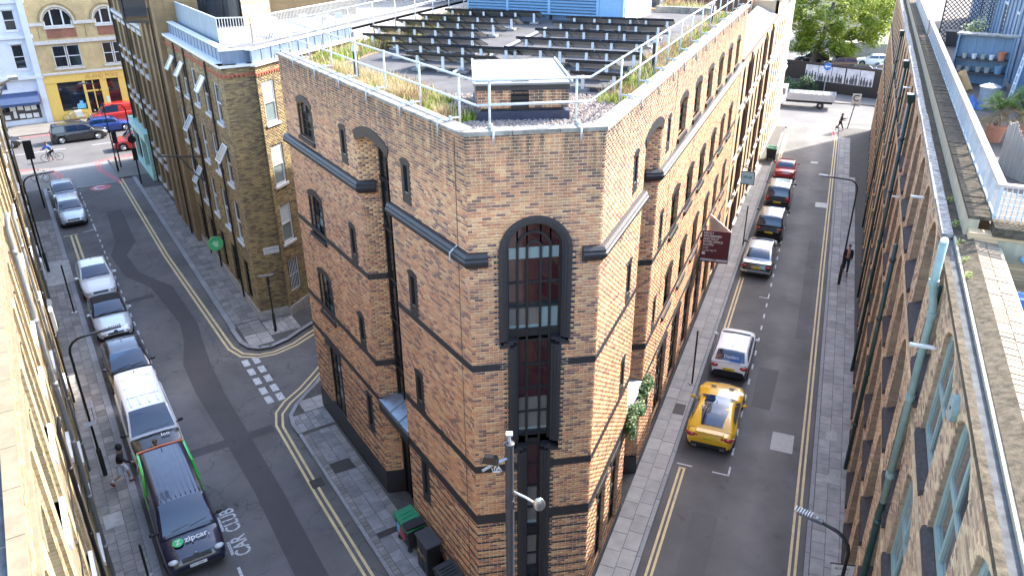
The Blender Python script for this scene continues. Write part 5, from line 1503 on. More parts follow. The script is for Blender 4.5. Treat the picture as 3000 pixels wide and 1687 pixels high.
# white bar railing round the right-hand terrace
TR = thing('terrace_railing', 'white slatted metal railing with timber handrail along the right-hand roof terrace', 'railing', FB.pt(12, -1.15, 13.8))
M['ltblue'] = plain('pale_blue_white_paint', (.4, .44, .47), .5, var=.07); M['handrail'] = plain('weathered_handrail', (.45, .36, .3), .6, var=.2, scale=4)
RN = -.86
m = MB(); m.hexa([FB.pt(a, n, z) for z in (14.24, 14.3) for a, n in ((SPL, RN - .08), (26, RN - .08), (26, RN + .08), (SPL, RN + .08))]); put('handrail', m, M['handrail'], TR)
m = MB(); m.hexa([FB.pt(a, n, z) for z in (14.24, 14.3) for a, n in ((SPL - .0, -8), (SPL + .14, -8), (SPL + .14, RN - .08), (SPL, RN - .08))]); put('handrail', m, M['handrail'], TR)
x = SPL + .04; i = 0
br = MB()
while x < 25.9:
    if i % 8 == 0:
        p = MB(); p.fbox(FB, x - .04, x + .04, RN - .03, RN + .03, 13.55, 14.24); put('post', p, M['ltblue'], TR)
    elif x < 20:
        p = MB(); p.fbox(FB, x - .013, x + .013, RN - .006, RN + .006, 13.62, 14.22); put('slat', p, M['ltblue'], TR)
    else: br.fbox(FB, x - .018, x + .018, RN - .008, RN + .008, 13.62, 14.22)
    x += .13; i += 1
tag(put('slats', br, M['ltblue'], TR), kind='stuff')
x = RN - .1
while x > -8:
    p = MB(); p.fbox(FB, SPL + .05, SPL + .07, x - .012, x + .012, 13.52, 14.22); put('bar', p, M['ltblue'], TR); x -= .1
for z in (13.62, 13.75, 13.87, 13.99, 14.11):
    p = MB(); p.fbox(FB, SPL + .03, SPL + .05, -8, RN, z - .01, z + .01); put('cross_bar', p, M['ltblue'], TR)
p = MB(); p.fbox(FB, SPL, 26, RN - .02, RN + .02, 13.58, 13.62); put('bottom_rail', p, M['ltblue'], TR)
TR2 = thing('terrace_railing', 'further pale metal railing panel beyond the gap on the right-hand roof terrace', 'railing', FB.pt(34, -1.15, 13.8))
m = MB(); m.fbox(FB, 26.4, 44, RN + .0, RN + .12, 14.24, 14.3); put('handrail', m, M['handrail'], TR2)
m = MB(); m.fbox(FB, 26.4, 44, RN + .04, RN + .08, 13.6, 14.22); put('panel', m, M['screen'], TR2)
# downpipes
for s_, mt, nm, z0, z1, off in ((-5.15, 'pipe_g', 'drainpipe', .3, 12.75, .1), (13.2, 'pipe_g', 'drainpipe', .3, 12.6, .14), (5.6, 'pipe_g', 'drainpipe', .3, 9.5, .12), (21.5, 'pipe_g', 'drainpipe', .3, 12.6, .12), (33, 'pipe_g', 'drainpipe', .3, 12.6, .12)):
    m = MB(); m.tube([FB.pt(s_, off, z0), FB.pt(s_, off, z1)], .075 if s_ < 15 else .06, 10)
    for z in np.arange(z0 + 2, z1, 2.2): m.tube([FB.pt(s_, off, z), FB.pt(s_, off, z + .12)], .1 if s_ < 15 else .08, 10)
    o = put(nm, m, M[mt], RBT, smooth=True)
    if s_ > 10:
        h = MB(); h.prism([FB.pt(s_ + x * .1, off + y * .1, z1) for x, y in ((-1, -1), (1, -1), (1, 1), (-1, 1))], [FB.pt(s_ + x * .2, off + y * .16, z1 + .35) for x, y in ((-1, -1), (1, -1), (1, 1), (-1, 1))]); put('hopper', h, M[mt], RBT)
VP = thing('vent_pipe', 'pale green soil vent pipe rising past the parapet beside a dark green pipe', 'pipe', FB.pt(-4.4, .16, 4))
m = MB(); m.tube([FB.pt(-5.5, .14, 7.6), FB.pt(-5.5, .14, 12.3), FB.pt(-5.5, .16, 12.45), FB.pt(-5.45, .24, 12.85), FB.pt(-5.45, .24, 13.75)], .075, 12); put('pipe', m, M['pipe_p'], VP, smooth=True)
for z in (8.3, 10.3, 12.2): 
    m = MB(); m.tube([FB.pt(-5.5, .14, z), FB.pt(-5.5, .14, z + .12)], .095, 12); put('collar', m, M['pipe_p'], VP)
m = MB(); m.tube([FB.pt(-5.45, .24, 12.85), FB.pt(-5.45, .24, 12.97)], .095, 12); put('collar', m, M['pipe_p'], VP)
m = MB(); m.ball(FB.pt(-5.45, .24, 13.77), .078, 10, 6); put('cage', m, M['white'], VP)
# wall lights
WLL = ['just above the walking man', 'on the parapet line near the vent pipe', 'halfway up near the middle drainpipe', 'high on the facade beyond the middle drainpipe']
for k, (s_, z_, ln) in enumerate(((-6.2, 11.9, .7), (1.6, 12.4, .5), (9.5, 9.9, .4), (15.8, 12.7, .5))):
    w = thing('wall_light', 'slim white wall light ' + WLL[[1, 0, 2, 3][k] if False else k].replace('just above the walking man', 'near the bottom of the pale vent pipe') , 'light', FB.pt(s_, .1, z_), 0, 'white wall lights on the arched building')
    m = MB(); m.tube([FB.pt(s_, .02, z_), FB.pt(s_, .05 + ln * .3, z_ + .02)], .02, 6); put('arm', m, M['white'], w)
    m = MB(); m.fbox(FB, s_ - .04, s_ + .04, .06, .06 + ln * .6, z_ - .015, z_ + .03); put('lamp', m, M['white'], w)
bx_ = thing('wall_alarm', 'round pale green bell box on the near facade of the arched building', 'alarm box', FB.pt(-9.2, 0, 12.5))
m = MB(); m.tube([FB.pt(-9.2, .0, 12.45), FB.pt(-9.2, .09, 12.45)], .22, 16); put('bell', m, M['pipe_p'], bx_)
m = MB(); m.tube([FB.pt(-9.2, .08, 12.45), FB.pt(-9.2, .1, 12.45)], .03, 8); put('boss', m, M['blackmetal'], bx_)

# ------------------------------------------------------------------ roof terrace things on the right
M['bluewall'] = plain('blue_sheet_cladding', (0.125, 0.205, 0.31), 0.45, metal=.25, var=.16, scale=1.4, stretch=(5, 5, .5))
M['terracotta'] = plain('terracotta', (0.42, 0.17, 0.1), 0.8, var=.18); M['darkwood'] = plain('dark_trellis', (0.06, 0.05, 0.05), 0.7, var=.2); M['bamboo'] = plain('reed_screen', (0.26, 0.235, 0.21), 0.8, var=.35, scale=3, stretch=(14, 14, .4))
SHED = thing('rooftop_building', 'pale blue metal-clad rooftop extension at the top right', 'building', FB.pt(12, -7, 13))
z0 = ZT = 13.38
FSH = Frame(FB.pt(7.5, -3.1, 0)[:2], hd(24.6), -rightof(hd(24.6)))
m = MB(); m.slab(q2(FSH, [(0, 0), (30, 0), (30, -6), (0, -6)]), z0, 18); put('wall', m, M['bluewall'], SHED)
for k in range(26):
    m = MB(); m.fbox(FSH, .3 + k * 1.1, .36 + k * 1.1, 0, .05, z0, 18); put('seam', m, M['bluewall'], SHED)
for a, b in ((8.6, 9.4), (12.4, 13.8), (20, 21.2)):
    window(FSH, SHED, a, b, z0 + .2, z0 + 2.4, 0, 1, 1, .05, M['ltblue'], M['glass'], edge=.1, name='door')
PS = thing('potting_bench', 'blue slatted potting shelves with flower pots against the terrace wall', 'shelves', FB.pt(6.5, -3.5, z0))
FPS = Frame(FB.pt(14.0, -1.15, 0)[:2], hd(124.0), -hd(34.0))
m = MB(); m.fbox(FPS, 0, 1.8, -.06, 0, z0, z0 + 1.78); put('back', m, M['bluewall'], PS)
for k in range(6):
    m = MB(); m.fbox(FPS, k * .3 + .015, k * .3 + .285, 0, .015, z0 + 1.0, z0 + 1.72); put('back_board', m, M['bluewall'], PS)
m = MB(); m.fbox(FPS, -.1, 1.95, -.25, .3, z0 + 1.78, z0 + 1.84); put('roof', m, M['flash'], PS)
for a in (-.04, 1.78):
    m = MB(); m.fbox(FPS, a, a + .06, -.02, .42, z0, z0 + 1.78); put('side', m, M['bluewall'], PS)
for z in (.42, .9):
    m = MB(); m.fbox(FPS, .04, 1.76, 0, .42, z0 + z, z0 + z + .05); put('shelf', m, M['darkwood'], PS)
def pot(name, p, r, h, mat, label, group=None):
    t = thing(name, label, 'pot', p, 0, group)
    m = MB(); m.lathe([(r * .72, 0), (r * .95, h * .85), (r * 1.05, h * .86), (r * 1.05, h), (r * .9, h), (r * .85, h * .8)], (0, 0, 0), 'z', 14); put('body', m, mat, t, world=False, auto=40)
    m = MB(); m.lathe([(r * .86, h * .84), (r * .1, h * .87)], (0, 0, 0), 'z', 10); put('soil', m, M['moss'], t, world=False)
    return t
pp = [(.3, 'small grey'), (.62, 'white'), (.92, 'pale grey'), (1.2, 'second white'), (1.52, 'large terracotta')]
for i, (x, nm) in enumerate(pp):
    pot('flower_pot', FPS.pt(x, .22, z0 + .95), .1 if i < 4 else .16, .17 if i < 4 else .3, M['terracotta'] if i == 4 else (M['white'] if i in (1, 3) else M['concrete']), nm + ' flower pot on the upper shelf of the potting bench')
for i, x in enumerate((.2, .5, .85, 1.15)):
    pot('flower_pot', FPS.pt(x, .22, z0 + .47), .11, .19, M['concrete'], ['leftmost', 'second', 'third', 'rightmost'][i] + ' pale pot on the lower shelf of the potting bench')
pot('flower_pot', FPS.pt(1.52, .22, z0 + .47), .17, .3, plain('blue_pot', (.16, .26, .36), .4), 'big blue-grey pot on the lower shelf of the potting bench')
DB = thing('dustbin', 'galvanised dustbin with conical lid beside the potting shelves', 'dustbin', FB.pt(9.6, -1.95, z0))
m = MB(); m.lathe([(.24, 0), (.3, .6), (.31, .62), (.31, .65)], (0, 0, 0), 'z', 20); put('body', m, M['galv'], DB, world=False, auto=40)
m = MB(); m.lathe([(.33, .64), (.33, .67), (.1, .76), (.02, .78)], (0, 0, 0), 'z', 20); put('lid', m, M['steel'], DB, world=False, auto=40)
m = MB(); m.ball((0, 0, .8), .03); put('knob', m, M['blackmetal'], DB, world=False)
TP = thing('tarpaulin', 'crumpled blue tarpaulin beside the dustbin', 'tarpaulin', FB.pt(9.2, -1.45, z0))
m = MB(); rr = random.Random(5); N = 9
for i in range(N):
    for j in range(N): m.v.append((i * .09 - .36, j * .09 - .36, max(.01, .42 - .9 * math.hypot(i - 4, j - 4) * .12) + rr.uniform(-.03, .05)))
for i in range(N - 1):
    for j in range(N - 1): m.f.append((i * N + j, (i + 1) * N + j, (i + 1) * N + j + 1, i * N + j + 1)); m.m.append(0)
put('sheet', m, M['bluepaint'], TP, world=False)
CT = thing('cardboard_tube', 'brown rolled cardboard leaning over the tarpaulin', 'roll', FB.pt(9.7, -1.35, z0))
m = MB(); m.tube([(0, 0, .45), (-.1, .5, 1.0)], .13, 14); put('roll', m, plain('cardboard', (.34, .21, .09), .8), CT, world=False)
LD = thing('ladder', 'aluminium ladder leaning on the blue wall by the potting shelves', 'ladder', FB.pt(9.5, -2.55, z0))
def lad(x, y, z): return FB.pt(9.5 + x + y, -2.55 - z * .18, z0 + z)
for x in (-.2, .2):
    m = MB(); m.tube([lad(x, 0, 0), lad(x, 1.5, 2.6)], .035, 6); put('stile', m, M['ltblue'], LD)
for k in range(9):
    t = (k + 1) / 10.5; m = MB(); m.tube([lad(-.2, 1.5 * t, 2.6 * t), lad(.2, 1.5 * t, 2.6 * t)], .025, 6); put('rung', m, M['galv'], LD)
TL = thing('trellis', 'dark diamond trellis panel on the far part of the right-hand terrace', 'trellis', FB.pt(24.8, -2, z0))
FT = Frame(FB.pt(24.8, -1.2, 0)[:2], hd(116), -hd(26))
m = MB()
for a, b, c, d in ((0, 3.2, 0, .06), (0, 3.2, 2.34, 2.4)): m.fbox(FT, a, b, -.03, .03, z0 + c, z0 + d)
for a in (0, 1.57, 3.14): m.fbox(FT, a, a + .06, -.03, .03, z0, z0 + 2.4)
put('frame', m, M['darkwood'], TL)
for k in range(-11, 16):
    for sg in (1, -1):
        x0, x1 = k * .2, k * .2 + 2.3
        pts = [(x0, 0.05), (x1, 2.35)]
        a0 = max(0, -x0) if x0 < 0 else 0; a1 = min(2.3, 3.2 - x0)
        if a1 - a0 < .1: continue
        p0, p1 = (x0 + a0, .05 + a0), (x0 + a1, .05 + a1)
        if sg < 0: p0, p1 = (3.2 - p0[0], p0[1]), (3.2 - p1[0], p1[1])
        m = MB(); m.tube([FT.pt(p0[0], .01 * sg, z0 + p0[1]), FT.pt(p1[0], .01 * sg, z0 + p1[1])], .018, 4); put('lath', m, M['darkwood'], TL)
PLT = thing('planter', 'dark square planter at the foot of the trellis', 'planter', FT.pt(.7, .6, z0))
m = MB(); m.prism([FT.pt(.4, .3, z0), FT.pt(1.1, .3, z0), FT.pt(1.1, .9, z0), FT.pt(.4, .9, z0)], [FT.pt(.3, .2, z0 + .7), FT.pt(1.2, .2, z0 + .7), FT.pt(1.2, 1.0, z0 + .7), FT.pt(.3, 1.0, z0 + .7)]); put('tub', m, M['darkwood'], PLT)
RS = thing('reed_screen', 'curved reed screen standing at the near corner of the right-hand terrace', 'screen', FB.pt(.6, -2.0, z0))
pts = [FB.pt(1.9, -1.5, 0)[:2], FB.pt(1.5, -1.52, 0)[:2], FB.pt(1.0, -1.62, 0)[:2], FB.pt(.6, -1.85, 0)[:2], FB.pt(.4, -2.2, 0)[:2], FB.pt(.4, -2.8, 0)[:2], FB.pt(.5, -4.2, 0)[:2]]
rr = random.Random(8); k = 0
for i in range(len(pts) - 1):
    A, B = np.array(pts[i]), np.array(pts[i + 1]); L = np.linalg.norm(B - A); n = int(L / .035)
    for j in range(n):
        p = A + (B - A) * j / n; h = 1.05 + .2 * math.sin(k * .11) + rr.uniform(-.06, .06); k += 1
        if k <= 300:
            m = MB(); m.tube([(*p, z0), (p[0] + rr.uniform(-.01, .01), p[1], z0 + h)], .019, 5); put('reed', m, M['bamboo'], RS)
# ------------------------------------------------------------------ left-hand building seen along its facade
M['cream'] = plain('cream_stone', (0.17, 0.145, 0.1), 0.9, spec=.1, var=.15, scale=4, bmp=.15); M['greypipe'] = plain('grey_pipe', (.22, .23, .24), .45, var=.15)
LB = thing('yellow_brick_building', 'sunlit yellow brick building with stone sills and pipes along the left edge', 'building', FLB.pt(20, -3, 0))
lbk = Bricker(); lb_hs = []
LC = [-9.7 + 2.75 * k for k in range(0, 23)]
LR = [(9.6, 11.6), (6.0, 8.0), (2.2, 4.4)]
for c in LC:
    for z0, zs in LR: lb_hs.append(('a', c - .6, c + .6, z0, zs, .25))
lbk.wall(FLB, -12, 26, .1, 13.0, [h for h in lb_hs if h[1] < 26])
lbk.finish(LB, M['lb'], M['lb_o'], plain('mortar_cream', (.36, .3, .2), .9), 300)
M['lbtex'] = bricktex('yellow_brick_far', tuple(eL), BR_LB, (.4, .33, .2))
w_ = MB(); rowwall(w_, FLB, 26, 53.5, 0, 13.0, [h for h in lb_hs if h[2] > 26], .15); put('wall', w_, M['lbtex'], LB)
c_ = MB(); c_.slab(q2(FLB, [(-9, -.4), (53.5, -.4), (53.5, -9), (-9, -9)]), 0, 12.2); put('wall_core', c_, M['lbtex'], LB)
lj = Each(M['lbtex'], LB, 'reveal')
for c in LC:
    for z0, zs in LR:
        a, b = c - .6, c + .6
        reveal(lj, FLB, a, b, z0, zs, .25, .3)
        window(FLB, LB, a, b, z0, zs, .25, 2, 2, -.2, M['white'], M['glass'], edge=.07, singles=False)
        m = MB(); m.fbox(FLB, a - .12, b + .12, -.15, .09, z0 - .14, z0); put('sill', m, M['white'], LB)
        m = MB(); arch_ring(m, FLB, a, b, zs, .25, .2, -.01, .03, 8); put('arch_head', m, M['cream'], LB)
for s_ in [x + 1.37 for x in LC[:-1]]:
    m = MB(); m.fbox(FLB, s_ - .3, s_ + .3, -.01, .06, .1, 12.2); put('pilaster', m, M['lbtex'], LB)
for z, pr in ((12.3, .05), (8.7, .04), (5.2, .04)):
    m = MB(); m.fbox(FLB, -9, 53.5, -.02, pr, z, z + .16); put('string_course', m, M['cream'], LB)
x = -12
while x < 53:
    m = MB(); m.fbox(FLB, x + .005, x + .95, -.16, .03, 13.0, 13.1); put('coping_stone', m, M['cream'], LB); x += .955
m = MB(); m.fbox(FLB, -12, 53.5, -.34, -.16, 12.8, 13.02); put('gutter', m, M['leadg'], LB)
m = MB(); m.fbox(FLB, -12, 53.5, -9, -.34, 12.6, 12.9); put('roof', m, plain('grey_roof_felt', (.075, .09, .1), .9, spec=.1, var=.4, scale=.8), LB)
m = MB(); m.fbox(FLB, 53.3, 53.5, -9, 0, 0, 12.4); put('end_wall', m, M['lbtex'], LB)
for s_, mt, z1, off, rad in ((3.2, 'blackmetal', 9.0, .1, .05), (7.6, 'greypipe', 12.6, .12, .06), (13.8, 'greypipe', 11.0, .1, .05), (19.3, 'blackmetal', 11.8, .1, .05), (27.4, 'greypipe', 12, .12, .06), (36, 'blackmetal', 12, .1, .06)):
    m = MB(); m.tube([FLB.pt(s_, off, .3), FLB.pt(s_, off, z1 - .4), FLB.pt(s_, off + .1, z1)], rad, 8)
    for z in np.arange(1.5, z1 - .5, 2.0): m.tube([FLB.pt(s_, off, z), FLB.pt(s_, off, z + .12)], rad * 1.3, 8)
    put('drainpipe', m, M[mt], LB, smooth=True)
for z, n in ((4.7, .05), (8.2, .06), (3.9, .05)):
    m = MB(); pts = [FLB.pt(s_, n + .03 * math.sin(s_ * .9), z + .07 * math.sin(s_ * 1.7)) for s_ in np.linspace(-4, 40, 60)]; m.tube(pts, .018, 5); put('cable', m, M['blackmetal'], LB)
for k, (s_, z_) in enumerate(((22.0, 3.2), (24.2, 2.6), (29.5, 2.8))):
    w = thing('wall_cabinet', ['white meter box low on the left facade by the silver convertible', 'grey meter box low on the left facade by the white saloon', 'white panel on the left facade behind the leaning post'][k], 'cabinet', FLB.pt(s_, 0, z_))
    m = MB(); m.fbox(FLB, s_ - .35, s_ + .35, .0, .22, z_ - .5, z_ + .5); put('box', m, M['white'] if k != 1 else M['concrete'], w)
    m = MB(); m.fbox(FLB, s_ - .3, s_ + .3, .22, .235, z_ - .45, z_ + .45); put('door', m, M['white'] if k != 1 else M['concrete'], w)
# hanging lamp bracket and wall light at the top of the left facade
FD = thing('floodlight', 'grey bracket floodlight reaching out from the far left facade', 'light', FLB.pt(47, 0, 9.2))
m = MB(); m.tube([FLB.pt(47, 0, 9.0), FLB.pt(46.5, .6, 9.6), FLB.pt(46, 1.3, 9.9)], .07, 6); m.tube([FLB.pt(47, 0, 8.3), FLB.pt(46.4, .7, 9.6)], .05, 6); put('arm', m, M['greypipe'], FD)
m = MB(); m.fbox(FLB, 45.4, 46.3, .95, 1.5, 9.85, 10.05); put('head', m, M['greypipe'], FD)

# ------------------------------------------------------------------ buildings beyond the wedge building, right street
M['bufftex'] = bricktex('buff_row_far', tuple(eR), [(0, (.4, .29, .17)), (.3, (.42, .3, .175)), (.7, (.47, .35, .21)), (1, (.4, .29, .17))], (.45, .38, .26))
M['browntrim'] = plain('brown_reveal', (.12, .06, .045), .7); M['pinkrender'] = plain('pale_pink_render', (.62, .5, .45), .8, var=.08, scale=1); M['creamrender'] = plain('cream_render', (.58, .47, .31), .8, var=.1, scale=1)
R2 = thing('terrace_building', 'buff brick building with tall brown arched windows and white parapet beyond the wedge building', 'building', FR.pt(38, -4, 0))
S0, S1 = REND + .02, 50.5
holes = []; WIN2 = []
cc = [29.6 + 2.35 * k for k in range(9)]
for c in cc:
    for z0, zs in ((9.3, 11.15), (6.3, 8.35), (3.4, 5.4)): WIN2.append((c, z0, zs)); holes.append(('a', c - .55, c + .55, z0, zs, .4))
    WIN2.append((c, .6, 2.4)); holes.append(('a', c - .65, c + .65, .6, 2.4, .3))
w_ = MB(); rowwall(w_, FR, S0, S1, 0, 12.1, holes, .12, n=.02); put('wall', w_, M['bufftex'], R2)
c_ = MB(); c_.slab(q2(FR, [(S0, -.4), (S1, -.4), (S1, -9), (S0, -9)]), 0, 11.6); put('wall_core', c_, M['bufftex'], R2)
j2 = Each(M['redbrick'], R2, 'reveal')
for c, z0, zs in WIN2:
    h = .65 if zs < 3 else .55; ri = .3 if zs < 3 else .4
    reveal(j2, FR, c - h, c + h, z0, zs, ri, .3, .02)
    window(FR, R2, c - h, c + h, z0, zs, ri, 2, 2, -.2, M['browntrim'], M['glass'], edge=.07, singles=False)
    m = MB(); m.fbox(FR, c - h - .1, c + h + .1, -.1, .16, z0 - .16, z0); put('sill', m, M['white'], R2)
m = MB(); m.fbox(FR, S0, S1, -.5, .12, 12.1, 12.22); put('gutter', m, M['browntrim'], R2)
m = MB(); m.fbox(FR, S0 + .2, S1, -9, -.1, 11.95, 12.16); put('roof', m, M['flash'], R2)
m = MB(); m.prism([FR.pt(S0, -.1, 12.2), FR.pt(S1, -.1, 12.2), FR.pt(S1, -1.6, 12.2), FR.pt(S0, -1.6, 12.2)], [FR.pt(S0, -.3, 12.3), FR.pt(S1, -.3, 12.3), FR.pt(S1, -1.6, 12.8), FR.pt(S0, -1.6, 12.8)]); put('white_parapet', m, M['flash'], R2)
for s_ in (32.0, 41.0, 45.8):
    m = MB(); m.tube([FR.pt(s_, .12, .2), FR.pt(s_, .12, 12.0)], .06, 8); put('drainpipe', m, M['browntrim'], R2)
RL2 = thing('balcony_railing', 'dark balcony railing on the roof beyond the wedge building', 'railing', FR.pt(36, -1.8, 12.3))
m = MB(); m.tube([FR.pt(36, -5, 13.6), FR.pt(36, -1.7, 13.6), FR.pt(46, -1.7, 13.6)], .035, 6); put('handrail', m, M['blackmetal'], RL2)
for k in range(70):
    p = FR.pt(36 + k * .143, -1.7, 0); m = MB(); m.box((p[0] - .01, p[1] - .01, 12.6), (p[0] + .01, p[1] + .01, 13.6)); put('bar', m, M['blackmetal'], RL2)
for k in range(22):
    p = FR.pt(36, -1.7 - k * .15, 0); m = MB(); m.box((p[0] - .01, p[1] - .01, 12.6), (p[0] + .01, p[1] + .01, 13.6)); put('bar', m, M['blackmetal'], RL2)
m = MB(); m.fbox(FR, 46.2, 50.4, -8, -2.0, 12.0, 16.5); put('stair_tower', m, M['redbrick'], R2)
_e3 = hd(22.0 + 1.35); FR3 = Frame(FR.pt(50.5, 0, 0)[:2], _e3, rightof(_e3))
R3T = thing('terrace_building', 'pale rendered building with rows of plain windows at the far end of the right street', 'building', FR3.pt(8, -4, 0))
L3 = 15.6
def plainrow(T, F, a0, a1, zt, mat, cols, rows_, trim, mtrim=None):
    w_ = MB(); hs_ = [('r', c - .45, c + .45, z0, z1) for c in cols for z0, z1 in rows_]
    rowwall(w_, F, a0, a1, 0, zt, hs_, .2); put('wall', w_, mat, T)
    c_ = MB(); c_.slab(q2(F, [(a0, -.25), (a1, -.25), (a1, -9), (a0, -9)]), 0, zt); put('wall_core', c_, mat, T)
    jj = Each(mat, T, 'reveal')
    for c in cols:
        for z0, z1 in rows_:
            reveal(jj, F, c - .45, c + .45, z0, z1, 0, .2); window(F, T, c - .45, c + .45, z0, z1, 0, 1, 2, -.1, M['blackmetal'], M['glass'], edge=.06, singles=False)
            m = MB(); m.fbox(F, c - .55, c + .55, -.05, .1, z0 - .12, z0); put('sill', m, trim, T)
    m = MB(); m.fbox(F, a0, a1, -.3, .25, zt, zt + .3); put('cornice', m, trim, T)
plainrow(R3T, FR3, 0, 8.0, 13.2, M['creamrender'], [1.2, 3.2, 5.2, 7.0], [(9.4, 11.2), (6.2, 8.2), (3.2, 5.2), (.7, 2.4)], M['white'])
R4T = thing('terrace_building', 'white and pink rendered corner building beside the far junction', 'building', FR3.pt(12, -4, 0))
plainrow(R4T, FR3, 8.02, 15.8, 12.4, M['pinkrender'], [9.2, 11.2, 13.0, 14.8], [(9.2, 11.0), (6.2, 8.2), (3.2, 5.2), (.7, 2.6)], M['white'])
for z in (5.6, 8.7):
    m = MB(); m.fbox(FR3, 8.02, 15.8, -.02, .15, z, z + .2); put('string_course', m, M['white'], R4T)
# buildings that close the view behind the roofs
BG = thing('brick_building', 'brown brick rear building behind the rooftop terrace', 'building', (4, 66, 0))
m = MB(); m.box((-12, 62, 0), (10, 74, 20)); put('wall', m, bricktex('bg_brick', (1, 0), BR_RED, (.2, .16, .12)), BG)
for k in range(7):
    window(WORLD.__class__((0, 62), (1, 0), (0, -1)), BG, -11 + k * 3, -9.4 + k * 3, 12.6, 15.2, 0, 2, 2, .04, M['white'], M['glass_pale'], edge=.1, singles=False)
BG2 = thing('brick_building', 'dark brick block behind the white roof beyond the wedge building', 'building', (18, 62, 0))
m = MB(); m.slab(q2(FR, [(44, -9.2), (62, -9.2), (62, -20), (44, -20)]), 0, 16); put('wall', m, bricktex('bg_brick2', tuple(nR), BR_RED, (.2, .16, .12)), BG2)
m = MB(); m.slab(q2(FR, [(44, -9.1), (62, -9.1), (62, -9.2), (44, -9.2)]), 12, 13.2); put('zinc_band', m, M['zinc'], BG2)
# far car park and street side beyond the right main road
HO = thing('hoarding', 'long black hoarding with black and white photographs over the main road', 'hoarding', FR.pt(83, 5, 0))
_h = q2(FR, [(84.4, 1.6), (81.7, 9.4)]); A, B = np.array(_h[0]), np.array(_h[1]); e_ = (B - A) / np.linalg.norm(B - A); LH = float(np.linalg.norm(B - A))
FH = Frame(A, e_, rightof(e_))
if np.dot(FH.n, eR) > 0: FH.n = -FH.n
m = MB(); m.fbox(FH, -12, LH + 6, -.1, 0, .1, 3.4); put('board', m, M['blackmetal'], HO)
M['photo_bg'] = plain('photo_pale', (.5, .5, .52), .5, var=.25, scale=1.5); M['photo_fg'] = plain('photo_dark', (.06, .06, .065), .5, var=.4, scale=4)
rr = random.Random(21)
for k in range(5):
    a = .2 + k * 1.58 + (.1 if k > 2 else 0); m = MB(); m.fbox(FH, a, a + 1.5, 0, .02, 1.35, 3.1); ph = put('photograph', m, M['photo_bg'], HO)
    for q in range(4):
        x = a + .2 + q * .34 + rr.uniform(-.05, .05); h = rr.uniform(.7, 1.2); m = MB()
        pts = [(x - .12, 1.38), (x + .12, 1.38), (x + .14, 1.38 + h * .55), (x + .06, 1.38 + h * .75), (x + .07, 1.38 + h), (x - .06, 1.38 + h), (x - .07, 1.38 + h * .75), (x - .16, 1.38 + h * .5)]
        m.poly([FH.pt(p, .024, z) for p, z in pts]); put('figure_print', m, M['photo_fg'], ph)
# ------------------------------------------------------------------ on the roof of the wedge building
ZR = 14.5
def inroof(x, y, margin=.5):
    p = np.array((x, y))
    return np.dot(p - PCL, nL) < -margin and np.dot(p - PCR, nR) < -margin and np.dot(p - PCL, FF.n) < -margin and np.dot(p - BK0, -rightof(hd(17.5)) ) < -.3
GR = thing('guard_rail', 'galvanised tubular guard rail along the parapet of the wedge building', 'railing', (0, 20, ZR))
LPS = [13.6, 11.54, 9.45, 7.38, 5.33, 3.18, 1.13]; RPS = [3.1, 5.2, 7.3, 9.1, 11.3, 13.45, 15.65, 17.95, 20.5, 22.85, 25.2, 27.3]
cornL, cornR = corner(PCL, FL.n, FF.n, -.5), corner(PCR, FF.n, FR.n, -.5)
for z in (16.0, 15.46):
    m = MB(); m.tube([FL.pt(13.6, -.5, z), (*cornL, z)], .028, 8); put('rail', m, M['galv'], GR, smooth=True)
    m = MB(); m.tube([(*cornL, z), (*cornR, z)], .03, 8); put('rail', m, M['galv'], GR, smooth=True)
    m = MB(); m.tube([(*cornR, z), FR.pt(27.4, -.5, z)], .028, 8); put('rail', m, M['galv'], GR, smooth=True)
    q = np.array(FL.pt(13.6, -.5, 0)[:2]); m = MB(); m.tube([(*q, z), (*(q + hd(17.5) * 22), z)], .028, 8); put('rail', m, M['galv'], GR, smooth=True)
def outpost(F, s_, nb=-.5, zt=16.0):
    m = MB(); m.tube([F.pt(s_, nb, ZR + .2), F.pt(s_, nb, zt)], .026, 8); put('post', m, M['galv'], GR, smooth=True)
    m = MB(); m.tube([F.pt(s_, nb, 15.05), F.pt(s_, .09, 15.05), F.pt(s_, .09, 14.7)], .026, 8); put('outrigger', m, M['galv'], GR, smooth=True)
    m = MB(); m.tube([F.pt(s_ , nb / 2, 15.0), F.pt(s_, nb / 2, 15.1)], .04, 8); m.ball(F.pt(s_, nb, 15.46), .042, 8, 5); m.ball(F.pt(s_, nb, 16.0), .042, 8, 5); put('clamp', m, M['galv'], GR)
for s_ in LPS: outpost(FL, s_)
for s_ in RPS: outpost(FR, s_)
for s_ in (.62, 2.62): outpost(FF, s_)
for k in range(1, 10):
    q = np.array(FL.pt(13.6, -.5, 0)[:2]) + hd(17.5) * 2.2 * k
    m = MB(); m.tube([(*q, ZR), (*q, 16.0)], .026, 8); put('post', m, M['galv'], GR, smooth=True)
for F, sl in ((FL, LPS), (FR, RPS)):
    m = MB(); m.fbox(F, min(sl), max(sl), -.17, -.15, 14.995, 15.012); put('lightning_tape', m, M['galv'], MAIN)
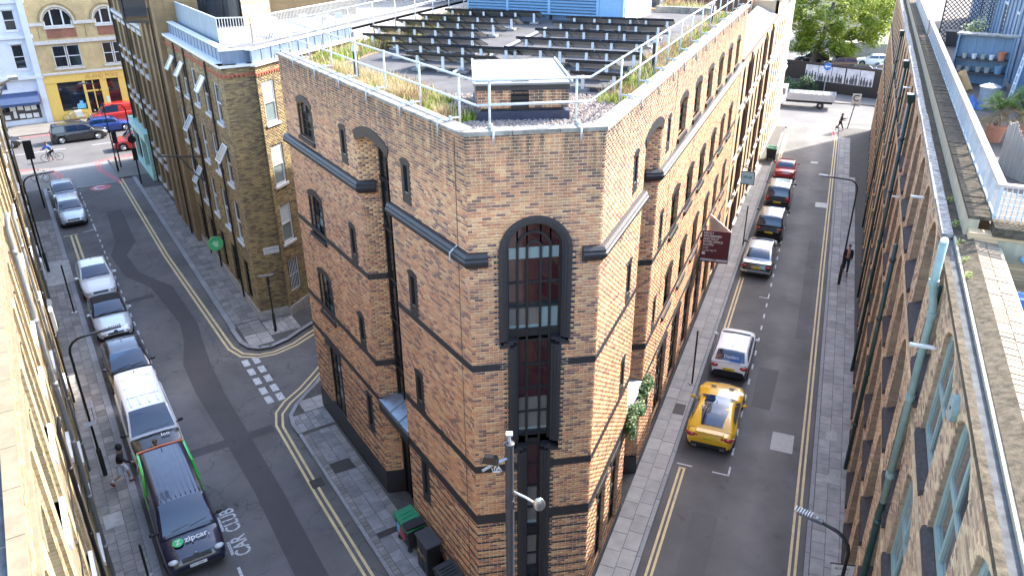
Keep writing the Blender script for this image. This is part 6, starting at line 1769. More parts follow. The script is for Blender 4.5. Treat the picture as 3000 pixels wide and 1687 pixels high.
# brick plant box with a membrane lid
PB = thing('roof_plant_box', 'low brick ventilation box with pale lid at the front of the roof', 'roof box', (.3, 21, ZR))
px = (np.array((1.48, 19.95)) - np.array((-.86, 19.78))); PBW = float(np.linalg.norm(px)); px = px / PBW
FPB = Frame((-.86, 19.78), px, rightof(px)); DP = 2.9
pbk = Bricker()
pbk.wall(FPB, 0, PBW, ZR + .28, 15.32, [('r', .86, 1.32, ZR + .35, 15.2)])
FPR = Frame(FPB.pt(PBW, 0, 0)[:2], -FPB.n, FPB.e); FPL = Frame(FPB.pt(0, 0, 0)[:2], -FPB.n, -FPB.e)
pbk.wall(FPR, 0, DP, ZR + .28, 15.32); pbk.wall(FPL, 0, DP, ZR + .28, 15.32)
pbk.finish(PB, M['brick'], M['brick_o'], M['mortar'], 300)
m = MB(); m.fbox(FPB, -.03, PBW + .03, -DP, .035, ZR - .05, ZR + .27); put('base_upstand', m, plain('felt_upstand', (.03, .035, .06), .6, var=.3, scale=5, bmp=.2), PB)
m = MB(); m.fbox(FPB, -.02, PBW + .02, -DP, .02, 15.3, 15.45); put('timber_fascia', m, M['blackbrick'], PB)
m = MB(); P = FPB.pt; m.prism([P(-.1, .1, 15.45), P(PBW + .1, .1, 15.45), P(PBW + .02, -DP - .1, 15.45), P(-.05, -DP - .1, 15.45)], [P(-.1, .1, 15.5), P(PBW + .1, .1, 15.5), P(PBW + .02, -DP - .1, 15.58), P(-.05, -DP - .1, 15.58)]); put('lid', m, plain('pale_membrane_lid', (.17, .168, .162), .6, var=.1, scale=2), PB)
for a, b, c, d in ((-.1, .06, 0, 0), (-.1, PBW + .06, 0, 0)):
    pass
m = MB(); m.tube([P(-.08, .08, 15.53), P(-.03, -DP - .08, 15.6)], .03, 6); put('lid_edge', m, M['white'], PB)
m = MB(); m.tube([P(PBW + .07, .08, 15.53), P(PBW, -DP - .08, 15.6)], .03, 6); put('lid_edge', m, M['white'], PB)
vl = MB(); vl.fbox(FPB, .84, 1.34, -.1, -.05, ZR + .33, 15.22); vent = put('louvre', vl, M['blackmetal'], PB)
for k in range(6):
    z = ZR + .4 + k * .13; m = MB(); m.hexa([P(.87, -.02, z), P(1.31, -.02, z), P(1.31, .02, z - .03), P(.87, .02, z - .03), P(.87, -.02, z + .02), P(1.31, -.02, z + .02), P(1.31, .02, z - .01), P(.87, .02, z - .01)]); put('blade', m, M['blackmetal'], vent)
# gravel at the prow
gs_m, nt, b_ = newmat('roof_gravel')
rr_ = ramp(nt, [(0, (.15, .125, .11)), (.4, (.27, .23, .205)), (.7, (.34, .3, .275)), (1, (.22, .17, .145))]); nt.links.new(nd(nt, 'ShaderNodeNewGeometry').outputs['Random Per Island'], rr_.inputs[0]); nt.links.new(rr_.outputs[0], b_.inputs['Base Color']); b_.inputs['Roughness'].default_value = .9
rg = np.random.RandomState(3); gv = []; gf = []
def stone(x, y, z, r):
    b0 = len(gv); a = rg.uniform(0, 6.28); sx, sy, sz = r * rg.uniform(.8, 1.4), r * rg.uniform(.7, 1.1), r * rg.uniform(.5, .8)
    for (u, v, w) in ((1, 0, 0), (0, 1, 0), (-1, 0, 0), (0, -1, 0), (.2, .1, 1)):
        uu, vv = u * sx, v * sy; gv.append((x + uu * math.cos(a) - vv * math.sin(a), y + uu * math.sin(a) + vv * math.cos(a), z + w * sz))
    for f in ((0, 1, 4), (1, 2, 4), (2, 3, 4), (3, 0, 4)): gf.append(tuple(b0 + i for i in f))
n_st = 0
while n_st < 9000:
    x, y = rg.uniform(-2.6, 4.2), rg.uniform(17, 23.2)
    if not inroof(x, y, .33): continue
    if -.95 < x < 1.55 and y > 19.9: continue
    stone(x, y, ZR + .03 + rg.uniform(0, .03), rg.uniform(.022, .045)); n_st += 1
g = MB(); g.v = gv; g.f = gf; g.m = [0] * len(gf)
gob = put('gravel', g, gs_m); tag(gob, 'loose pinkish gravel round the roof box at the prow', 'gravel', kind='stuff')
m = MB(); m.slab([tuple(corner(PCL, FL.n, FF.n, -.32)), tuple(corner(PCR, FF.n, FR.n, -.32)), FR.pt(5.6, -.32, 0)[:2], FL.pt(5.0, -.32, 0)[:2]], ZR + .004, ZR + .03); put('gravel_bed', m, gs_m, MAIN)
# sedum and dry grass in beds along the parapets
def blade_mesh(name, regions, density, hmin, hmax, cols, label, seed, lean=.35, wid=.012):
    r = np.random.RandomState(seed); v = []; f = []; mi = []
    for (A, B, w0, w1, F) in regions:
        area = abs(B - A) * abs(w1 - w0); n = int(area * density)
        cl = [(r.uniform(A, B), r.uniform(w0, w1), r.uniform(.15, .5), r.randint(0, len(cols))) for _ in range(max(3, int(area * 2.2)))]
        for _ in range(n):
            if r.rand() < .75:
                c = cl[r.randint(0, len(cl))]; s_, nn = c[0] + r.normal(0, c[2]), c[1] + r.normal(0, c[2] * .6); col = c[3] if r.rand() < .8 else r.randint(0, len(cols))
            else: s_, nn, col = r.uniform(A, B), r.uniform(w0, w1), r.randint(0, len(cols))
            if not (min(A, B) <= s_ <= max(A, B) and min(w0, w1) - .1 <= nn <= max(w0, w1) + .1): continue
            p = F.pt(s_, nn, ZR + .03); h = r.uniform(hmin, hmax) * (1.3 if cols[col][1] else .75); t = r.uniform(0, 6.28); l = r.normal(0, lean) * h; l2 = r.normal(0, lean) * h
            w = wid * (1 if cols[col][1] else 1.7)
            b0 = len(v); dx, dy = w * math.cos(t), w * math.sin(t)
            v += [(p[0] - dx, p[1] - dy, p[2]), (p[0] + dx, p[1] + dy, p[2]), (p[0] + dx * .7 + l * .5, p[1] + dy * .7 + l2 * .5, p[2] + h * .6), (p[0] - dx * .7 + l * .5, p[1] - dy * .7 + l2 * .5, p[2] + h * .6), (p[0] + l, p[1] + l2, p[2] + h)]
            f += [(b0, b0 + 1, b0 + 2, b0 + 3), (b0 + 3, b0 + 2, b0 + 4)]; mi += [col, col]
    m = MB(); m.v = v; m.f = f; m.m = mi
    o = put(name, m, [c[0] for c in cols]); tag(o, label, 'grass', kind='stuff'); return o
def leafm(name, c, t=.5):
    m, nt, b = newmat(name); r = ramp(nt, [(0, tuple(x * .6 for x in c)), (1, tuple(min(1, x * 1.35) for x in c))]); nt.links.new(nd(nt, 'ShaderNodeNewGeometry').outputs['Random Per Island'], r.inputs[0])
    nt.links.new(r.outputs[0], b.inputs['Base Color']); b.inputs['Roughness'].default_value = .6
    tr = nt.nodes.new('ShaderNodeBsdfTranslucent'); nt.links.new(r.outputs[0], tr.inputs[0]); mx = nt.nodes.new('ShaderNodeMixShader'); mx.inputs[0].default_value = .3
    nt.links.new(b.outputs[0], mx.inputs[1]); nt.links.new(tr.outputs[0], mx.inputs[2]); nt.links.new(mx.outputs[0], nt.nodes['Material Output'].inputs['Surface'])
    return m
M['straw'] = leafm('dry_grass', (.46, .37, .2)); M['green1'] = leafm('fresh_grass', (.26, .36, .05)); M['green2'] = leafm('mid_grass', (.14, .2, .035)); M['rust'] = leafm('dry_stem', (.26, .15, .09))
cols = [(M['straw'], 1), (M['green1'], 0), (M['green1'], 0), (M['green1'], 0), (M['green2'], 0), (M['rust'], 1), (M['straw'], 1)]
FBK = Frame(BK0, hd(17.5), rightof(hd(17.5)))
blade_mesh('roof_grass', [(2.4, 12.6, -.65, -1.75, FL), (4.6, 9.0, -1.0, -2.3, FL)], 700, .1, .36, cols, 'tall dry grass and green sedum along the left parapet', 2)
blade_mesh('roof_grass', [(4.2, 27, -.65, -1.6, FR)], 480, .1, .34, cols, 'dry grass and sedum strip along the right parapet', 3)
blade_mesh('roof_grass', [(1.0, 16, .5, 2.0, FBK)], 380, .12, .4, cols, 'clumps of grass along the rear edge of the roof', 4)
sb = MB(); sb.fbox(FL, 2.3, 12.8, -1.8, -.6, ZR, ZR + .025); sb.fbox(FR, 4.1, 27, -1.7, -.6, ZR, ZR + .025); sb.fbox(FBK, .8, 16, .4, 2.1, ZR, ZR + .026)
put('planting_bed', sb, plain('roof_soil', (.17, .125, .08), .95, var=.4, scale=8, bmp=.5), MAIN)
# solar panels, seen from behind
M['pv'] = plain('pv_glass', (.01, .012, .02), .15); M['pvback'] = plain('pv_backsheet', (.5, .49, .47), .6, var=.08); M['ballast'] = plain('ballast_block', (.26, .25, .24), .9, var=.2, scale=8)
rowd = np.array((.945, -.327)); rowb = np.array((.327, .945))
proto_sv = None
PW, PD = 1.66, 1.05
def make_panel():
    t = thing('solar_panel', 'tilted solar panel on a ballasted frame, seen from behind', 'solar panel', (0, 0, ZR), 0, 'solar panels in rows on the wedge building roof')
    zt, zb = .58, .2
    m = MB()
    a, b, c, d = (0, 0, zt), (PW - .03, 0, zt), (PW - .03, PD, zb), (0, PD, zb); T = .045
    up = lambda p: (p[0], p[1], p[2] + T)
    m.add([a, b, c, d, up(a), up(b), up(c), up(d)], [(0, 3, 2, 1)], 1); m.add([a, b, c, d, up(a), up(b), up(c), up(d)], [(4, 5, 6, 7), (0, 1, 5, 4), (1, 2, 6, 5), (2, 3, 7, 6), (3, 0, 4, 7)], 0)
    put('module', m, [M['pv'], M['pvback']], t, world=False)
    for x in (.35, 1.3):
        m = MB(); m.box((x, .05, 0), (x + .1, .1, zt - .02)); put('leg', m, M['white'], t, world=False)
        m = MB(); m.box((x - .12, -.08, .02), (x + .22, .3, .1)); put('ballast', m, M['ballast'], t, world=False)
        m = MB(); m.tube([(x + .03, .08, .54), (x + .03, PD - .05, .18)], .02, 4); put('strut', m, M['blackmetal'], t, world=False)
    m = MB(); m.tube([(0, .03, zt - .03), (PW, .03, zt - .03)], .025, 5); put('cross_rail', m, M['blackmetal'], t, world=False)
    return t
starts = [(-.25, 28.5, 3), (.2, 30.9, 3), (1.0, 33.3, 3), (1.8, 35.6, 3), (2.55, 37.6, 3), (1.75, 25.6, 2), (1.75, 23.6, 1),
          (-5.9, 32.1, 3), (-6.0, 34.5, 3), (-5.2, 36.7, 3), (-4.4, 38.8, 3), (-3.3, 41.0, 3), (-4.6, 29.7, 3), (-3.6, 27.3, 2)]
first = True
for (x, y, n) in starts:
    for k in range(n):
        p = np.array((x, y)) + rowd * PW * k
        if not inroof(p[0] + .3, p[1], 1.0) or not inroof(p[0] + rowd[0] * PW, p[1] + rowd[1] * PW, 1.0): continue
        rz = math.atan2(rowd[1], rowd[0])
        if first: pv0 = make_panel(); pv0.location = (p[0], p[1], ZR); pv0.rotation_euler = (0, 0, rz); first = False
        else: dup(pv0, None, (p[0], p[1], ZR), rz)
# walkway pads
for k in range(14):
    p = np.array((-1.5, 25.6)) + hd(19) * k * 1.05
    m = MB(); a = hd(19); b = rightof(a); q = lambda u, v: tuple(p + a * u + b * v)
    m.slab([q(0, 0), q(1.0, 0), q(1.0, .7), q(0, .7)], ZR + .002, ZR + .03); put('walkway_pad', m, M['roofdeck'], MAIN)
ct = MB(); ct.tube([(-1.9, 26.0, ZR + .15), (1.6, 37.0, ZR + .15)], .05, 6); put('cable_tray', ct, M['galv'], MAIN)
# louvred plant enclosure
M['louvre'] = plain('pale_blue_louvre', (.2, .35, .52), .4, metal=.15, var=.06)
LE = thing('plant_enclosure', 'pale blue louvred plant enclosure at the back of the roof', 'plant enclosure', (1.6, 42, ZR))
ld = np.array((7.75, -3.8)); LLn = float(np.linalg.norm(ld)); ld /= LLn
FLE = Frame((-2.25, 43.5), ld, rightof(ld))
m = MB(); m.slab(q2(FLE, [(.05, -.1), (LLn - .05, -.1), (LLn - .05, -3.5), (.05, -3.5)]), ZR, 17.6); put('body', m, plain('enclosure_body', (.1, .14, .2), .5), LE)
pn = [(0, 2.35), (2.35, 4.7), (4.7, 7.3), (7.3, LLn)]
for i, (a, b) in enumerate(pn):
    m = MB(); m.fbox(FLE, a, a + .07, -.1, .06, ZR + .25, 17.6); m.fbox(FLE, b - .07, b, -.1, .06, ZR + .25, 17.6); m.fbox(FLE, a + .07, b - .07, -.1, .05, ZR + .25, ZR + .33); put('frame', m, M['louvre'], LE)
    m = MB(); m.fbox(FLE, a + .02, a + .1, -.1, .04, ZR, ZR + .25); put('foot', m, M['blackmetal'], LE)
    if i < 3:
        for k in range(20):
            z = ZR + .4 + k * .145; P = FLE.pt
            m = MB(); m.hexa([P(a + .07, -.08, z + .1), P(b - .07, -.08, z + .1), P(b - .07, .04, z), P(a + .07, .04, z), P(a + .07, -.08, z + .12), P(b - .07, -.08, z + .12), P(b - .07, .05, z + .055), P(a + .07, .05, z + .055)]); put('slat', m, M['louvre'], LE)
    else:
        m = MB(); m.fbox(FLE, a + .07, b - .07, -.08, .02, ZR + .33, 17.6); put('door', m, M['louvre'], LE)
WBX = thing('roof_housing', 'white rooftop housing beside the louvred enclosure', 'plant housing', (6.5, 42, ZR))
m = MB(); m.slab([(5.6, 39.85), (7.5, 43.6), (5.6, 45.2), (3.2, 41.0)], ZR, 17.2); put('body', m, M['white'], WBX)
for k in range(2):
    for j in range(12):
        z = ZR + .4 + j * .2; t = .25 + k * .4; p = np.array((5.6, 39.85)) + (np.array((7.5, 43.6)) - np.array((5.6, 39.85))) * t
        m = MB(); m.box((p[0] - .02, p[1] - .03, z), (p[0] + .03, p[1] + .03, z + .06)); put('bolt', m, M['galv'], WBX)
PT = thing('roof_planter', 'low planted bed behind the white rooftop housing', 'planter', (9, 44.5, ZR))
m = MB(); m.slab([(7.9, 44.6), (10.6, 43.3), (11.2, 44.4), (8.5, 45.8)], ZR, ZR + .3); put('kerb', m, M['stone'], PT)
FPT = Frame((7.9, 44.6), np.array((.9, -.43)), np.array((-.43, -.9)))
blade_mesh('roof_grass', [(.1, 2.9, -1.1, -.1, FPT)], 500, .3, .6, cols, 'green planting in the far roof bed', 9)
for (p, lb) in ((FL.pt(8.55, -.95, ZR), 'dark capped vent pipe by the left parapet'), (FR.pt(9.0, -.9, ZR), 'dark vent pipe by the right parapet'), (FR.pt(20.9, -.9, ZR), 'short dark vent pipe far along the right parapet')):
    t = thing('vent_pipe', lb, 'pipe', p)
    m = MB(); m.lathe([(.075, 0), (.075, 1.05)], (0, 0, 0), 'z', 12); put('pipe', m, M['blackmetal'], t, world=False, auto=40)
    m = MB(); m.lathe([(.06, 1.05), (.1, 1.07), (.1, 1.2), (.04, 1.26)], (0, 0, 0), 'z', 12); put('cowl', m, M['galv'], t, world=False, auto=40)
# ------------------------------------------------------------------ vehicles
def paintm(name, c, metal=0.0, rough=.28):
    m, nt, b = newmat(name)
    n = noise(nt, 900, 2); r = ramp(nt, [(.3, tuple(x * .85 for x in c)), (.7, tuple(min(1, x * 1.12) for x in c))]); nt.links.new(n, r.inputs[0])
    dust = noise(nt, 3.0, 5, .6); dr = ramp(nt, [(.45, (0, 0, 0)), (.8, (1, 1, 1))]); nt.links.new(dust, dr.inputs[0])
    f = nd(nt, 'ShaderNodeMath', operation='MULTIPLY'); f.inputs[1].default_value = .12; nt.links.new(dr.outputs[0], f.inputs[0])
    nt.links.new(mixc(nt, f.outputs[0], r.outputs[0], (.2, .19, .17)), b.inputs['Base Color'])
    b.inputs['Metallic'].default_value = metal; b.inputs['Roughness'].default_value = rough
    b.inputs['Coat Weight'].default_value = 1.0; b.inputs['Coat Roughness'].default_value = .05
    return m
M['tyre'] = plain('tyre_rubber', (.018, .018, .018), .85, var=.2); M['rim'] = plain('alloy_rim', (.5, .5, .51), .3, metal=.85); M['rim_d'] = plain('dark_rim', (.06, .06, .065), .35, metal=.6)
M['cglass'] = glass('car_glass', (.006, .022, .06), .02, .0); M['lamp'] = glass('headlamp_lens', (.45, .48, .5), .06, .0); M['redlamp'] = glass('tail_lamp', (.32, .012, .012), .1, .0)  # car glass: blue of the reflected sky put into its base colour
M['trim'] = plain('black_plastic', (.016, .016, .017), .55, var=.2); M['chrome'] = plain('chrome', (.75, .76, .78), .12, metal=1.0, var=.03)
M['plate_w'] = plain('plate_white', (.7, .7, .68), .5, var=.03); M['plate_y'] = plain('plate_yellow', (.68, .5, .03), .5, var=.03)
M['fabric'] = plain('soft_top', (.02, .019, .02), .9, var=.3, scale=30, bmp=.2)
P_ = dict(white=paintm('paint_white', (.8, .81, .82)), silver=paintm('paint_silver', (.42, .45, .49), .75, .3), silver2=paintm('paint_ice_silver', (.58, .62, .67), .35, .3), dark=paintm('paint_midnight', (.014, .016, .03), .4), navy=paintm('paint_navy', (.006, .009, .035), .2),
          yellow=paintm('paint_yellow', (.72, .4, .006)), black=paintm('paint_black', (.008, .008, .009)), red=paintm('paint_red', (.42, .014, .012)), blue=paintm('paint_blue', (.01, .05, .24), .4), grey=paintm('paint_dark_grey', (.03, .032, .036), .5), green=paintm('paint_green', (.02, .5, .05)), pearl=paintm('paint_pearl', (.6, .6, .58)), brown=paintm('paint_bronze', (.16, .09, .05), .5))
STY = {
 'sedan':  dict(deck=[(0, .62), (.015, .86), (.1, .95), (.2, .96), (.66, .93), (.8, .86), (.93, .76), (.985, .66), (1, .5)], plan=[(0, .78), (.02, .88), (.1, .96), (.3, 1), (.7, 1), (.9, .95), (.975, .84), (1, .7)], gh=(.10, .27, .53, .72), roof=1.44, belt=.94, gr=.76, wh=(.2, .81), wr=.33),
 'hatch':  dict(deck=[(0, .6), (.015, .88), (.06, .98), (.2, 1.0), (.64, .97), (.8, .9), (.93, .8), (.985, .68), (1, .5)], plan=[(0, .82), (.02, .91), (.1, .97), (.3, 1), (.7, 1), (.9, .95), (.975, .85), (1, .72)], gh=(.02, .13, .52, .72), roof=1.45, belt=.98, gr=.78, wh=(.19, .81), wr=.33),
 'suv':    dict(deck=[(0, .7), (.015, 1.0), (.06, 1.1), (.2, 1.12), (.66, 1.1), (.82, 1.03), (.93, .92), (.985, .75), (1, .5)], plan=[(0, .84), (.02, .92), (.1, .98), (.3, 1), (.7, 1), (.9, .96), (.975, .87), (1, .74)], gh=(.015, .09, .53, .74), roof=1.66, belt=1.1, gr=.8, wh=(.19, .81), wr=.36),
 'coupe':  dict(deck=[(0, .62), (.015, .84), (.1, .9), (.25, .9), (.6, .84), (.8, .8), (.93, .7), (.985, .58), (1, .42)], plan=[(0, .8), (.02, .9), (.12, 1.0), (.24, 1.0), (.45, .94), (.7, .97), (.85, .98), (.96, .86), (1, .66)], gh=(.07, .32, .45, .62), roof=1.3, belt=.88, gr=.7, wh=(.19, .79), wr=.35),
 'conv':   dict(deck=[(0, .62), (.015, .84), (.1, .92), (.25, .92), (.66, .88), (.8, .83), (.93, .73), (.985, .62), (1, .48)], plan=[(0, .78), (.02, .88), (.1, .96), (.3, 1), (.7, 1), (.9, .95), (.975, .83), (1, .66)], gh=(.17, .3, .5, .67), roof=1.37, belt=.9, gr=.76, wh=(.2, .8), wr=.33),
 'van':    dict(deck=[(0, .8), (.01, 1.1), (.04, 1.16), (.2, 1.16), (.76, 1.14), (.86, 1.08), (.95, .96), (.985, .8), (1, .55)], plan=[(0, .9), (.01, .96), (.05, .99), (.3, 1), (.75, 1), (.9, .985), (.975, .94), (1, .84)], gh=(.004, .03, .66, .82), roof=1.96, belt=1.14, gr=.87, wh=(.2, .82), wr=.36),
 'mpv':    dict(deck=[(0, .66), (.015, .98), (.05, 1.06), (.2, 1.08), (.68, 1.05), (.84, .97), (.94, .85), (.985, .7), (1, .5)], plan=[(0, .84), (.02, .92), (.1, .98), (.3, 1), (.7, 1), (.9, .95), (.975, .85), (1, .72)], gh=(.012, .08, .56, .78), roof=1.7, belt=1.06, gr=.8, wh=(.18, .82), wr=.35),
}
def ip(x, pts):
    return float(np.interp(x, [p[0] for p in pts], [p[1] for p in pts]))
def vehicle(name, label, cat, pos, yaw, style, L, W, paint, roofm=None, hoodm=None, rim=None, sidewins=2, plate=None, group=None, zs=1.0, lowm=None, sidem=None, noglass=False):
    """x forward, y left, local origin under the middle of the car"""
    S = STY[style]; t = thing(name, label, cat, pos, yaw, group)
    hw0 = W / 2; rw = S['wr']; R_ = rw + .06
    xa = [S['wh'][0] * L, S['wh'][1] * L]
    xs = sorted(set([round(v, 4) for v in np.linspace(0, L, 41)] + [round(c + R_ * k, 4) for c in xa for k in (-1.001, -.999, -.9, -.7, -.4, 0, .4, .7, .9, .999, 1.001)] + [.015 * L, .985 * L]))
    rings = []
    for x in xs:
        u = x / L; zt = ip(u, S['deck']) * zs; hw = hw0 * ip(u, S['plan']); cr = .035
        zb = .2 + (.12 if u < .03 or u > .97 else 0)
        for c in xa:
            if abs(x - c) < R_: zb = max(zb, rw + math.sqrt(max(0, R_ * R_ - (x - c) ** 2)))
        z1 = max(zb + .005, .36); z2 = max(z1 + .01, zt * .6); zsh = max(z2 + .01, zt - .13)
        half = [(hw * .93, zb), (hw * .985, z1), (hw, z2), (hw * .985, zsh), (hw * .94, max(zsh + .01, zt - .045)), (hw * .86, zt - .006), (hw * .5, zt + cr * .75), (0, zt + cr)]
        ring = [(x - L / 2, y, z) for y, z in half] + [(x - L / 2, -y, z) for y, z in reversed(half[:-1])]
        rings.append(ring)
    m = MB(); n = len(rings[0])
    for r in rings: m.v.extend(r)
    cowl = S['gh'][3] * L
    for i in range(len(rings) - 1):
        for k in range(n - 1):
            xm = (xs[i] + xs[i + 1]) / 2; mi = 0
            if hoodm is not None and xm > cowl - .02 and 4 <= k <= n - 6: mi = 1
            if lowm is not None and (k < 2 or k > n - 4): mi = 2
            if lowm is not None and lowm[1] and k < n and (k <= 2 or k >= n - 4) : mi = 2
            if sidem is not None and xm < L * .46 and (k < 4 or k > n - 6): mi = 3
            m.f.append((i * n + k, i * n + k + 1, (i + 1) * n + k + 1, (i + 1) * n + k)); m.m.append(mi)
    m.f.append(tuple(range(n))); m.m.append(2 if lowm else 0); m.f.append(tuple((len(rings) - 1) * n + k for k in reversed(range(n)))); m.m.append(0)
    put('body', m, [paint, hoodm or paint, lowm[0] if lowm else paint, sidem or paint], t, world=False, auto=38)
    ub = MB(); ub.box((-L / 2 + .12, -hw0 * .84, .18), (L / 2 - .15, hw0 * .84, .62)); put('underbody', ub, M['trim'], t, world=False)
    # greenhouse
    g0, g1, g2, g3 = [v * L for v in S['gh']]; zr = S['roof'] * zs; be = S['belt'] * zs
    gb = hw0 * .92; gr = hw0 * .92 * (.84 if style == 'van' else S['gr'] * 1.1)
    gr = min(gr, gb * .97)
    dk = lambda x: ip(x / L, S['deck']) * zs + .02
    def roofz(x):
        if x <= g0: return dk(x)
        if x < g1: q = (x - g0) / (g1 - g0); return dk(g0) + (zr - .05 - dk(g0)) * (math.sin(q * math.pi / 2) ** .9)
        if x <= g2: q = (x - g1) / (g2 - g1); return zr - .05 + .05 * math.sin(math.pi * min(1, q * .8 + .2))
        if x < g3: q = (g3 - x) / (g3 - g2); return dk(g3) + (zr - .03 - dk(g3)) * math.sin(q * math.pi / 2) ** .95
        return dk(x)
    wz = lambda z: gb - (gb - gr) * max(0, min(1, (z - be) / (zr - be)))
    gx = sorted(set(list(np.linspace(g0, g1, 7)) + list(np.linspace(g1, g2, 9)) + list(np.linspace(g2, g3, 9))))
    m = MB(); rg_ = []
    for x in gx:
        z = roofz(x); base = be - .06; z = max(z, base + .05); w = wz(z)
        half = [(wz(be), base), (wz(base + (z - base) * .5), base + (z - base) * .5), (wz(z - .04) if z - .04 > base else w, z - .045), (w * .96, z - .015), (w * .8, z + .004), (w * .4, z + .02), (0, z + .026)]
        rg_.append([(x - L / 2, y, q) for y, q in half] + [(x - L / 2, -y, q) for y, q in reversed(half[:-1])])
    n = len(rg_[0])
    for r in rg_: m.v.extend(r)
    for i in range(len(rg_) - 1):
        for k in range(n - 1): m.f.append((i * n + k, i * n + k + 1, (i + 1) * n + k + 1, (i + 1) * n + k)); m.m.append(0)
    put('roof', m, roofm or paint, t, world=False, auto=45)
    # windscreen and rear window follow the greenhouse surface
    def screen(xa_, xb_, k0, k1, nm, widen=.9, w1=None):
        mm = MB(); X = np.linspace(xa_, xb_, 6); cols_ = 9
        for x in X:
            z = roofz(x); base = be - .06; z = max(z, base + .05); w = wz(z)
            if w1: widen = w1[0] + (w1[1] - w1[0]) * (x - xa_) / (xb_ - xa_)
            for c in range(cols_):
                y = (c / (cols_ - 1) * 2 - 1); yy = y * w * widen; zz = z + .026 - .03 * abs(y) ** 2.2 * widen + .016
                mm.v.append((x - L / 2 + (.012 if k1 > k0 else -.012), yy, zz))
        for i in range(5):
            for c in range(cols_ - 1): mm.f.append((i * cols_ + c, i * cols_ + c + 1, (i + 1) * cols_ + c + 1, (i + 1) * cols_ + c)); mm.m.append(0)
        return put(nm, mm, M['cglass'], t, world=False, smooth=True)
    screen(g2 + (g3 - g2) * .06, g3 - (g3 - g2) * .06, 0, 1, 'windscreen')
    if not noglass: screen(g0 + (g1 - g0) * .12, g1 - (g1 - g0) * .05, 1, 0, 'rear_window', .84, (.5, .78) if style == 'coupe' else None)
    # side windows
    def sidewin(p, sg):
        mm = MB(); vs = []
        for x, tt in p:
            ztop = max(roofz(x) - .07, be + .03); z = be + .03 + (ztop - be - .03) * tt; vs.append((x - L / 2, sg * (wz(z) + .012), z))
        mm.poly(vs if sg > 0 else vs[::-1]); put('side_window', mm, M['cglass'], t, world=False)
    a, b = g0 + (g1 - g0) * (.55 if style in ('sedan', 'coupe', 'conv') else .45), g3 - (g3 - g2) * .3
    if style == 'van': a = (g1 + g2) * .62; sidewins = 1
    edges = np.linspace(a, b, sidewins + 1)
    for sg in (1, -1):
        for i in range(sidewins):
            x0, x1 = edges[i] + .03, edges[i + 1] - .03
            top = [(x, 1) for x in np.linspace(x1, x0, 5)]
            sidewin([(x0, 0), (x1, 0)] + top, sg)
    # wheels
    for c in xa:
        for sg in (1, -1):
            w = MB(); y = sg * (hw0 - .12)
            w.lathe([(rw * .62, -.1), (rw * .9, -.11), (rw, -.07), (rw, .07), (rw * .9, .11), (rw * .62, .1)], (c - L / 2, y, rw), 'y', 20); wo = put('wheel', w, M['tyre'], t, world=False, auto=40)
            r = MB(); r.lathe([(rw * .64, 0), (rw * .6, .02), (rw * .2, -.015), (rw * .12, .01), (.01, .015)] if sg > 0 else [(.01, -.015), (rw * .12, -.01), (rw * .2, .015), (rw * .6, -.02), (rw * .64, 0)], (c - L / 2, y + sg * .095, rw), 'y', 16)
            for k in range(5):
                tt = k * 1.2566; p = Vector((math.cos(tt), 0, math.sin(tt))); q = Vector((c - L / 2, y + sg * .108, rw)); e0, e1 = q + p * rw * .12, q + p * rw * .6; r.tube([tuple(e0), tuple(e1)], .025, 4)
            put('rim', r, rim or M['rim'], wo, world=False)
    # lights, grille, plates, mirrors, bumpers
    zf = ip(.96, S['deck']) * zs; xf = L / 2; pf = hw0 * ip(.975, S['plan'])
    for sg in (1, -1):
        m = MB(); m.ball((xf - .13, sg * pf * .78, zf - .12), 1, 10, 6, sc=(.14, .17, .075)); put('headlight', m, M['lamp'], t, world=False, smooth=True)
        zt_ = ip(.03, S['deck']) * zs - .12; m = MB(); m.ball((-xf + .06, sg * hw0 * .74, zt_), 1, 10, 6, sc=(.07, .19, .09 if style not in ('van', 'mpv') else .2)); put('tail_light', m, M['redlamp'], t, world=False, smooth=True)
        xm = g3 - L / 2 - .35; m = MB(); m.ball((xm, sg * (hw0 + .1), be + .06), 1, 10, 6, sc=(.07, .11, .075)); m.tube([(xm, sg * (hw0 * .9), be), (xm, sg * (hw0 + .08), be + .04)], .025, 5); put('mirror', m, paint if style != 'van' else M['trim'], t, world=False, smooth=True)
    m = MB(); m.box((xf - .1, -pf * .5, zf - .22), (xf - .005, pf * .5, zf - .08)); gr_ = put('grille', m, M['trim'], t, world=False)
    for k in range(3):
        m = MB(); m.box((xf - .01, -pf * .48, zf - .2 + k * .045), (xf + .004, pf * .48, zf - .185 + k * .045)); put('grille_bar', m, M['chrome'], gr_, world=False)
    m = MB(); m.box((xf - .09, -pf * .8, .3), (xf + .012, pf * .8, .46)); put('bumper', m, M['trim'], t, world=False)
    m = MB(); m.box((-xf - .012, -hw0 * .72, .3), (-xf + .1, hw0 * .72, .44)); put('bumper', m, M['trim'], t, world=False)
    if plate:
        m = MB(); m.box((xf + .0, -.26, .46), (xf + .02, .26, .57)); pl = put('number_plate', m, M['plate_w'], t, world=False)
        text_mesh('lettering', plate, .1, M['print_b'], pl, (xf + .021, -.24, .48), (0, 1, 0), (0, 0, 1), world=False, sx=.88)
        zp = .62 if style not in ('coupe',) else .6
        m = MB(); m.box((-xf - .02, -.26, zp), (-xf + .02, .26, zp + .115)); pl = put('number_plate', m, M['plate_y'], t, world=False)
        text_mesh('lettering', plate, .1, M['print_b'], pl, (-xf - .021, .24, zp + .02), (0, -1, 0), (0, 0, 1), world=False, sx=.88)
    m = MB(); m.box((g1 - L / 2 + .2, -.012, roofz(g1 + .25) + .02), (g1 - L / 2 + .32, .012, roofz(g1 + .25) + .09)); put('aerial', m, M['trim'], t, world=False)
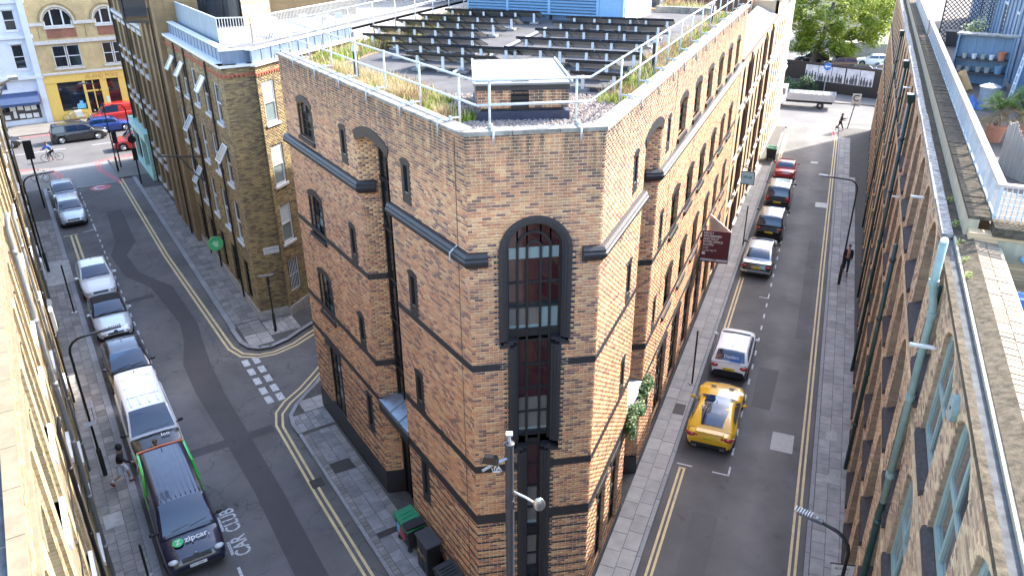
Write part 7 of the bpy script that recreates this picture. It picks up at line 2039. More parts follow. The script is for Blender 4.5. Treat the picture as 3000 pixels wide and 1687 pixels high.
    for sg in (-.25, .3):
        xw = g3 - (g3 - g2) * .1; m = MB(); m.tube([(xw - L / 2 + .06, sg - .25, roofz(xw) + .03), (xw - L / 2 - .02, sg + .3, roofz(xw) + .075)], .012, 4); put('wiper', m, M['trim'], t, world=False)
    t['_L'] = L
    return t
YL = math.atan2(-eL[1], -eL[0])          # facing the camera, left street
YR = math.atan2(eR[1], eR[0])            # facing away, right street
def leftcar(name, label, cat, front, n, style, L, W, paint, **k): return vehicle(name, label, cat, FL.pt(front + L / 2, n, .0), YL, style, L, W, paint, **k)
def rightcar(name, label, cat, rear, n, style, L, W, paint, **k): return vehicle(name, label, cat, FR.pt(rear + L / 2, n, .0), YR, style, L, W, paint, **k)
zv = leftcar('panel_van', 'navy car-club van with green rear sides and white logo on its bonnet', 'van', 6.45, 6.75, 'van', 5.1, 1.92, P_['navy'], plate='CF21 ZZM', rim=M['rim_d'], sidem=P_['green'])
# ribs, logo, open tailgate
for y in np.linspace(-.55, .55, 8):
    m = MB(); m.box((-2.3, y - .012, 1.95), (.72, y + .012, 2.0 - .06 * abs(y) ** 2)); put('roof_rib', m, P_['navy'], zv, world=False)
M['orange'] = plain('orange_trim', (.7, .17, .05), .4)
m = MB(); m.tube([(-2.42, y, 1.99 - .05 * abs(y)) for y in np.linspace(-.8, .8, 9)], .035, 6); put('tailgate_edge', m, M['orange'], zv, world=False)
for sg in (-1, 1):
    m = MB(); m.hexa([(-2.46, sg * .8, 1.2), (-.9, sg * .86, 1.15), (-1.1, sg * .78, 1.9), (-2.46, sg * .74, 1.93), (-2.46, sg * .94, 1.2), (-.9, sg * .965, 1.15), (-1.1, sg * .86, 1.88), (-2.46, sg * .82, 1.93)]); put('green_side_panel', m, P_['green'], zv, world=False)
M['logo_g'] = plain('logo_green', (.02, .42, .1), .4); hz = 1.125
ux, uy = (0, 1, 0), Vector((-.56, 0, .12)).normalized()
m = MB(); cx, cy, czz = 2.0, -.42, 1.135
up_ = Vector(uy); cpt = Vector((cx, cy, czz))
m.poly([tuple(cpt + Vector(ux) * .17 * math.cos(a) + up_ * .17 * math.sin(a)) for a in np.linspace(0, 6.283, 25)[:-1]]); put('logo_disc', m, M['logo_g'], zv, world=False)
text_mesh('lettering', 'Z', .24, M['white'], zv, tuple(cpt + Vector((0, -.075, 0)) - up_ * .085 + Vector((0, 0, .006))), ux, tuple(uy), world=False, bold=.006)
text_mesh('lettering', 'zipcar.', .3, M['white'], zv, tuple(cpt + Vector((0, .2, 0)) - up_ * .09 + Vector((0, 0, .006))), ux, tuple(uy), world=False, bold=.006)
m = MB(); m.lathe([(.075, 0), (.09, .01), (.09, .02), (.075, .02)], (2.47, 0, .84), 'x', 20); put('badge', m, M['chrome'], zv, world=False)
text_mesh('lettering', 'W', .13, M['chrome'], zv, (2.492, -.065, .79), (0, 1, 0), (0, 0, 1), world=False)
m = MB(); m.box((2.44, -.7, .72), (2.5, .7, .745)); put('chrome_strip', m, M['chrome'], zv, world=False)
wv = leftcar('panel_van', 'white van with black bonnet parked behind the car-club van', 'van', 12.75, 6.72, 'van', 5.1, 1.92, P_['white'], hoodm=P_['black'])
for y in np.linspace(-.5, .5, 4):
    m = MB(); m.box((-2.2, y - .02, 1.95), (.6, y + .02, 1.998 - .05 * abs(y) ** 2)); put('roof_rib', m, P_['white'], wv, world=False)
for x in (-1.7, -.9, -.1):
    m = MB(); m.box((x, -.6, 1.94), (x + .03, .6, 1.99)); put('roof_rib', m, P_['white'], wv, world=False)
text_mesh('lettering', 'ico', .26, M['white'], wv, (1.98, .2, 1.15), (0, 1, 0), (-.56, 0, .12), world=False, bold=.006)
leftcar('parked_car', 'midnight blue saloon parked between the white van and the silver convertible', 'car', 18.4, 6.72, 'sedan', 4.9, 1.86, P_['dark'], rim=M['rim_d'])
cv = leftcar('parked_car', 'silver convertible with black soft top', 'car', 24.6, 6.72, 'conv', 4.6, 1.76, P_['silver2'], roofm=M['fabric'])
m = MB(); m.lathe([(.09, 0), (.1, .012), (.1, .02), (.085, .02)], (2.29, 0, .62), 'x', 16); put('badge', m, M['chrome'], cv, world=False)
leftcar('parked_car', 'white saloon parked just behind the silver convertible', 'car', 30.1, 6.74, 'sedan', 4.5, 1.78, P_['white'])
leftcar('parked_car', 'silver hatchback parked first in the far bay', 'car', 43.6, 6.8, 'hatch', 4.15, 1.7, P_['silver2'], plate='R475 GLK')
leftcar('parked_car', 'pale silver car parked last in the far bay near the junction', 'car', 48.2, 6.8, 'sedan', 4.4, 1.75, P_['silver'])
yc = rightcar('sports_car', 'bright yellow sports coupe with black glass roof', 'car', 9.05, 2.35, 'coupe', 4.48, 1.92, P_['yellow'], plate='XE20 NCC', rim=M['rim_d'], sidewins=1)
# panoramic roof, spoiler, slim lights, exhausts
S = STY['coupe']
m = MB(); X = np.linspace(.22 * 4.48, .5 * 4.48, 8)
for x in X:
    for y in np.linspace(-1, 1, 9):
        u = x / 4.48; g0, g1, g2, g3 = [v * 4.48 for v in S['gh']]
        z = 1.25 + .05 * math.sin(math.pi * min(1, (x - g1) / (g2 - g1) * .8 + .2)) if g1 <= x <= g2 else (1.27 - .02 * max(0, x - g2) if x > g2 else .92 + (1.25 - .92) * math.sin((x - g0) / (g1 - g0) * math.pi / 2) ** .9)
        wy = .5 - .05 * (1 if x < g1 else 0)
        m.v.append((x - 2.24, y * wy, z + .046 - .03 * abs(y) ** 2.2))
for i in range(7):
    for c in range(8): m.f.append((i * 9 + c, i * 9 + c + 1, (i + 1) * 9 + c + 1, (i + 1) * 9 + c)); m.m.append(0)
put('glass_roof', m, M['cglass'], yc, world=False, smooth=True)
m = MB(); m.hexa([(-2.2, -.55, .9), (-2.0, -.55, .93), (-2.0, .55, .93), (-2.2, .55, .9), (-2.22, -.53, .93), (-2.0, -.53, .955), (-2.0, .53, .955), (-2.22, .53, .93)]); put('spoiler', m, P_['yellow'], yc, world=False)
for sg in (-1, 1):
    m = MB(); m.hexa([(-2.24, sg * .45, .74), (-2.05, sg * .92, .72), (-2.02, sg * .93, .77), (-2.2, sg * .45, .79), (-2.27, sg * .45, .74), (-2.09, sg * .95, .72), (-2.05, sg * .95, .77), (-2.23, sg * .45, .79)]); put('slim_tail_light', m, M['redlamp'], yc, world=False)
    for d in (.0, .1):
        m = MB(); m.tube([(-2.2, sg * (.5 + d), .3), (-2.3, sg * (.5 + d), .3)], .045, 10); put('exhaust', m, M['chrome'], yc, world=False)
    m = MB(); m.box((1.35, sg * .38 - .1, .855), (1.5, sg * .38 + .1, .862)); put('bonnet_vent', m, M['trim'], yc, world=False)
au = rightcar('hatchback_car', 'white hatchback with navy lower body and advert in its rear window', 'car', 14.6, 2.35, 'hatch', 4.03, 1.74, P_['white'], plate='BJ24 YGC', rim=M['rim_d'], lowm=(P_['navy'], 1))
m = MB(); m.hexa([(-1.93, .0, 1.06), (-1.93, -.5, 1.06), (-1.75, -.46, 1.3), (-1.75, .0, 1.3), (-1.945, .0, 1.06), (-1.945, -.5, 1.06), (-1.765, -.46, 1.3), (-1.765, .0, 1.3)]); put('window_sticker', m, plain('blue_sticker', (.03, .12, .38), .5), au, world=False)
text_mesh('lettering', 'Dexters', .2, M['white'], au, (-1.89, .28, 1.2), (0, -1, 0), Vector((.6, 0, .8)), world=False, bold=.004, extrude=.03)
rl = rightcar('vintage_car', 'old dark saloon with silver upper body and chrome bumper', 'car', 26.6, 2.3, 'sedan', 5.1, 1.8, P_['black'], roofm=P_['silver'], plate='RFX 968H', lowm=(P_['black'], 1), hoodm=P_['silver'])
m = MB(); m.box((-2.6, -.85, .42), (-2.5, .85, .52)); put('chrome_bumper', m, M['chrome'], rl, world=False)
m = MB(); m.hexa([(-2.45, -.8, .935), (-1.6, -.8, 1.0), (-1.6, .8, 1.0), (-2.45, .8, .935), (-2.45, -.75, .95), (-1.6, -.78, 1.02), (-1.6, .78, 1.02), (-2.45, .75, .95)]); put('boot_lid', m, P_['silver'], rl, world=False)
c3 = rightcar('parked_car', 'black estate car with pale roof reflecting the sky', 'car', 32.7, 2.45, 'suv', 4.5, 1.8, P_['black'], plate='LO19 EJK')
c4_ = rightcar('parked_van', 'black people carrier between the black estate and the red car', 'van', 39.0, 2.45, 'mpv', 4.6, 1.82, P_['black'], plate='LF17 ABX')
rightcar('parked_car', 'small red car parked furthest up the right street', 'car', 46.2, 2.4, 'conv', 3.9, 1.68, P_['red'], roofm=P_['red'])
# traffic on the left main road (runs along nL)
YM = math.atan2(-nL[1], -nL[0])
vehicle('people_carrier', 'black people carrier driving along the far left road', 'car', FL.pt(69.6, 3.9, 0), YM, 'mpv', 4.85, 1.9, P_['grey'], sidewins=3)
vehicle('hatchback_car', 'blue hatchback in the far lane beside the black people carrier', 'car', FL.pt(71.8, .9, 0), YM, 'hatch', 4.2, 1.75, P_['blue'])
vehicle('hatchback_car', 'red hatchback turning at the far left junction', 'car', FL.pt(63.6, -.3, 0), YM + math.pi, 'suv', 4.1, 1.76, P_['red'])
vehicle('parked_car', 'dark car half hidden behind the left facade on the far road', 'car', FL.pt(70.3, 11.0, 0), YM, 'sedan', 4.5, 1.8, P_['grey'])
vehicle('delivery_van', 'bright red van parked in front of the yellow shop', 'van', FL.pt(75.8, -.2, 0), YM + math.pi, 'van', 4.7, 1.85, P_['red'])
# flatbed truck on the right main road
tk = thing('flatbed_truck', 'white dropside flatbed truck crossing the far end of the right street', 'truck', FR.pt(75.2, 2.1, 0), math.atan2(-nR[1], -nR[0]))
m = MB(); m.prism([(1.6, -.95, .5), (3.3, -.95, .5), (3.3, .95, .5), (1.6, .95, .5)], [(1.6, -.9, 2.2), (2.6, -.9, 2.2), (2.6, .9, 2.2), (1.6, .9, 2.2)]); m.prism([(2.6, -.94, .5), (3.5, -.9, .5), (3.5, .9, .5), (2.6, .94, .5)], [(2.6, -.92, 1.3), (3.4, -.86, 1.15), (3.4, .86, 1.15), (2.6, .92, 1.3)]); put('cab', m, P_['white'], tk, world=False)
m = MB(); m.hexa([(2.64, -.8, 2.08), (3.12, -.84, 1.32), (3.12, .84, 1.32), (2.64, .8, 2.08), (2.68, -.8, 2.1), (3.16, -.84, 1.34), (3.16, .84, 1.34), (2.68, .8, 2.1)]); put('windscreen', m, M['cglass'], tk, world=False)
for sg in (-1, 1):
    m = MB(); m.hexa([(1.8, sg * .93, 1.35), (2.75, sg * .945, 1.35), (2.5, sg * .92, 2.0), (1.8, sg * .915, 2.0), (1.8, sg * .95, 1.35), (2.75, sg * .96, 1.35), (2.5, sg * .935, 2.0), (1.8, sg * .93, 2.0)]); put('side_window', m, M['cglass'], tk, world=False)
    m = MB(); m.box((-3.4, sg * .98 - .03, 1.0), (1.5, sg * .98 + .03, 1.6)); put('dropside', m, P_['silver'], tk, world=False)
m = MB(); m.box((-3.4, -.97, .86), (1.5, .97, 1.0)); put('bed', m, M['galv'], tk, world=False)
m = MB(); m.box((-3.43, -.95, 1.0), (-3.37, .95, 1.6)); put('tailboard', m, P_['silver'], tk, world=False)
m = MB(); m.box((-3.2, -.4, .5), (1.6, .4, .84)); put('chassis', m, M['trim'], tk, world=False)
rb_ = random.Random(2)
for k in range(5):
    m = MB(); m.ball((-2.4 + k * .75, rb_.uniform(-.4, .4), 1.15), 1, 8, 5, sc=(.45, .4, .4)); put('load_bag', m, M['white'], tk, world=False, smooth=True)
for x in (-2.0, 2.55):
    for sg in (-1, 1):
        w = MB(); w.lathe([(.2, -.1), (.36, -.1), (.38, -.06), (.38, .06), (.36, .1), (.2, .1)], (x, sg * .85, .38), 'y', 18); wo = put('wheel', w, M['tyre'], tk, world=False, auto=40)
        r = MB(); r.lathe([(.2, -.02), (.08, .02)], (x, sg * .95, .38), 'y', 12); put('rim', r, M['rim'], wo, world=False)
# parked cars across the far right road
FARC = [(88.5, -.5, 'red', 'hatch', 'bright red car parked left of the big tree'), (89.5, -4.8, 'red', 'hatch', 'second red car further left behind the far pavement'), (92.5, 5.5, 'brown', 'suv', 'bronze car parked behind the tree trunk'), (88.3, 7.3, 'black', 'hatch', 'dark car parked above the black and white photographs'), (90.5, 10.2, 'silver', 'sedan', 'silver car parked behind the dark one over the hoarding'), (97.5, 9.5, 'white', 'hatch', 'white car in the back row of the far car park'), (97, 2.0, 'black', 'sedan', 'black car in the back row of the far car park')]
for s_, n_, c_, st, lb in FARC:
    vehicle('parked_car', lb, 'car', FR.pt(s_, n_, 1.3), math.atan2(-nR[1], -nR[0]) + .1, st, 4.3, 1.78, P_[c_], group='cars in the far car park')
mb = MB(); mb.slab(q2(FR, [(84.5, -40), (130, -40), (130, 50), (84.5, 50)]), -.02, 1.3); tag(put('car_park', mb, M['asph_hi']), kind='structure')
# ------------------------------------------------------------------ street furniture
def lamp_post(label, F, s_, n_, top, reach, dirn, nm='street_lamp', sign=None, base_z=.12):
    p = np.array(F.pt(s_, n_, 0)[:2]); d = np.array(dirn) / np.linalg.norm(dirn)
    t = thing(nm, label, 'street lamp', (p[0], p[1], base_z))
    m = MB(); m.lathe([(.085, 0), (.085, 1.2), (.055, 1.25)], (p[0], p[1], base_z), 'z', 10); put('base', m, M['blackmetal'], t, auto=40)
    m = MB(); pts = [(p[0], p[1], base_z + 1.2), (p[0], p[1], top - .5)] + [(p[0] + d[0] * .5 * (1 - math.cos(a)), p[1] + d[1] * .5 * (1 - math.cos(a)), top - .5 + .5 * math.sin(a)) for a in (.4, .8, 1.2, 1.5)] + [(p[0] + d[0] * (reach - .5), p[1] + d[1] * (reach - .5), top + .05)]
    m.tube(pts, .045, 8); put('pole', m, M['blackmetal'], t, smooth=True)
    a = np.array((p[0] + d[0] * (reach - .55), p[1] + d[1] * (reach - .55))); b = a + d * .62; r = rightof(d)
    m = MB(); m.prism([(*(a - r * .06), top + .0), (*(a + r * .06), top + .0), (*(b + r * .11), top + .06), (*(b - r * .11), top + .06)], [(*(a - r * .05), top + .09), (*(a + r * .05), top + .09), (*(b + r * .09), top + .13), (*(b - r * .09), top + .13)]); put('lantern', m, plain('lantern_grey', (.09, .09, .11), .4), t)
    for k in range(7):
        c = a + d * (.28 + k * .065); m = MB(); m.slab([tuple(c - r * .1), tuple(c + d * .02 - r * .1), tuple(c + d * .02 + r * .1), tuple(c + r * .1)], top + .1, top + .15); put('fin', m, M['galv'], t)
    m = MB(); m.ball((a[0] + d[0] * .15, a[1] + d[1] * .15, top + .12), .035, 8, 5); put('photocell', m, M['white'], t)
    return t
l1 = lamp_post('black street lamp with blue parking sign beside the hooded man', FL, 13.47, 8.7, 6.0, 1.7, -nL)
m = MB(); c = FL.pt(13.47, 8.55, 0); m.slab([tuple(np.array(c[:2]) + eL * .25 - nL * .02), tuple(np.array(c[:2]) - eL * .25 - nL * .02), tuple(np.array(c[:2]) - eL * .25 + nL * .0), tuple(np.array(c[:2]) + eL * .25 + nL * .0)], 2.75, 3.3); put('sign', m, plain('blue_sign', (.02, .08, .3), .4), l1)
m = MB(); q = np.array(FL.pt(13.3, 8.72, 0)[:2]); m.slab([tuple(q + nL * .2), tuple(q - nL * .2), tuple(q - nL * .2 - eL * .02), tuple(q + nL * .2 - eL * .02)], 2.5, 2.68); put('plate', m, M['white'], l1)
lamp_post('black street lamp on the left pavement beyond the leaning post', FL, 36.0, 8.99, 6.0, 1.6, -nL)
lamp_post('black street lamp by the walking man on the right pavement', FR, 27.31, 6.89, 6.3, 1.9, -nR)
lamp_post('black street lamp with finned head in the lower right corner', FR, -.8, 6.75, 5.85, 1.25, -nR + eR * .3)
lamp_post('black swan-neck lamp rising beside the bins at the wedge building', WORLD, -1.62, 14.95, 5.85, .85, (-.75, .0))
lamp_post('tall black lamp column at the far left junction', FL, 55.9, 2.39, 7.4, 1.2, nL)
# CCTV column in front of the prow
CC = thing('cctv_column', 'thick grey camera column in front of the stepped window', 'cctv column', (-.08, 14.6, .1))
M['colgrey'] = plain('column_grey', (.05, .05, .058), .45, var=.15)
m = MB(); m.lathe([(.14, 0), (.14, 2), (.105, 2.1), (.105, 6.5), (.1, 8.1), (.12, 8.12), (.12, 8.18), (.04, 8.22)], (-.08, 14.6, .1), 'z', 16); put('column', m, M['colgrey'], CC, auto=35)
m = MB(); m.tube([(-.08, 14.6, 8.3), (-.08, 14.6, 8.55)], .035, 8); m.box((-.16, 14.52, 8.52), (0, 14.68, 8.56)); put('finial', m, M['galv'], CC)
m = MB(); m.tube([(-.1, 14.55, 7.9), (-.45, 14.5, 7.75), (-.72, 14.42, 7.62)], .035, 8); put('bracket', m, M['galv'], CC, smooth=True)
m = MB(); m.prism([(-.72, 14.38, 7.86), (-.36, 14.3, 7.86), (-.32, 14.5, 7.86), (-.68, 14.58, 7.86)], [(-.68, 14.4, 8.03), (-.38, 14.34, 8.03), (-.36, 14.48, 8.03), (-.66, 14.54, 8.03)]); put('camera', m, M['blackmetal'], CC)
m = MB(); m.ball((-.38, 14.44, 7.82), .07, 8, 6); m.tube([(-.42, 14.44, 7.7), (-.34, 14.44, 7.86)], .03, 6); put('lens', m, M['steel'], CC)
for k in range(3):
    m = MB(); m.tube([(-.5 + k * .05, 14.46, 7.68), (-.46 + k * .05, 14.42, 7.58), (-.38 + k * .06, 14.44, 7.6), (-.34, 14.46, 7.72)], .012, 5); put('cable', m, M['white'], CC)
m = MB(); m.tube([(0.0, 14.6, 6.85), (.3, 14.5, 6.75), (.5, 14.4, 6.68)], .03, 8); put('arm', m, M['galv'], CC, smooth=True)
m = MB(); m.ball((.62, 14.34, 6.68), 1, 14, 8, sc=(.15, .06, .2)); put('dish', m, M['steel'], CC, smooth=True)
m = MB(); m.box((-.19, 14.5, 6.4), (.03, 14.72, 6.62)); put('collar', m, M['colgrey'], CC)
# CCTV pole at the stock-brick corner
C2 = thing('cctv_column', 'slim black camera pole at the stock-brick corner', 'cctv column', FL.pt(21.18, -.25, .12)); b = FL.pt(21.18, -.25, .12)
m = MB(); m.lathe([(.075, 0), (.075, 1.0), (.045, 1.05), (.045, 2.75)], b, 'z', 10); put('pole', m, M['blackmetal'], C2, auto=40)
m = MB(); m.ball((b[0], b[1], b[2] + 2.85), 1, 10, 6, sc=(.09, .09, .28)); put('housing', m, M['blackmetal'], C2, smooth=True)
m = MB(); m.tube([(b[0] - .45, b[1], b[2] + 3.1), (b[0] - .1, b[1], b[2] + 3.12), (b[0] + .3, b[1] + .1, b[2] + 3.18)], .04, 6); put('arms', m, M['greypipe'], C2)
m = MB(); m.tube([(b[0], b[1], b[2] + 2.6), (b[0] + .18, b[1] - .1, b[2] + 2.5)], .05, 6); put('camera', m, M['blackmetal'], C2)
# plain posts
for s_, n_, h, F, lb in ((29.17, 8.26, 2.8, FL, 'black sign post with white foot on the left pavement'), (7.18, 8.23, 1.35, FL, 'short black post in the left corner beside the car-club van'), (13.7, .92, 2.75, FR, 'black post on the pavement beside the white hatchback'), (31.19, 1.07, 2.7, FR, 'black post on the pavement beside the black estate car')):
    p = F.pt(s_, n_, .12); t = thing('post', lb, 'post', p)
    m = MB(); m.lathe([(.04, 0), (.04, h - .06), (.03, h)], (0, 0, 0), 'z', 10); put('pole', m, M['blackmetal'], t, world=False, auto=40)
    m = MB(); m.box((-.12, -.12, 0), (.12, .12, .03)); put('foot', m, M['white'] if n_ > 8.25 else M['concrete'], t, world=False)
# traffic lights
def signal(label, F, s_, n_, h, big, yaw):
    p = F.pt(s_, n_, .12); t = thing('traffic_light', label, 'traffic light', p, yaw)
    m = MB(); m.lathe([(.06, 0), (.06, h)], (0, 0, 0), 'z', 10); put('pole', m, M['blackmetal'], t, world=False, auto=40)
    m = MB(); w = .24 * big; m.box((-w, -.04, h - .25), (w, .02, h + .95 * big)); put('backboard', m, M['blackmetal'], t, world=False)
    m = MB(); m.box((-.14, .02, h - .1), (.14, .2, h + .85 * big)); put('housing', m, M['trim'], t, world=False)
    for k, c in enumerate(('green', 'amber', 'red')):
        m = MB(); z = h + .05 + k * .3 * big; m.lathe([(.1, 0), (.1, .03)], (0, .2, z), 'y', 12); put('lens', m, plain('lens_' + c, ((.02, .15, .06), (.3, .15, .02), (.3, .02, .02))[k], .3), t, world=False)
        m = MB(); m.tube([(-.11, .22, z + .03), (-.08, .3, z + .1), (.08, .3, z + .1), (.11, .22, z + .03)], .012, 4); put('visor', m, M['trim'], t, world=False)
    return t
yb = math.atan2(eL[1], eL[0]) - math.pi / 2
signal('big black traffic light seen from behind above the far left bay', FL, 49.1, 8.3, 3.9, 1.15, yb)
signal('black traffic light at the far junction in front of the red hatchback', FL, 57.2, 2.0, 2.3, .8, yb)
s3 = signal('black traffic light with round mirror near the pale green shopfront', FL, 51.2, 1.34, 2.2, .75, yb)
m = MB(); m.lathe([(.045, 2.5), (.045, 6.0)], (0, 0, 0), 'z', 8); put('upper_pole', m, M['blackmetal'], s3, world=False)
m = MB(); m.lathe([(.3, 0), (.3, .04)], (0, -.06, 3.6), 'y', 20); put('round_sign', m, M['blackmetal'], s3, world=False)
m = MB(); m.tube([(0, 0, 6.0), (-.2, 0, 6.3), (-.9, 0, 6.4)], .04, 6); put('arm', m, M['blackmetal'], s3, world=False, smooth=True)
# bins and cabinet by the wedge building
def bin4(name, label, F, s0, s1, n0, n1, lid, h=1.12, front_sticker=True):
    t = thing(name, label, 'bin', F.pt((s0 + s1) / 2, (n0 + n1) / 2, .12)); P = F.pt
    m = MB(); m.prism([P(s0 + .1, n0 + .08, .3), P(s1 - .1, n0 + .08, .3), P(s1 - .1, n1 - .08, .3), P(s0 + .1, n1 - .08, .3)], [P(s0, n0, h), P(s1, n0, h), P(s1, n1, h), P(s0, n1, h)]); put('body', m, M['trim'], t)
    m = MB(); m.prism([P(s0 - .03, n0 - .03, h), P(s1 + .03, n0 - .03, h), P(s1 + .03, n1 + .03, h), P(s0 - .03, n1 + .03, h)], [P(s0, n0, h + .13), P(s1, n0, h + .13), P(s1, n1, h + .06), P(s0, n1, h + .06)]); put('lid', m, lid, t)
    for k in range(4):
        x = s0 + .2 + k * (s1 - s0 - .3) / 4; m = MB(); m.prism([P(x, n0 + .1, h + .1), P(x + .05, n0 + .1, h + .1), P(x + .05, n1 - .1, h + .065), P(x, n1 - .1, h + .065)], [P(x, n0 + .1, h + .145), P(x + .05, n0 + .1, h + .145), P(x + .05, n1 - .1, h + .095), P(x, n1 - .1, h + .095)]); put('lid_rib', m, lid, t)
    for x in (s0 + .15, s1 - .15):
        for y in (n0 + .12, n1 - .12):
            c = P(x, y, .21); m = MB(); m.ball(c, .09, 10, 6, sc=(1, 1, 1)); put('wheel', m, M['tyre'], t)
    if front_sticker:
        m = MB(); m.fbox(F, s0 + .3, s0 + .6, n1 - .06, n1 - .0, .55, .95); put('sticker', m, plain('blue_red_sticker', (.35, .06, .08), .5), t)
        m = MB(); m.fbox(F, s0 + .62, s0 + .85, n1 - .06, n1 - .0, .6, .95); put('sticker', m, M['skyblue'], t)
    return t
M['greenlid'] = plain('green_plastic_lid', (.015, .2, .085), .45, var=.12)
bn = bin4('wheelie_bin', 'black wheeled bin with bright green lid by the left brick facade', FL, 3.4, 4.45, .1, .75, M['greenlid'])
m = MB(); m.fbox(FL, 3.36, 3.72, .08, .78, 1.2, 1.28); put('black_flap', m, M['trim'], bn)
bin4('wheelie_bin', 'all-black wheeled bin nearest the prow of the wedge building', FL, .75, 1.55, .1, .75, M['trim'], front_sticker=False)
bin4('wheelie_bin', 'black wheeled bin with dark green lid far up the right pavement', FR, 51.6, 52.6, .5, 1.35, plain('dark_green_lid', (.02, .12, .06), .5), front_sticker=False)
cb = thing('telecom_cabinet', 'tall black street cabinet between the two bins', 'cabinet', FL.pt(2.5, .42, .12))
m = MB(); m.fbox(FL, 2.15, 2.92, .18, .64, .12, 1.38); put('box', m, M['blackmetal'], cb)
m = MB(); m.fbox(FL, 2.1, 2.97, .14, .68, 1.38, 1.45); put('top', m, M['colgrey'], cb)
m = MB(); m.fbox(FL, 2.18, 2.52, .64, .655, .2, 1.34); put('door', m, M['blackmetal'], cb); m = MB(); m.fbox(FL, 2.55, 2.89, .64, .655, .2, 1.34); put('door', m, M['blackmetal'], cb)
text_mesh('graffiti', 'Aym', .3, plain('gold_tag', (.5, .4, .15), .5), cb, FL.pt(2.85, .66, .75), e3(-eL), (0, 0, 1))
# maroon letting board
LBD = thing('letting_board', 'maroon V-shaped office letting board fixed to the right brick facade', 'sign', FR.pt(18.3, 0, 4.4))
M['maroon'] = plain('maroon_board', (.075, .008, .016), .5, var=.08)
FB1 = Frame(FR.pt(17.9, .12, 0)[:2], np.array(nR) * .995 + eR * .08, -eR)
m = MB(); m.fbox(FB1, 0, 1.3, -.03, .0, 4.35, 5.95); put('face', m, M['maroon'], LBD)
m = MB(); m.fbox(FB1, .02, 1.28, .0, .006, 4.42, 4.53); put('strip', m, plain('grey_strip', (.45, .45, .48), .5), LBD)
for i, (tx, sz) in enumerate((('NEWLY', .15), ('REFURBISHED', .15), ('AND FULLY', .15), ('FITTED OFFICE', .15), ('FLOORS', .15))): text_mesh('lettering', tx, sz, M['white'], LBD, FB1.pt(.08, .004, 5.78 - i * .145), e3(FB1.e), (0, 0, 1), bold=.003, sx=.9)
text_mesh('lettering', '2,455 -', .13, M['plate_w'], LBD, FB1.pt(.08, .004, 5.05), e3(FB1.e), (0, 0, 1), sx=.9); text_mesh('lettering', '11,066 SQ FT', .13, M['plate_w'], LBD, FB1.pt(.08, .004, 4.91), e3(FB1.e), (0, 0, 1), sx=.9)
m = MB(); m.fbox(FB1, .08, .22, .0, .006, 4.73, 4.87); put('logo_square', m, M['white'], LBD)
FB2 = Frame(FR.pt(20.2, .12, 0)[:2], (np.array(FB1.pt(1.3, -.03, 0)[:2]) - np.array(FR.pt(20.2, .12, 0)[:2])) , eR); L_ = float(np.linalg.norm(FB2.e)); FB2.e = FB2.e / L_; FB2.n = -rightof(FB2.e) * -1
m = MB(); m.fbox(FB2, 0, L_, -.03, .0, 4.35, 5.95); put('face', m, M['white'], LBD)
for z in (4.5, 5.8):
    m = MB(); m.tube([FR.pt(17.95, 0, z), FR.pt(17.95, .9, z)], .02, 5); put('bracket', m, M['blackmetal'], LBD)
# pale blue hanging sign
HS = thing('hanging_sign', 'small pale blue square sign hanging on a bracket up the right street', 'sign', FR.pt(31.5, .6, 4.3))
FHS = Frame(FR.pt(31.8, .35, 0)[:2], nR, -eR)
m = MB(); m.fbox(FHS, 0, .85, -.03, .03, 4.0, 4.85); put('frame', m, M['blackmetal'], HS)
m = MB(); m.fbox(FHS, .05, .8, .03, .036, 4.05, 4.8); put('face', m, plain('pale_blue_face', (.32, .46, .55), .5), HS)
text_mesh('lettering', 'WUA', .26, plain('teal_print', (.03, .18, .2), .5), HS, FHS.pt(.13, .04, 4.4), e3(FHS.e), (0, 0, 1), bold=.01, sx=.9)
m = MB(); m.tube([FR.pt(31.8, 0, 5.2), FR.pt(31.8, 1.35, 4.95)], .025, 6); put('bracket', m, M['blackmetal'], HS)
# small white notice lower right
NS = thing('wall_sign', 'small white sign on a black bar beside the corner lamp, lower right', 'sign', FR.pt(1.25, 7.0, 3.0))
FN = Frame(FR.pt(1.2, 6.72, 0)[:2], nR * .98 + eR * .2, -eR)
m = MB(); m.fbox(FN, 0, .6, -.015, .015, 2.75, 3.1); put('plate', m, M['white'], NS)
m = MB(); m.tube([FN.pt(-.08, 0, 3.13), FN.pt(.75, 0, 3.13)], .02, 6); put('bar', m, M['blackmetal'], NS)
text_mesh('lettering', 'BOUND', .12, M['print_b'], NS, FN.pt(.08, .018, 2.94), e3(FN.e), (0, 0, 1), sx=.9); text_mesh('lettering', 'ARY', .12, M['print_b'], NS, FN.pt(.26, .018, 2.8), e3(FN.e), (0, 0, 1), sx=.9)
# far signs on the right
ZS = thing('road_sign', 'congestion zone sign on a leaning post by the crossing woman', 'sign', FR.pt(65.85, 7.0, .12))
b = FR.pt(65.85, 7.0, .12); tp = FR.pt(66.1, 7.35, 3.0)
m = MB(); m.tube([b, tp], .05, 8); put('post', m, M['blackmetal'], ZS)
FZ = Frame(tp[:2], nR, -eR); m = MB(); m.fbox(FZ, -.4, .4, .05, .08, 2.3, 3.5); put('plate', m, M['white'], ZS)
m = MB(); m.tube([FZ.pt(.27 * math.cos(a), .1, 3.1 + .27 * math.sin(a)) for a in np.linspace(.7, 5.6, 14)], .05, 5); put('letter', m, M['print_b'], ZS)
m = MB(); m.fbox(FZ, -.3, .3, .08, .085, 2.4, 2.55); put('caption', m, plain('grey_caption', (.3, .3, .3), .5), ZS)
AR = thing('road_sign', 'round blue arrow sign over the black hoarding', 'sign', FR.pt(81.0, 4.0, .1))
m = MB(); m.tube([FR.pt(81, 4.2, 0), FR.pt(81, 4.2, 3.4)], .05, 6); put('post', m, M['greypipe'], AR)
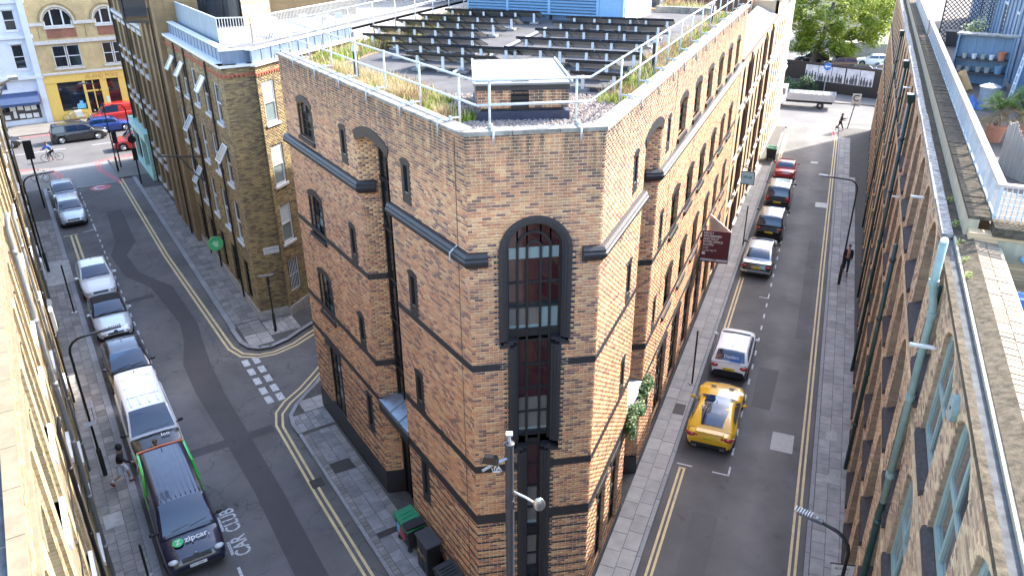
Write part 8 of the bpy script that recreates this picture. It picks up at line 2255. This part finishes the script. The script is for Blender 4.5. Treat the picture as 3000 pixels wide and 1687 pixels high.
FA2 = Frame(FR.pt(80.95, 4.2, 0)[:2], nR, -eR)
m = MB(); m.prism([FA2.pt(.42 * math.cos(a), 0, 3.5 + .42 * math.sin(a)) for a in np.linspace(0, 6.283, 21)[:-1]], [FA2.pt(.42 * math.cos(a), .04, 3.5 + .42 * math.sin(a)) for a in np.linspace(0, 6.283, 21)[:-1]]); put('disc', m, plain('sign_blue', (.02, .12, .42), .4), AR)
m = MB(); m.poly([FA2.pt(x, .045, 3.5 + z) for x, z in ((-.3, 0), (-.1, .18), (-.1, .06), (.3, .06), (.3, -.06), (-.1, -.06), (-.1, -.18))]); put('arrow', m, M['white'], AR)
# ------------------------------------------------------------------ people
PEND = []
SKIN = plain('skin', (.42, .23, .15), .55, var=.06); 
def skinmesh(name, verts, edges, radii, root, mat, parent, sub=2):
    me = bpy.data.meshes.new(name); me.from_pydata(verts, edges, [])
    o = bpy.data.objects.new(name, me); COL.objects.link(o); o.parent = parent
    md = o.modifiers.new('skin', 'SKIN'); md.use_smooth_shade = True
    if not me.skin_vertices: me.skin_vertices.new() if hasattr(me.skin_vertices, 'new') else None
    for i, r in enumerate(radii):
        sv = me.skin_vertices[0].data[i]; sv.radius = r if isinstance(r, tuple) else (r, r)
    me.skin_vertices[0].data[root].use_root = True
    sd = o.modifiers.new('sub', 'SUBSURF'); sd.levels = sub; sd.render_levels = sub
    PEND.append((o, mat)); return o
def limb(p, L1, a1, L2, a2, side=0.0):
    """two segments, angles from straight down, positive swings forward (x)"""
    k = (p[0] + L1 * math.sin(a1), p[1] + side * L1, p[2] - L1 * math.cos(a1))
    e = (k[0] + L2 * math.sin(a2), k[1] + side * .3 * L2, k[2] - L2 * math.cos(a2)); return k, e
def person(label, pos, yaw, legs, arms, top, bottom, shoes, hair, h=1.76, bare_legs=False, hood=False, longhair=False, lean=0.0, sit=0.0, socks=None, zoff=0.0):
    t = thing('person', label, 'person', (pos[0], pos[1], pos[2] + zoff), yaw); k = h / 1.78
    S_ = lambda p: (p[0] * k, p[1] * k, p[2] * k)
    pel = (0, 0, .95); ch = (.04 + math.sin(lean) * .3, 0, .95 + math.cos(lean) * .3); nb = (.04 + math.sin(lean) * .54, 0, .95 + math.cos(lean) * .54)
    hd0 = (nb[0] + .02, 0, nb[2] + .09); hm = (hd0[0] + .025, 0, hd0[2] + .09); ht = (hd0[0] + .01, 0, hd0[2] + .2)
    V = [pel, ch, nb, hd0, hm, ht, (hm[0] + .1, 0, hm[2] - .01)]; E = [(0, 1), (1, 2), (2, 3), (3, 4), (4, 5), (4, 6)]; Rr = [(.12, .15), (.12, .16), (.06, .06), (.06, .06), (.095, .08), (.055, .055), (.014, .014)]
    clothT = ([pel, ch, (nb[0], 0, nb[2] - .02)], [(0, 1), (1, 2)], [(.145, .17), (.145, .18), (.08, .09)])
    arm_pts = []
    for i, sg in enumerate((1, -1)):
        sh = (nb[0] - .01, sg * .19, nb[2] - .06); el, wr = limb(sh, .29, arms[i][0], .26, arms[i][1], sg * .1)
        b0 = len(V); V += [sh, el, wr]; E += [(1, b0), (b0, b0 + 1), (b0 + 1, b0 + 2)]; Rr += [(.06, .06), (.042, .042), (.03, .03)]
        d = Vector(wr) - Vector(el); d.normalize(); pm = Vector(wr) + d * .07; V.append(tuple(pm)); E.append((b0 + 2, len(V) - 1)); Rr.append((.035, .018)); pi = len(V) - 1
        side = Vector((d.z, 0, -d.x))
        for f in range(4):
            a = pm + side * (-.027 + f * .018) + d * .02; b_ = a + d * (.045, .055, .05, .038)[f] + Vector((0, -sg * .012, 0)); c = b_ + d * .025 + Vector((0, -sg * .02, 0))
            n0 = len(V); V += [tuple(a), tuple(b_), tuple(c)]; E += [(pi, n0), (n0, n0 + 1), (n0 + 1, n0 + 2)]; Rr += [(.0095, .0095), (.009, .009), (.007, .007)]
        th = Vector(wr) + d * .03 - side * .035; th2 = th + d * .04 - side * .015; n0 = len(V); V += [tuple(th), tuple(th2)]; E += [(b0 + 2, n0), (n0, n0 + 1)]; Rr += [(.011, .011), (.008, .008)]
        c0 = len(clothT[0]); wrs = tuple(Vector(el) + (Vector(wr) - Vector(el)) * .95)
        clothT[0].extend([sh, el, wrs]); clothT[1].extend([(1, c0), (c0, c0 + 1), (c0 + 1, c0 + 2)]); clothT[2].extend([(.085, .085), (.062, .062), (.045, .045)])
    clothB = ([pel], [], [(.14, .165)]); shoe = []
    for i, sg in enumerate((1, -1)):
        hip = (0, sg * .09, .9); kn, an = limb(hip, .43, legs[i][0], .42, legs[i][1])
        b0 = len(V); to = (an[0] + .13 * math.cos(legs[i][1] * .4), an[1], an[2] - .04 + .12 * max(0, -legs[i][1]) * -.5)
        V += [hip, kn, an, to]; E += [(0, b0), (b0, b0 + 1), (b0 + 1, b0 + 2), (b0 + 2, b0 + 3)]; Rr += [(.085, .085), (.055, .055), (.037, .037), (.035, .03)]
        c0 = len(clothB[0]); end = kn if bare_legs else tuple(Vector(an) + Vector((0, 0, .03)))
        if bare_legs: clothB[0].extend([hip, kn]); clothB[1].extend([(0, c0), (c0, c0 + 1)]); clothB[2].extend([(.11, .11), (.1, .1)])
        else: clothB[0].extend([hip, kn, end]); clothB[1].extend([(0, c0), (c0, c0 + 1), (c0 + 1, c0 + 2)]); clothB[2].extend([(.1, .1), (.075, .075), (.06, .06)])
        ang = legs[i][1]; f = Vector((math.cos(ang), 0, math.sin(ang))); he = Vector(an) + Vector((-.03, 0, -.045)); shoe.append([tuple(he - f * .03), tuple(he + f * .08), tuple(he + f * .19)])
    sc = lambda L: [S_(p) for p in L]
    skinmesh('body', sc(V), E, Rr, 0, SKIN, t, 1)
    skinmesh('top', sc(clothT[0]), clothT[1], clothT[2], 0, top, t)
    skinmesh('trousers' if not bare_legs else 'shorts', sc(clothB[0]), clothB[1], clothB[2], 0, bottom, t)
    for s in shoe: skinmesh('shoe', sc(s), [(0, 1), (1, 2)], [(.04, .045), (.045, .05), (.035, .035)], 0, shoes, t, 1)
    if socks:
        for i, sg in enumerate((1, -1)):
            kn, an = limb((0, sg * .09, .9), .43, legs[i][0], .42, legs[i][1]); a = Vector(an); b_ = a + (Vector(kn) - a) * .28
            m = MB(); m.tube([S_(tuple(a)), S_(tuple(b_))], .05, 8); put('sock', m, socks, t, world=False, smooth=True)
    m = MB(); hc = S_(hm)
    if hood:
        m.ball((hc[0] - .025, 0, hc[2] + .02), 1, 12, 8, sc=(.125, .12, .15)); put('hood', m, top, t, world=False, smooth=True)
    else:
        m.ball((hc[0] - .02, 0, hc[2] + .04), 1, 12, 8, sc=(.105, .095, .1)); ho = put('hair', m, hair, t, world=False, smooth=True)
        if longhair: m = MB(); m.ball((hc[0] - .09, 0, hc[2] - .1), 1, 10, 8, sc=(.06, .1, .22)); put('long_hair', m, hair, t, world=False, smooth=True)
    for sg in (1, -1):
        m = MB(); m.ball((hc[0] + .078, sg * .032, hc[2] + .012), .011, 6, 4); put('eye', m, M['print_b'], t, world=False)
        m = MB(); m.ball((hc[0] - .0, sg * .085, hc[2]), 1, 6, 5, sc=(.02, .012, .03)); put('ear', m, SKIN, t, world=False)
    m = MB(); m.ball((hc[0] + .083, 0, hc[2] - .055), 1, 8, 4, sc=(.012, .028, .007)); put('mouth', m, plain('lips', (.3, .1, .09), .5), t, world=False)
    return t
CL_b = plain('black_cloth', (.012, .012, .014), .9, var=.2, scale=20, bmp=.2); CL_w = plain('white_cloth', (.55, .55, .6), .85, var=.08); CL_n = plain('dark_navy_cloth', (.015, .02, .035), .9, var=.2); CL_bl = plain('blue_jersey', (.03, .08, .3), .8); CL_r = plain('red_black_shoe', (.2, .02, .015), .6); H_d = plain('dark_hair', (.03, .018, .012), .7); H_b = plain('brown_hair', (.14, .075, .04), .7); H_g = plain('grey_hair', (.12, .11, .1), .8)
yaw_of = lambda v: math.atan2(v[1], v[0])
person('person in black hoodie and white shorts striding past the vans', FL.pt(12.5, 8.15, .12), yaw_of(-nL * .9 + eL * -.2), [(.45, .05), (-.15, -.95)], [(-.3, .4), (.5, 1.2)], CL_b, CL_w, CL_r, H_d, bare_legs=True, hood=True, socks=M['white'], lean=.1)
person('person with brown hair standing behind the car-club van', FL.pt(12.35, 6.85, .0), yaw_of(-eL), [(.05, 0), (-.05, 0)], [(.4, 1.2), (.4, 1.2)], CL_b, CL_n, CL_b, H_b)
person('person in dark clothes walking up the right pavement', FR.pt(29.1, 7.2, .12), yaw_of(-eR), [(.3, .1), (-.2, -.45)], [(-.2, .1), (.25, .5)], CL_b, CL_n, CL_b, H_g, h=1.85)
person('person with long brown hair walking and looking at a phone by the far junction', FR.pt(64.8, 6.25, .12), yaw_of(nR), [(.5, .35), (-.35, -.6)], [(.5, 1.7), (.2, 1.5)], CL_b, CL_b, CL_w, H_b, h=1.68, longhair=True, lean=.08)
cyl = FL.pt(62.9, 6.65, 0); cyaw = yaw_of(nL)
cyp = person('person in blue top riding a bicycle at the far left junction', (cyl[0], cyl[1], 0), cyaw, [(1.0, .1), (.5, -.5)], [(.9, 1.1), (.9, 1.1)], CL_bl, CL_n, CL_r, H_d, lean=.45, h=1.74, zoff=.06)
def bicycle(label, pos, yaw, frame_m, cargo=False, fallen=0.0):
    t = thing('bicycle', label, 'bicycle', pos, yaw); t.rotation_euler = (fallen, 0, yaw)
    fx = .62 if not cargo else 1.25
    for x in (-.48, fx):
        m = MB(); m.tube([(x + .34 * math.cos(a), 0, .34 + .34 * math.sin(a)) for a in np.linspace(0, 6.283, 25)], .018, 6, caps=False); w = put('wheel', m, M['tyre'], t, world=False, smooth=True)
        for k in range(10):
            a = k * .628; s = MB(); s.tube([(x, 0, .34), (x + .33 * math.cos(a), 0, .34 + .33 * math.sin(a))], .004, 3); put('spoke', s, M['galv'], w, world=False)
    m = MB()
    for a, b in (((-.48, 0, .34), (.02, 0, .3)), ((.02, 0, .3), (-.12, 0, .85)), ((-.48, 0, .34), (-.1, 0, .75)), ((-.1, 0, .78), (.42, 0, .82)), ((.02, 0, .3), (.44, 0, .72)), ((.4, 0, .95), (.5, 0, .6)), ((.5, 0, .6), (fx, 0, .34))): m.tube([a, b], .02, 6)
    put('frame', m, frame_m, t, world=False)
    m = MB(); m.tube([(.38, -.28, 1.0), (.36, 0, .98), (.38, .28, 1.0)], .014, 6); m.tube([(.36, 0, .98), (.4, 0, .9)], .016, 6); put('handlebar', m, M['blackmetal'], t, world=False)
    m = MB(); m.ball((-.16, 0, .9), 1, 8, 5, sc=(.14, .07, .03)); put('saddle', m, M['trim'], t, world=False)
    m = MB(); m.tube([(.02, -.12, .3), (.02, -.1, .18)], .012, 4); m.tube([(.02, .12, .3), (.02, .1, .42)], .012, 4); m.tube([(.02, -.1, .3), (.02, .1, .3)], .03, 8); put('crank', m, M['galv'], t, world=False)
    if cargo:
        m = MB(); m.prism([(.45, -.3, .35), (1.1, -.3, .35), (1.1, .3, .35), (.45, .3, .35)], [(.35, -.34, .95), (1.0, -.34, .95), (1.0, .34, .95), (.35, .34, .95)]); put('cargo_box', m, M['white'], t, world=False)
    return t
bicycle('dark road bicycle ridden by the person in blue', (cyl[0], cyl[1], 0), cyaw, M['blackmetal'])
bicycle('white cargo bicycle standing in front of the shops', FL.pt(78.2, 3.7, .11), yaw_of(-nL), M['white'], cargo=True)
bicycle('white bicycle leaning at the left junction corner', FL.pt(56.3, 8.1, .11), yaw_of(nL * .7 + eL * .7), M['white'], fallen=.5)
dg = bpy.context.evaluated_depsgraph_get()
new = [(o, bpy.data.meshes.new_from_object(o.evaluated_get(dg)), mt) for o, mt in PEND]
for o, me, mt in new:
    o.modifiers.clear(); o.data = me; me.materials.clear(); me.materials.append(mt)
    me.polygons.foreach_set('use_smooth', np.ones(len(me.polygons), dtype=bool))
# ------------------------------------------------------------------ trees and plants
def leaves(centres, n, size, seed, sy=.62, flat=.4):
    r = np.random.RandomState(seed); v = []; f = []
    for (c, rad, w) in centres:
        k = int(n * w)
        P = r.normal(0, 1, (k, 3)); P /= np.linalg.norm(P, axis=1)[:, None] + 1e-6; P *= (r.uniform(.25, 1, k) ** .5)[:, None] * np.array(rad)
        P += np.array(c)
        for p in P:
            a = r.uniform(0, 6.28); b = r.normal(0, flat); s = size * r.uniform(.6, 1.4)
            u = np.array((math.cos(a), math.sin(a), math.sin(b))) * s * .5; q = np.array((-math.sin(a), math.cos(a), r.normal(0, flat))) * s * .5 * sy
            i0 = len(v); v += [tuple(p - u), tuple(p + q), tuple(p + u), tuple(p - q)]; f.append((i0, i0 + 1, i0 + 2, i0 + 3))
    m = MB(); m.v = v; m.f = f; m.m = [0] * len(f); return m
M['leaf_a'] = leafm('plane_leaf', (.21, .29, .035)); M['leaf_b'] = leafm('plane_leaf_light', (.36, .42, .05)); M['leaf_d'] = leafm('ivy_leaf', (.03, .09, .02)); M['leaf_v'] = leafm('ivy_pale_leaf', (.28, .34, .16)); M['bark'] = plain('bark', (.13, .105, .08), .9, var=.35, scale=5, bmp=.5)
TB = np.array((40.0, 105.5)); r = np.random.RandomState(12)
TREE = thing('plane_tree', 'large leafy plane tree standing beyond the far end of the right street', 'tree', (TB[0], TB[1], 0))
m = MB(); m.tube([(TB[0], TB[1], 0), (TB[0] + .1, TB[1], 1.5), (TB[0] + .5, TB[1], 3.2), (TB[0] + 1.2, TB[1] + .2, 5.5), (TB[0] + 1.8, TB[1] + .3, 9)], [.55, .45, .4, .32, .2], 10); put('trunk', m, M['bark'], TREE, smooth=True)
cc = []
for k in range(11):
    a = k * .571 + .2; z0 = 3.4 + (k % 4) * .9; Lb = r.uniform(3.5, 6.0); b0 = Vector((TB[0] + .4 + (z0 - 3) * .2, TB[1], ZT)); d = Vector((math.cos(a), math.sin(a) * .8, r.uniform(.25, .8)))
    m = MB(); p1 = b0 + d * Lb * .5 + Vector((0, 0, .3)); p2 = b0 + d * Lb + Vector((0, 0, .1)); m.tube([tuple(b0), tuple(p1), tuple(p2)], [.16, .1, .04], 6); put('limb', m, M['bark'], TREE, smooth=True)
    cc.append(p2); cc.append(p1)
cen = []
for k in range(190):
    d = r.normal(0, 1, 3); d /= np.linalg.norm(d); rr = r.uniform(.45, 1.0) ** .6
    c = np.array((TB[0] + 2.0, TB[1], 9.2)) + d * rr * np.array((8.2, 6.5, 7.0))
    if c[2] < 2.6: c[2] = 2.6 + r.uniform(0, 1)
    cen.append((c, np.array((1.25, 1.25, .95)) * r.uniform(.7, 1.3), r.uniform(.5, 1.4)))
half = len(cen) // 2
o = put('crown', leaves(cen[:half + 20], 200, .34, 1), M['leaf_a'], TREE); o2 = put('crown_pale_leaves', leaves(cen[half - 20:], 190, .32, 2), M['leaf_b'], TREE)  # second mesh: paler leaf clusters mixed at random through the crown
# second tree and bushes behind
T2 = thing('plane_tree', 'second paler tree behind the big plane tree', 'tree', (56, 128, 0))
m = MB(); m.tube([(56, 128, 0), (56.3, 128, 6), (56.5, 128, 10)], [.5, .4, .2], 8); put('trunk', m, M['bark'], T2)
cen = []
for k in range(90):
    d = r.normal(0, 1, 3); d /= np.linalg.norm(d); c = np.array((56, 128, 10)) + d * r.uniform(.4, 1) * np.array((9, 7, 7)); cen.append((c, np.array((1.6, 1.6, 1.2)), 1.0))
put('crown', leaves(cen, 110, .45, 5), M['leaf_b'], T2)
HB = thing('hedge', 'dark green bush behind the white truck', 'bush', FR.pt(80.5, 1.0, 0))
cen = [(np.array(FR.pt(81.5 + r.uniform(-.8, .8), -1.5 + k * .55, .9 + r.uniform(0, .8))), np.array((.7, .7, .7)), 1.0) for k in range(9)]
put('foliage', leaves(cen, 190, .2, 6), M['leaf_d'], HB); m = MB(); m.tube([FR.pt(81.5, 1, 0), FR.pt(81.5, 1, 1.2)], .06, 6); put('stem', m, M['bark'], HB)
# ivy swag over the right-hand entrance
IV = thing('climbing_plant', 'variegated ivy swag hanging over the right-hand entrance canopy', 'plant', FR.pt(5.6, .1, 4))
cen = [(np.array(FR.pt(x, .16 + .08 * math.sin(x * 5), 4.05 + .18 * math.sin(x * 3.1) - (.25 if x < 4.6 else 0))), np.array((.2, .2, .26 if x > 4.6 else .42)), 1.0) for x in np.linspace(4.15, 7.1, 22)]
put('foliage', leaves(cen, 95, .11, 7), M['leaf_d'], IV); put('pale_foliage', leaves(cen, 45, .1, 8), M['leaf_v'], IV)
m = MB(); m.tube([FR.pt(x, .1, 4.1 + .05 * math.sin(x * 4)) for x in np.linspace(4.1, 7.1, 12)], .025, 5); put('stem', m, M['bark'], IV)
# terrace palms and shrub on the right
M['palm_g'] = leafm('palm_leaf', (.09, .15, .03)); M['palm_d'] = leafm('palm_dead_leaf', (.3, .21, .11))
def palm(label, p, seed):
    rr = np.random.RandomState(seed); t = thing('potted_palm', label, 'palm', p)
    m = MB(); m.lathe([(.2, 0), (.28, .4), (.3, .4), (.3, .46), (.25, .46)], (0, 0, 0), 'z', 16); put('pot', m, M['terracotta'], t, world=False, auto=40)
    m = MB(); m.lathe([(.09, .4), (.07, .8), (.03, 1.0)], (0, 0, 0), 'z', 10); put('trunk', m, M['bark'], t, world=False)
    for mat, cnt, nm in ((M['palm_g'], 26, 'fronds'), (M['palm_d'], 16, 'dead_fronds')):
        m = MB()
        for k in range(cnt):
            a = rr.uniform(0, 6.28); el = rr.uniform(.2, 1.3) if nm == 'fronds' else rr.uniform(-.7, .2); L = rr.uniform(.45, .75); b = Vector((0, 0, .9)); d = Vector((math.cos(a) * math.cos(el), math.sin(a) * math.cos(el), math.sin(el))); hub = b + d * L * .5
            s = d.cross(Vector((0, 0, 1))).normalized()
            for j in range(-5, 6):
                q = (d + s * j * .17 + Vector((0, 0, -.08 * abs(j)))).normalized(); e = hub + q * L * .6; w = s * .012 + Vector((0, 0, .006))
                mid = hub + q * L * .3; m.add([tuple(hub), tuple(mid + w), tuple(e - Vector((0, 0, .06))), tuple(mid - w)], [(0, 1, 2, 3)])
            m.tube([tuple(b), tuple(hub)], .01, 4)
        put(nm, m, mat, t, world=False)
palm('potted palm with green fan leaves behind the reed screen', FB.pt(4.6, -1.65, ZT), 3); palm('second potted palm with many dead leaves nearer the blue wall', FB.pt(5.2, -2.3, ZT), 4)
SHB = thing('potted_shrub', 'pale yellow-green shrub behind the potting shelves', 'shrub', FB.pt(15.8, -1.7, ZT))
m = MB(); m.lathe([(.2, 0), (.28, .5), (.3, .5)], (0, 0, 0), 'z', 12); put('pot', m, M['darkwood'], SHB, world=False)
put('foliage', leaves([((0, 0, 1.5), (.5, .5, .6), 1.0), ((.3, .2, 1.9), (.35, .35, .35), .6)], 260, .12, 9), M['leaf_v'], SHB, world=False); m = MB(); m.tube([(0, 0, .4), (0, 0, 1.5)], .03, 5); put('stem', m, M['bark'], SHB, world=False)
# weeds on the right parapet
WD = thing('parapet_weed', 'small green weeds growing in the gutter by the vent pipe', 'weed', FB.pt(-4, -.3, 13.0))
put('foliage', leaves([(FB.pt(x, -.3, 13.12), (.12, .08, .1), 1.0) for x in (-5.4, -4.6, -3.6, -2.4, -.6)], 45, .05, 10), M['green1'], WD)
# far buildings closing the view
for k, (x, y, w, d_, h, c, lb) in enumerate(((78, 150, 46, 14, 12, 'creamrender', 'long pale building far behind the trees'), (20, 150, 40, 14, 14, 'paleblue', 'pale block far behind the red cars'), (-75, 120, 60, 20, 17, 'creamrender', 'cream building far behind the shops'))):
    t = thing('far_building', lb, 'building', (x, y, 0)); m = MB(); m.box((x - w / 2, y, 0), (x + w / 2, y + d_, h)); put('wall', m, M[c], t)
    Fx = Frame((x - w / 2, y), (1, 0), (0, -1))
    for i in range(int(w / 3.2)):
        for j in range(3): window(Fx, t, 1 + i * 3.2, 2.6 + i * 3.2, 1.4 + j * 3.7, 3.6 + j * 3.7, 0, 2, 2, .05, M['white'], M['glass'], edge=.12, singles=False)
RP = thing('concrete_ramp', 'pale concrete wall and ramp at the back of the far car park', 'wall', FR.pt(106, 9, 1.3))
m = MB(); m.slab(q2(FR, [(104, 5.5), (118, 6), (118, 26), (104, 22)]), 1.2, 3.2); put('wall', m, M['concrete'], RP)
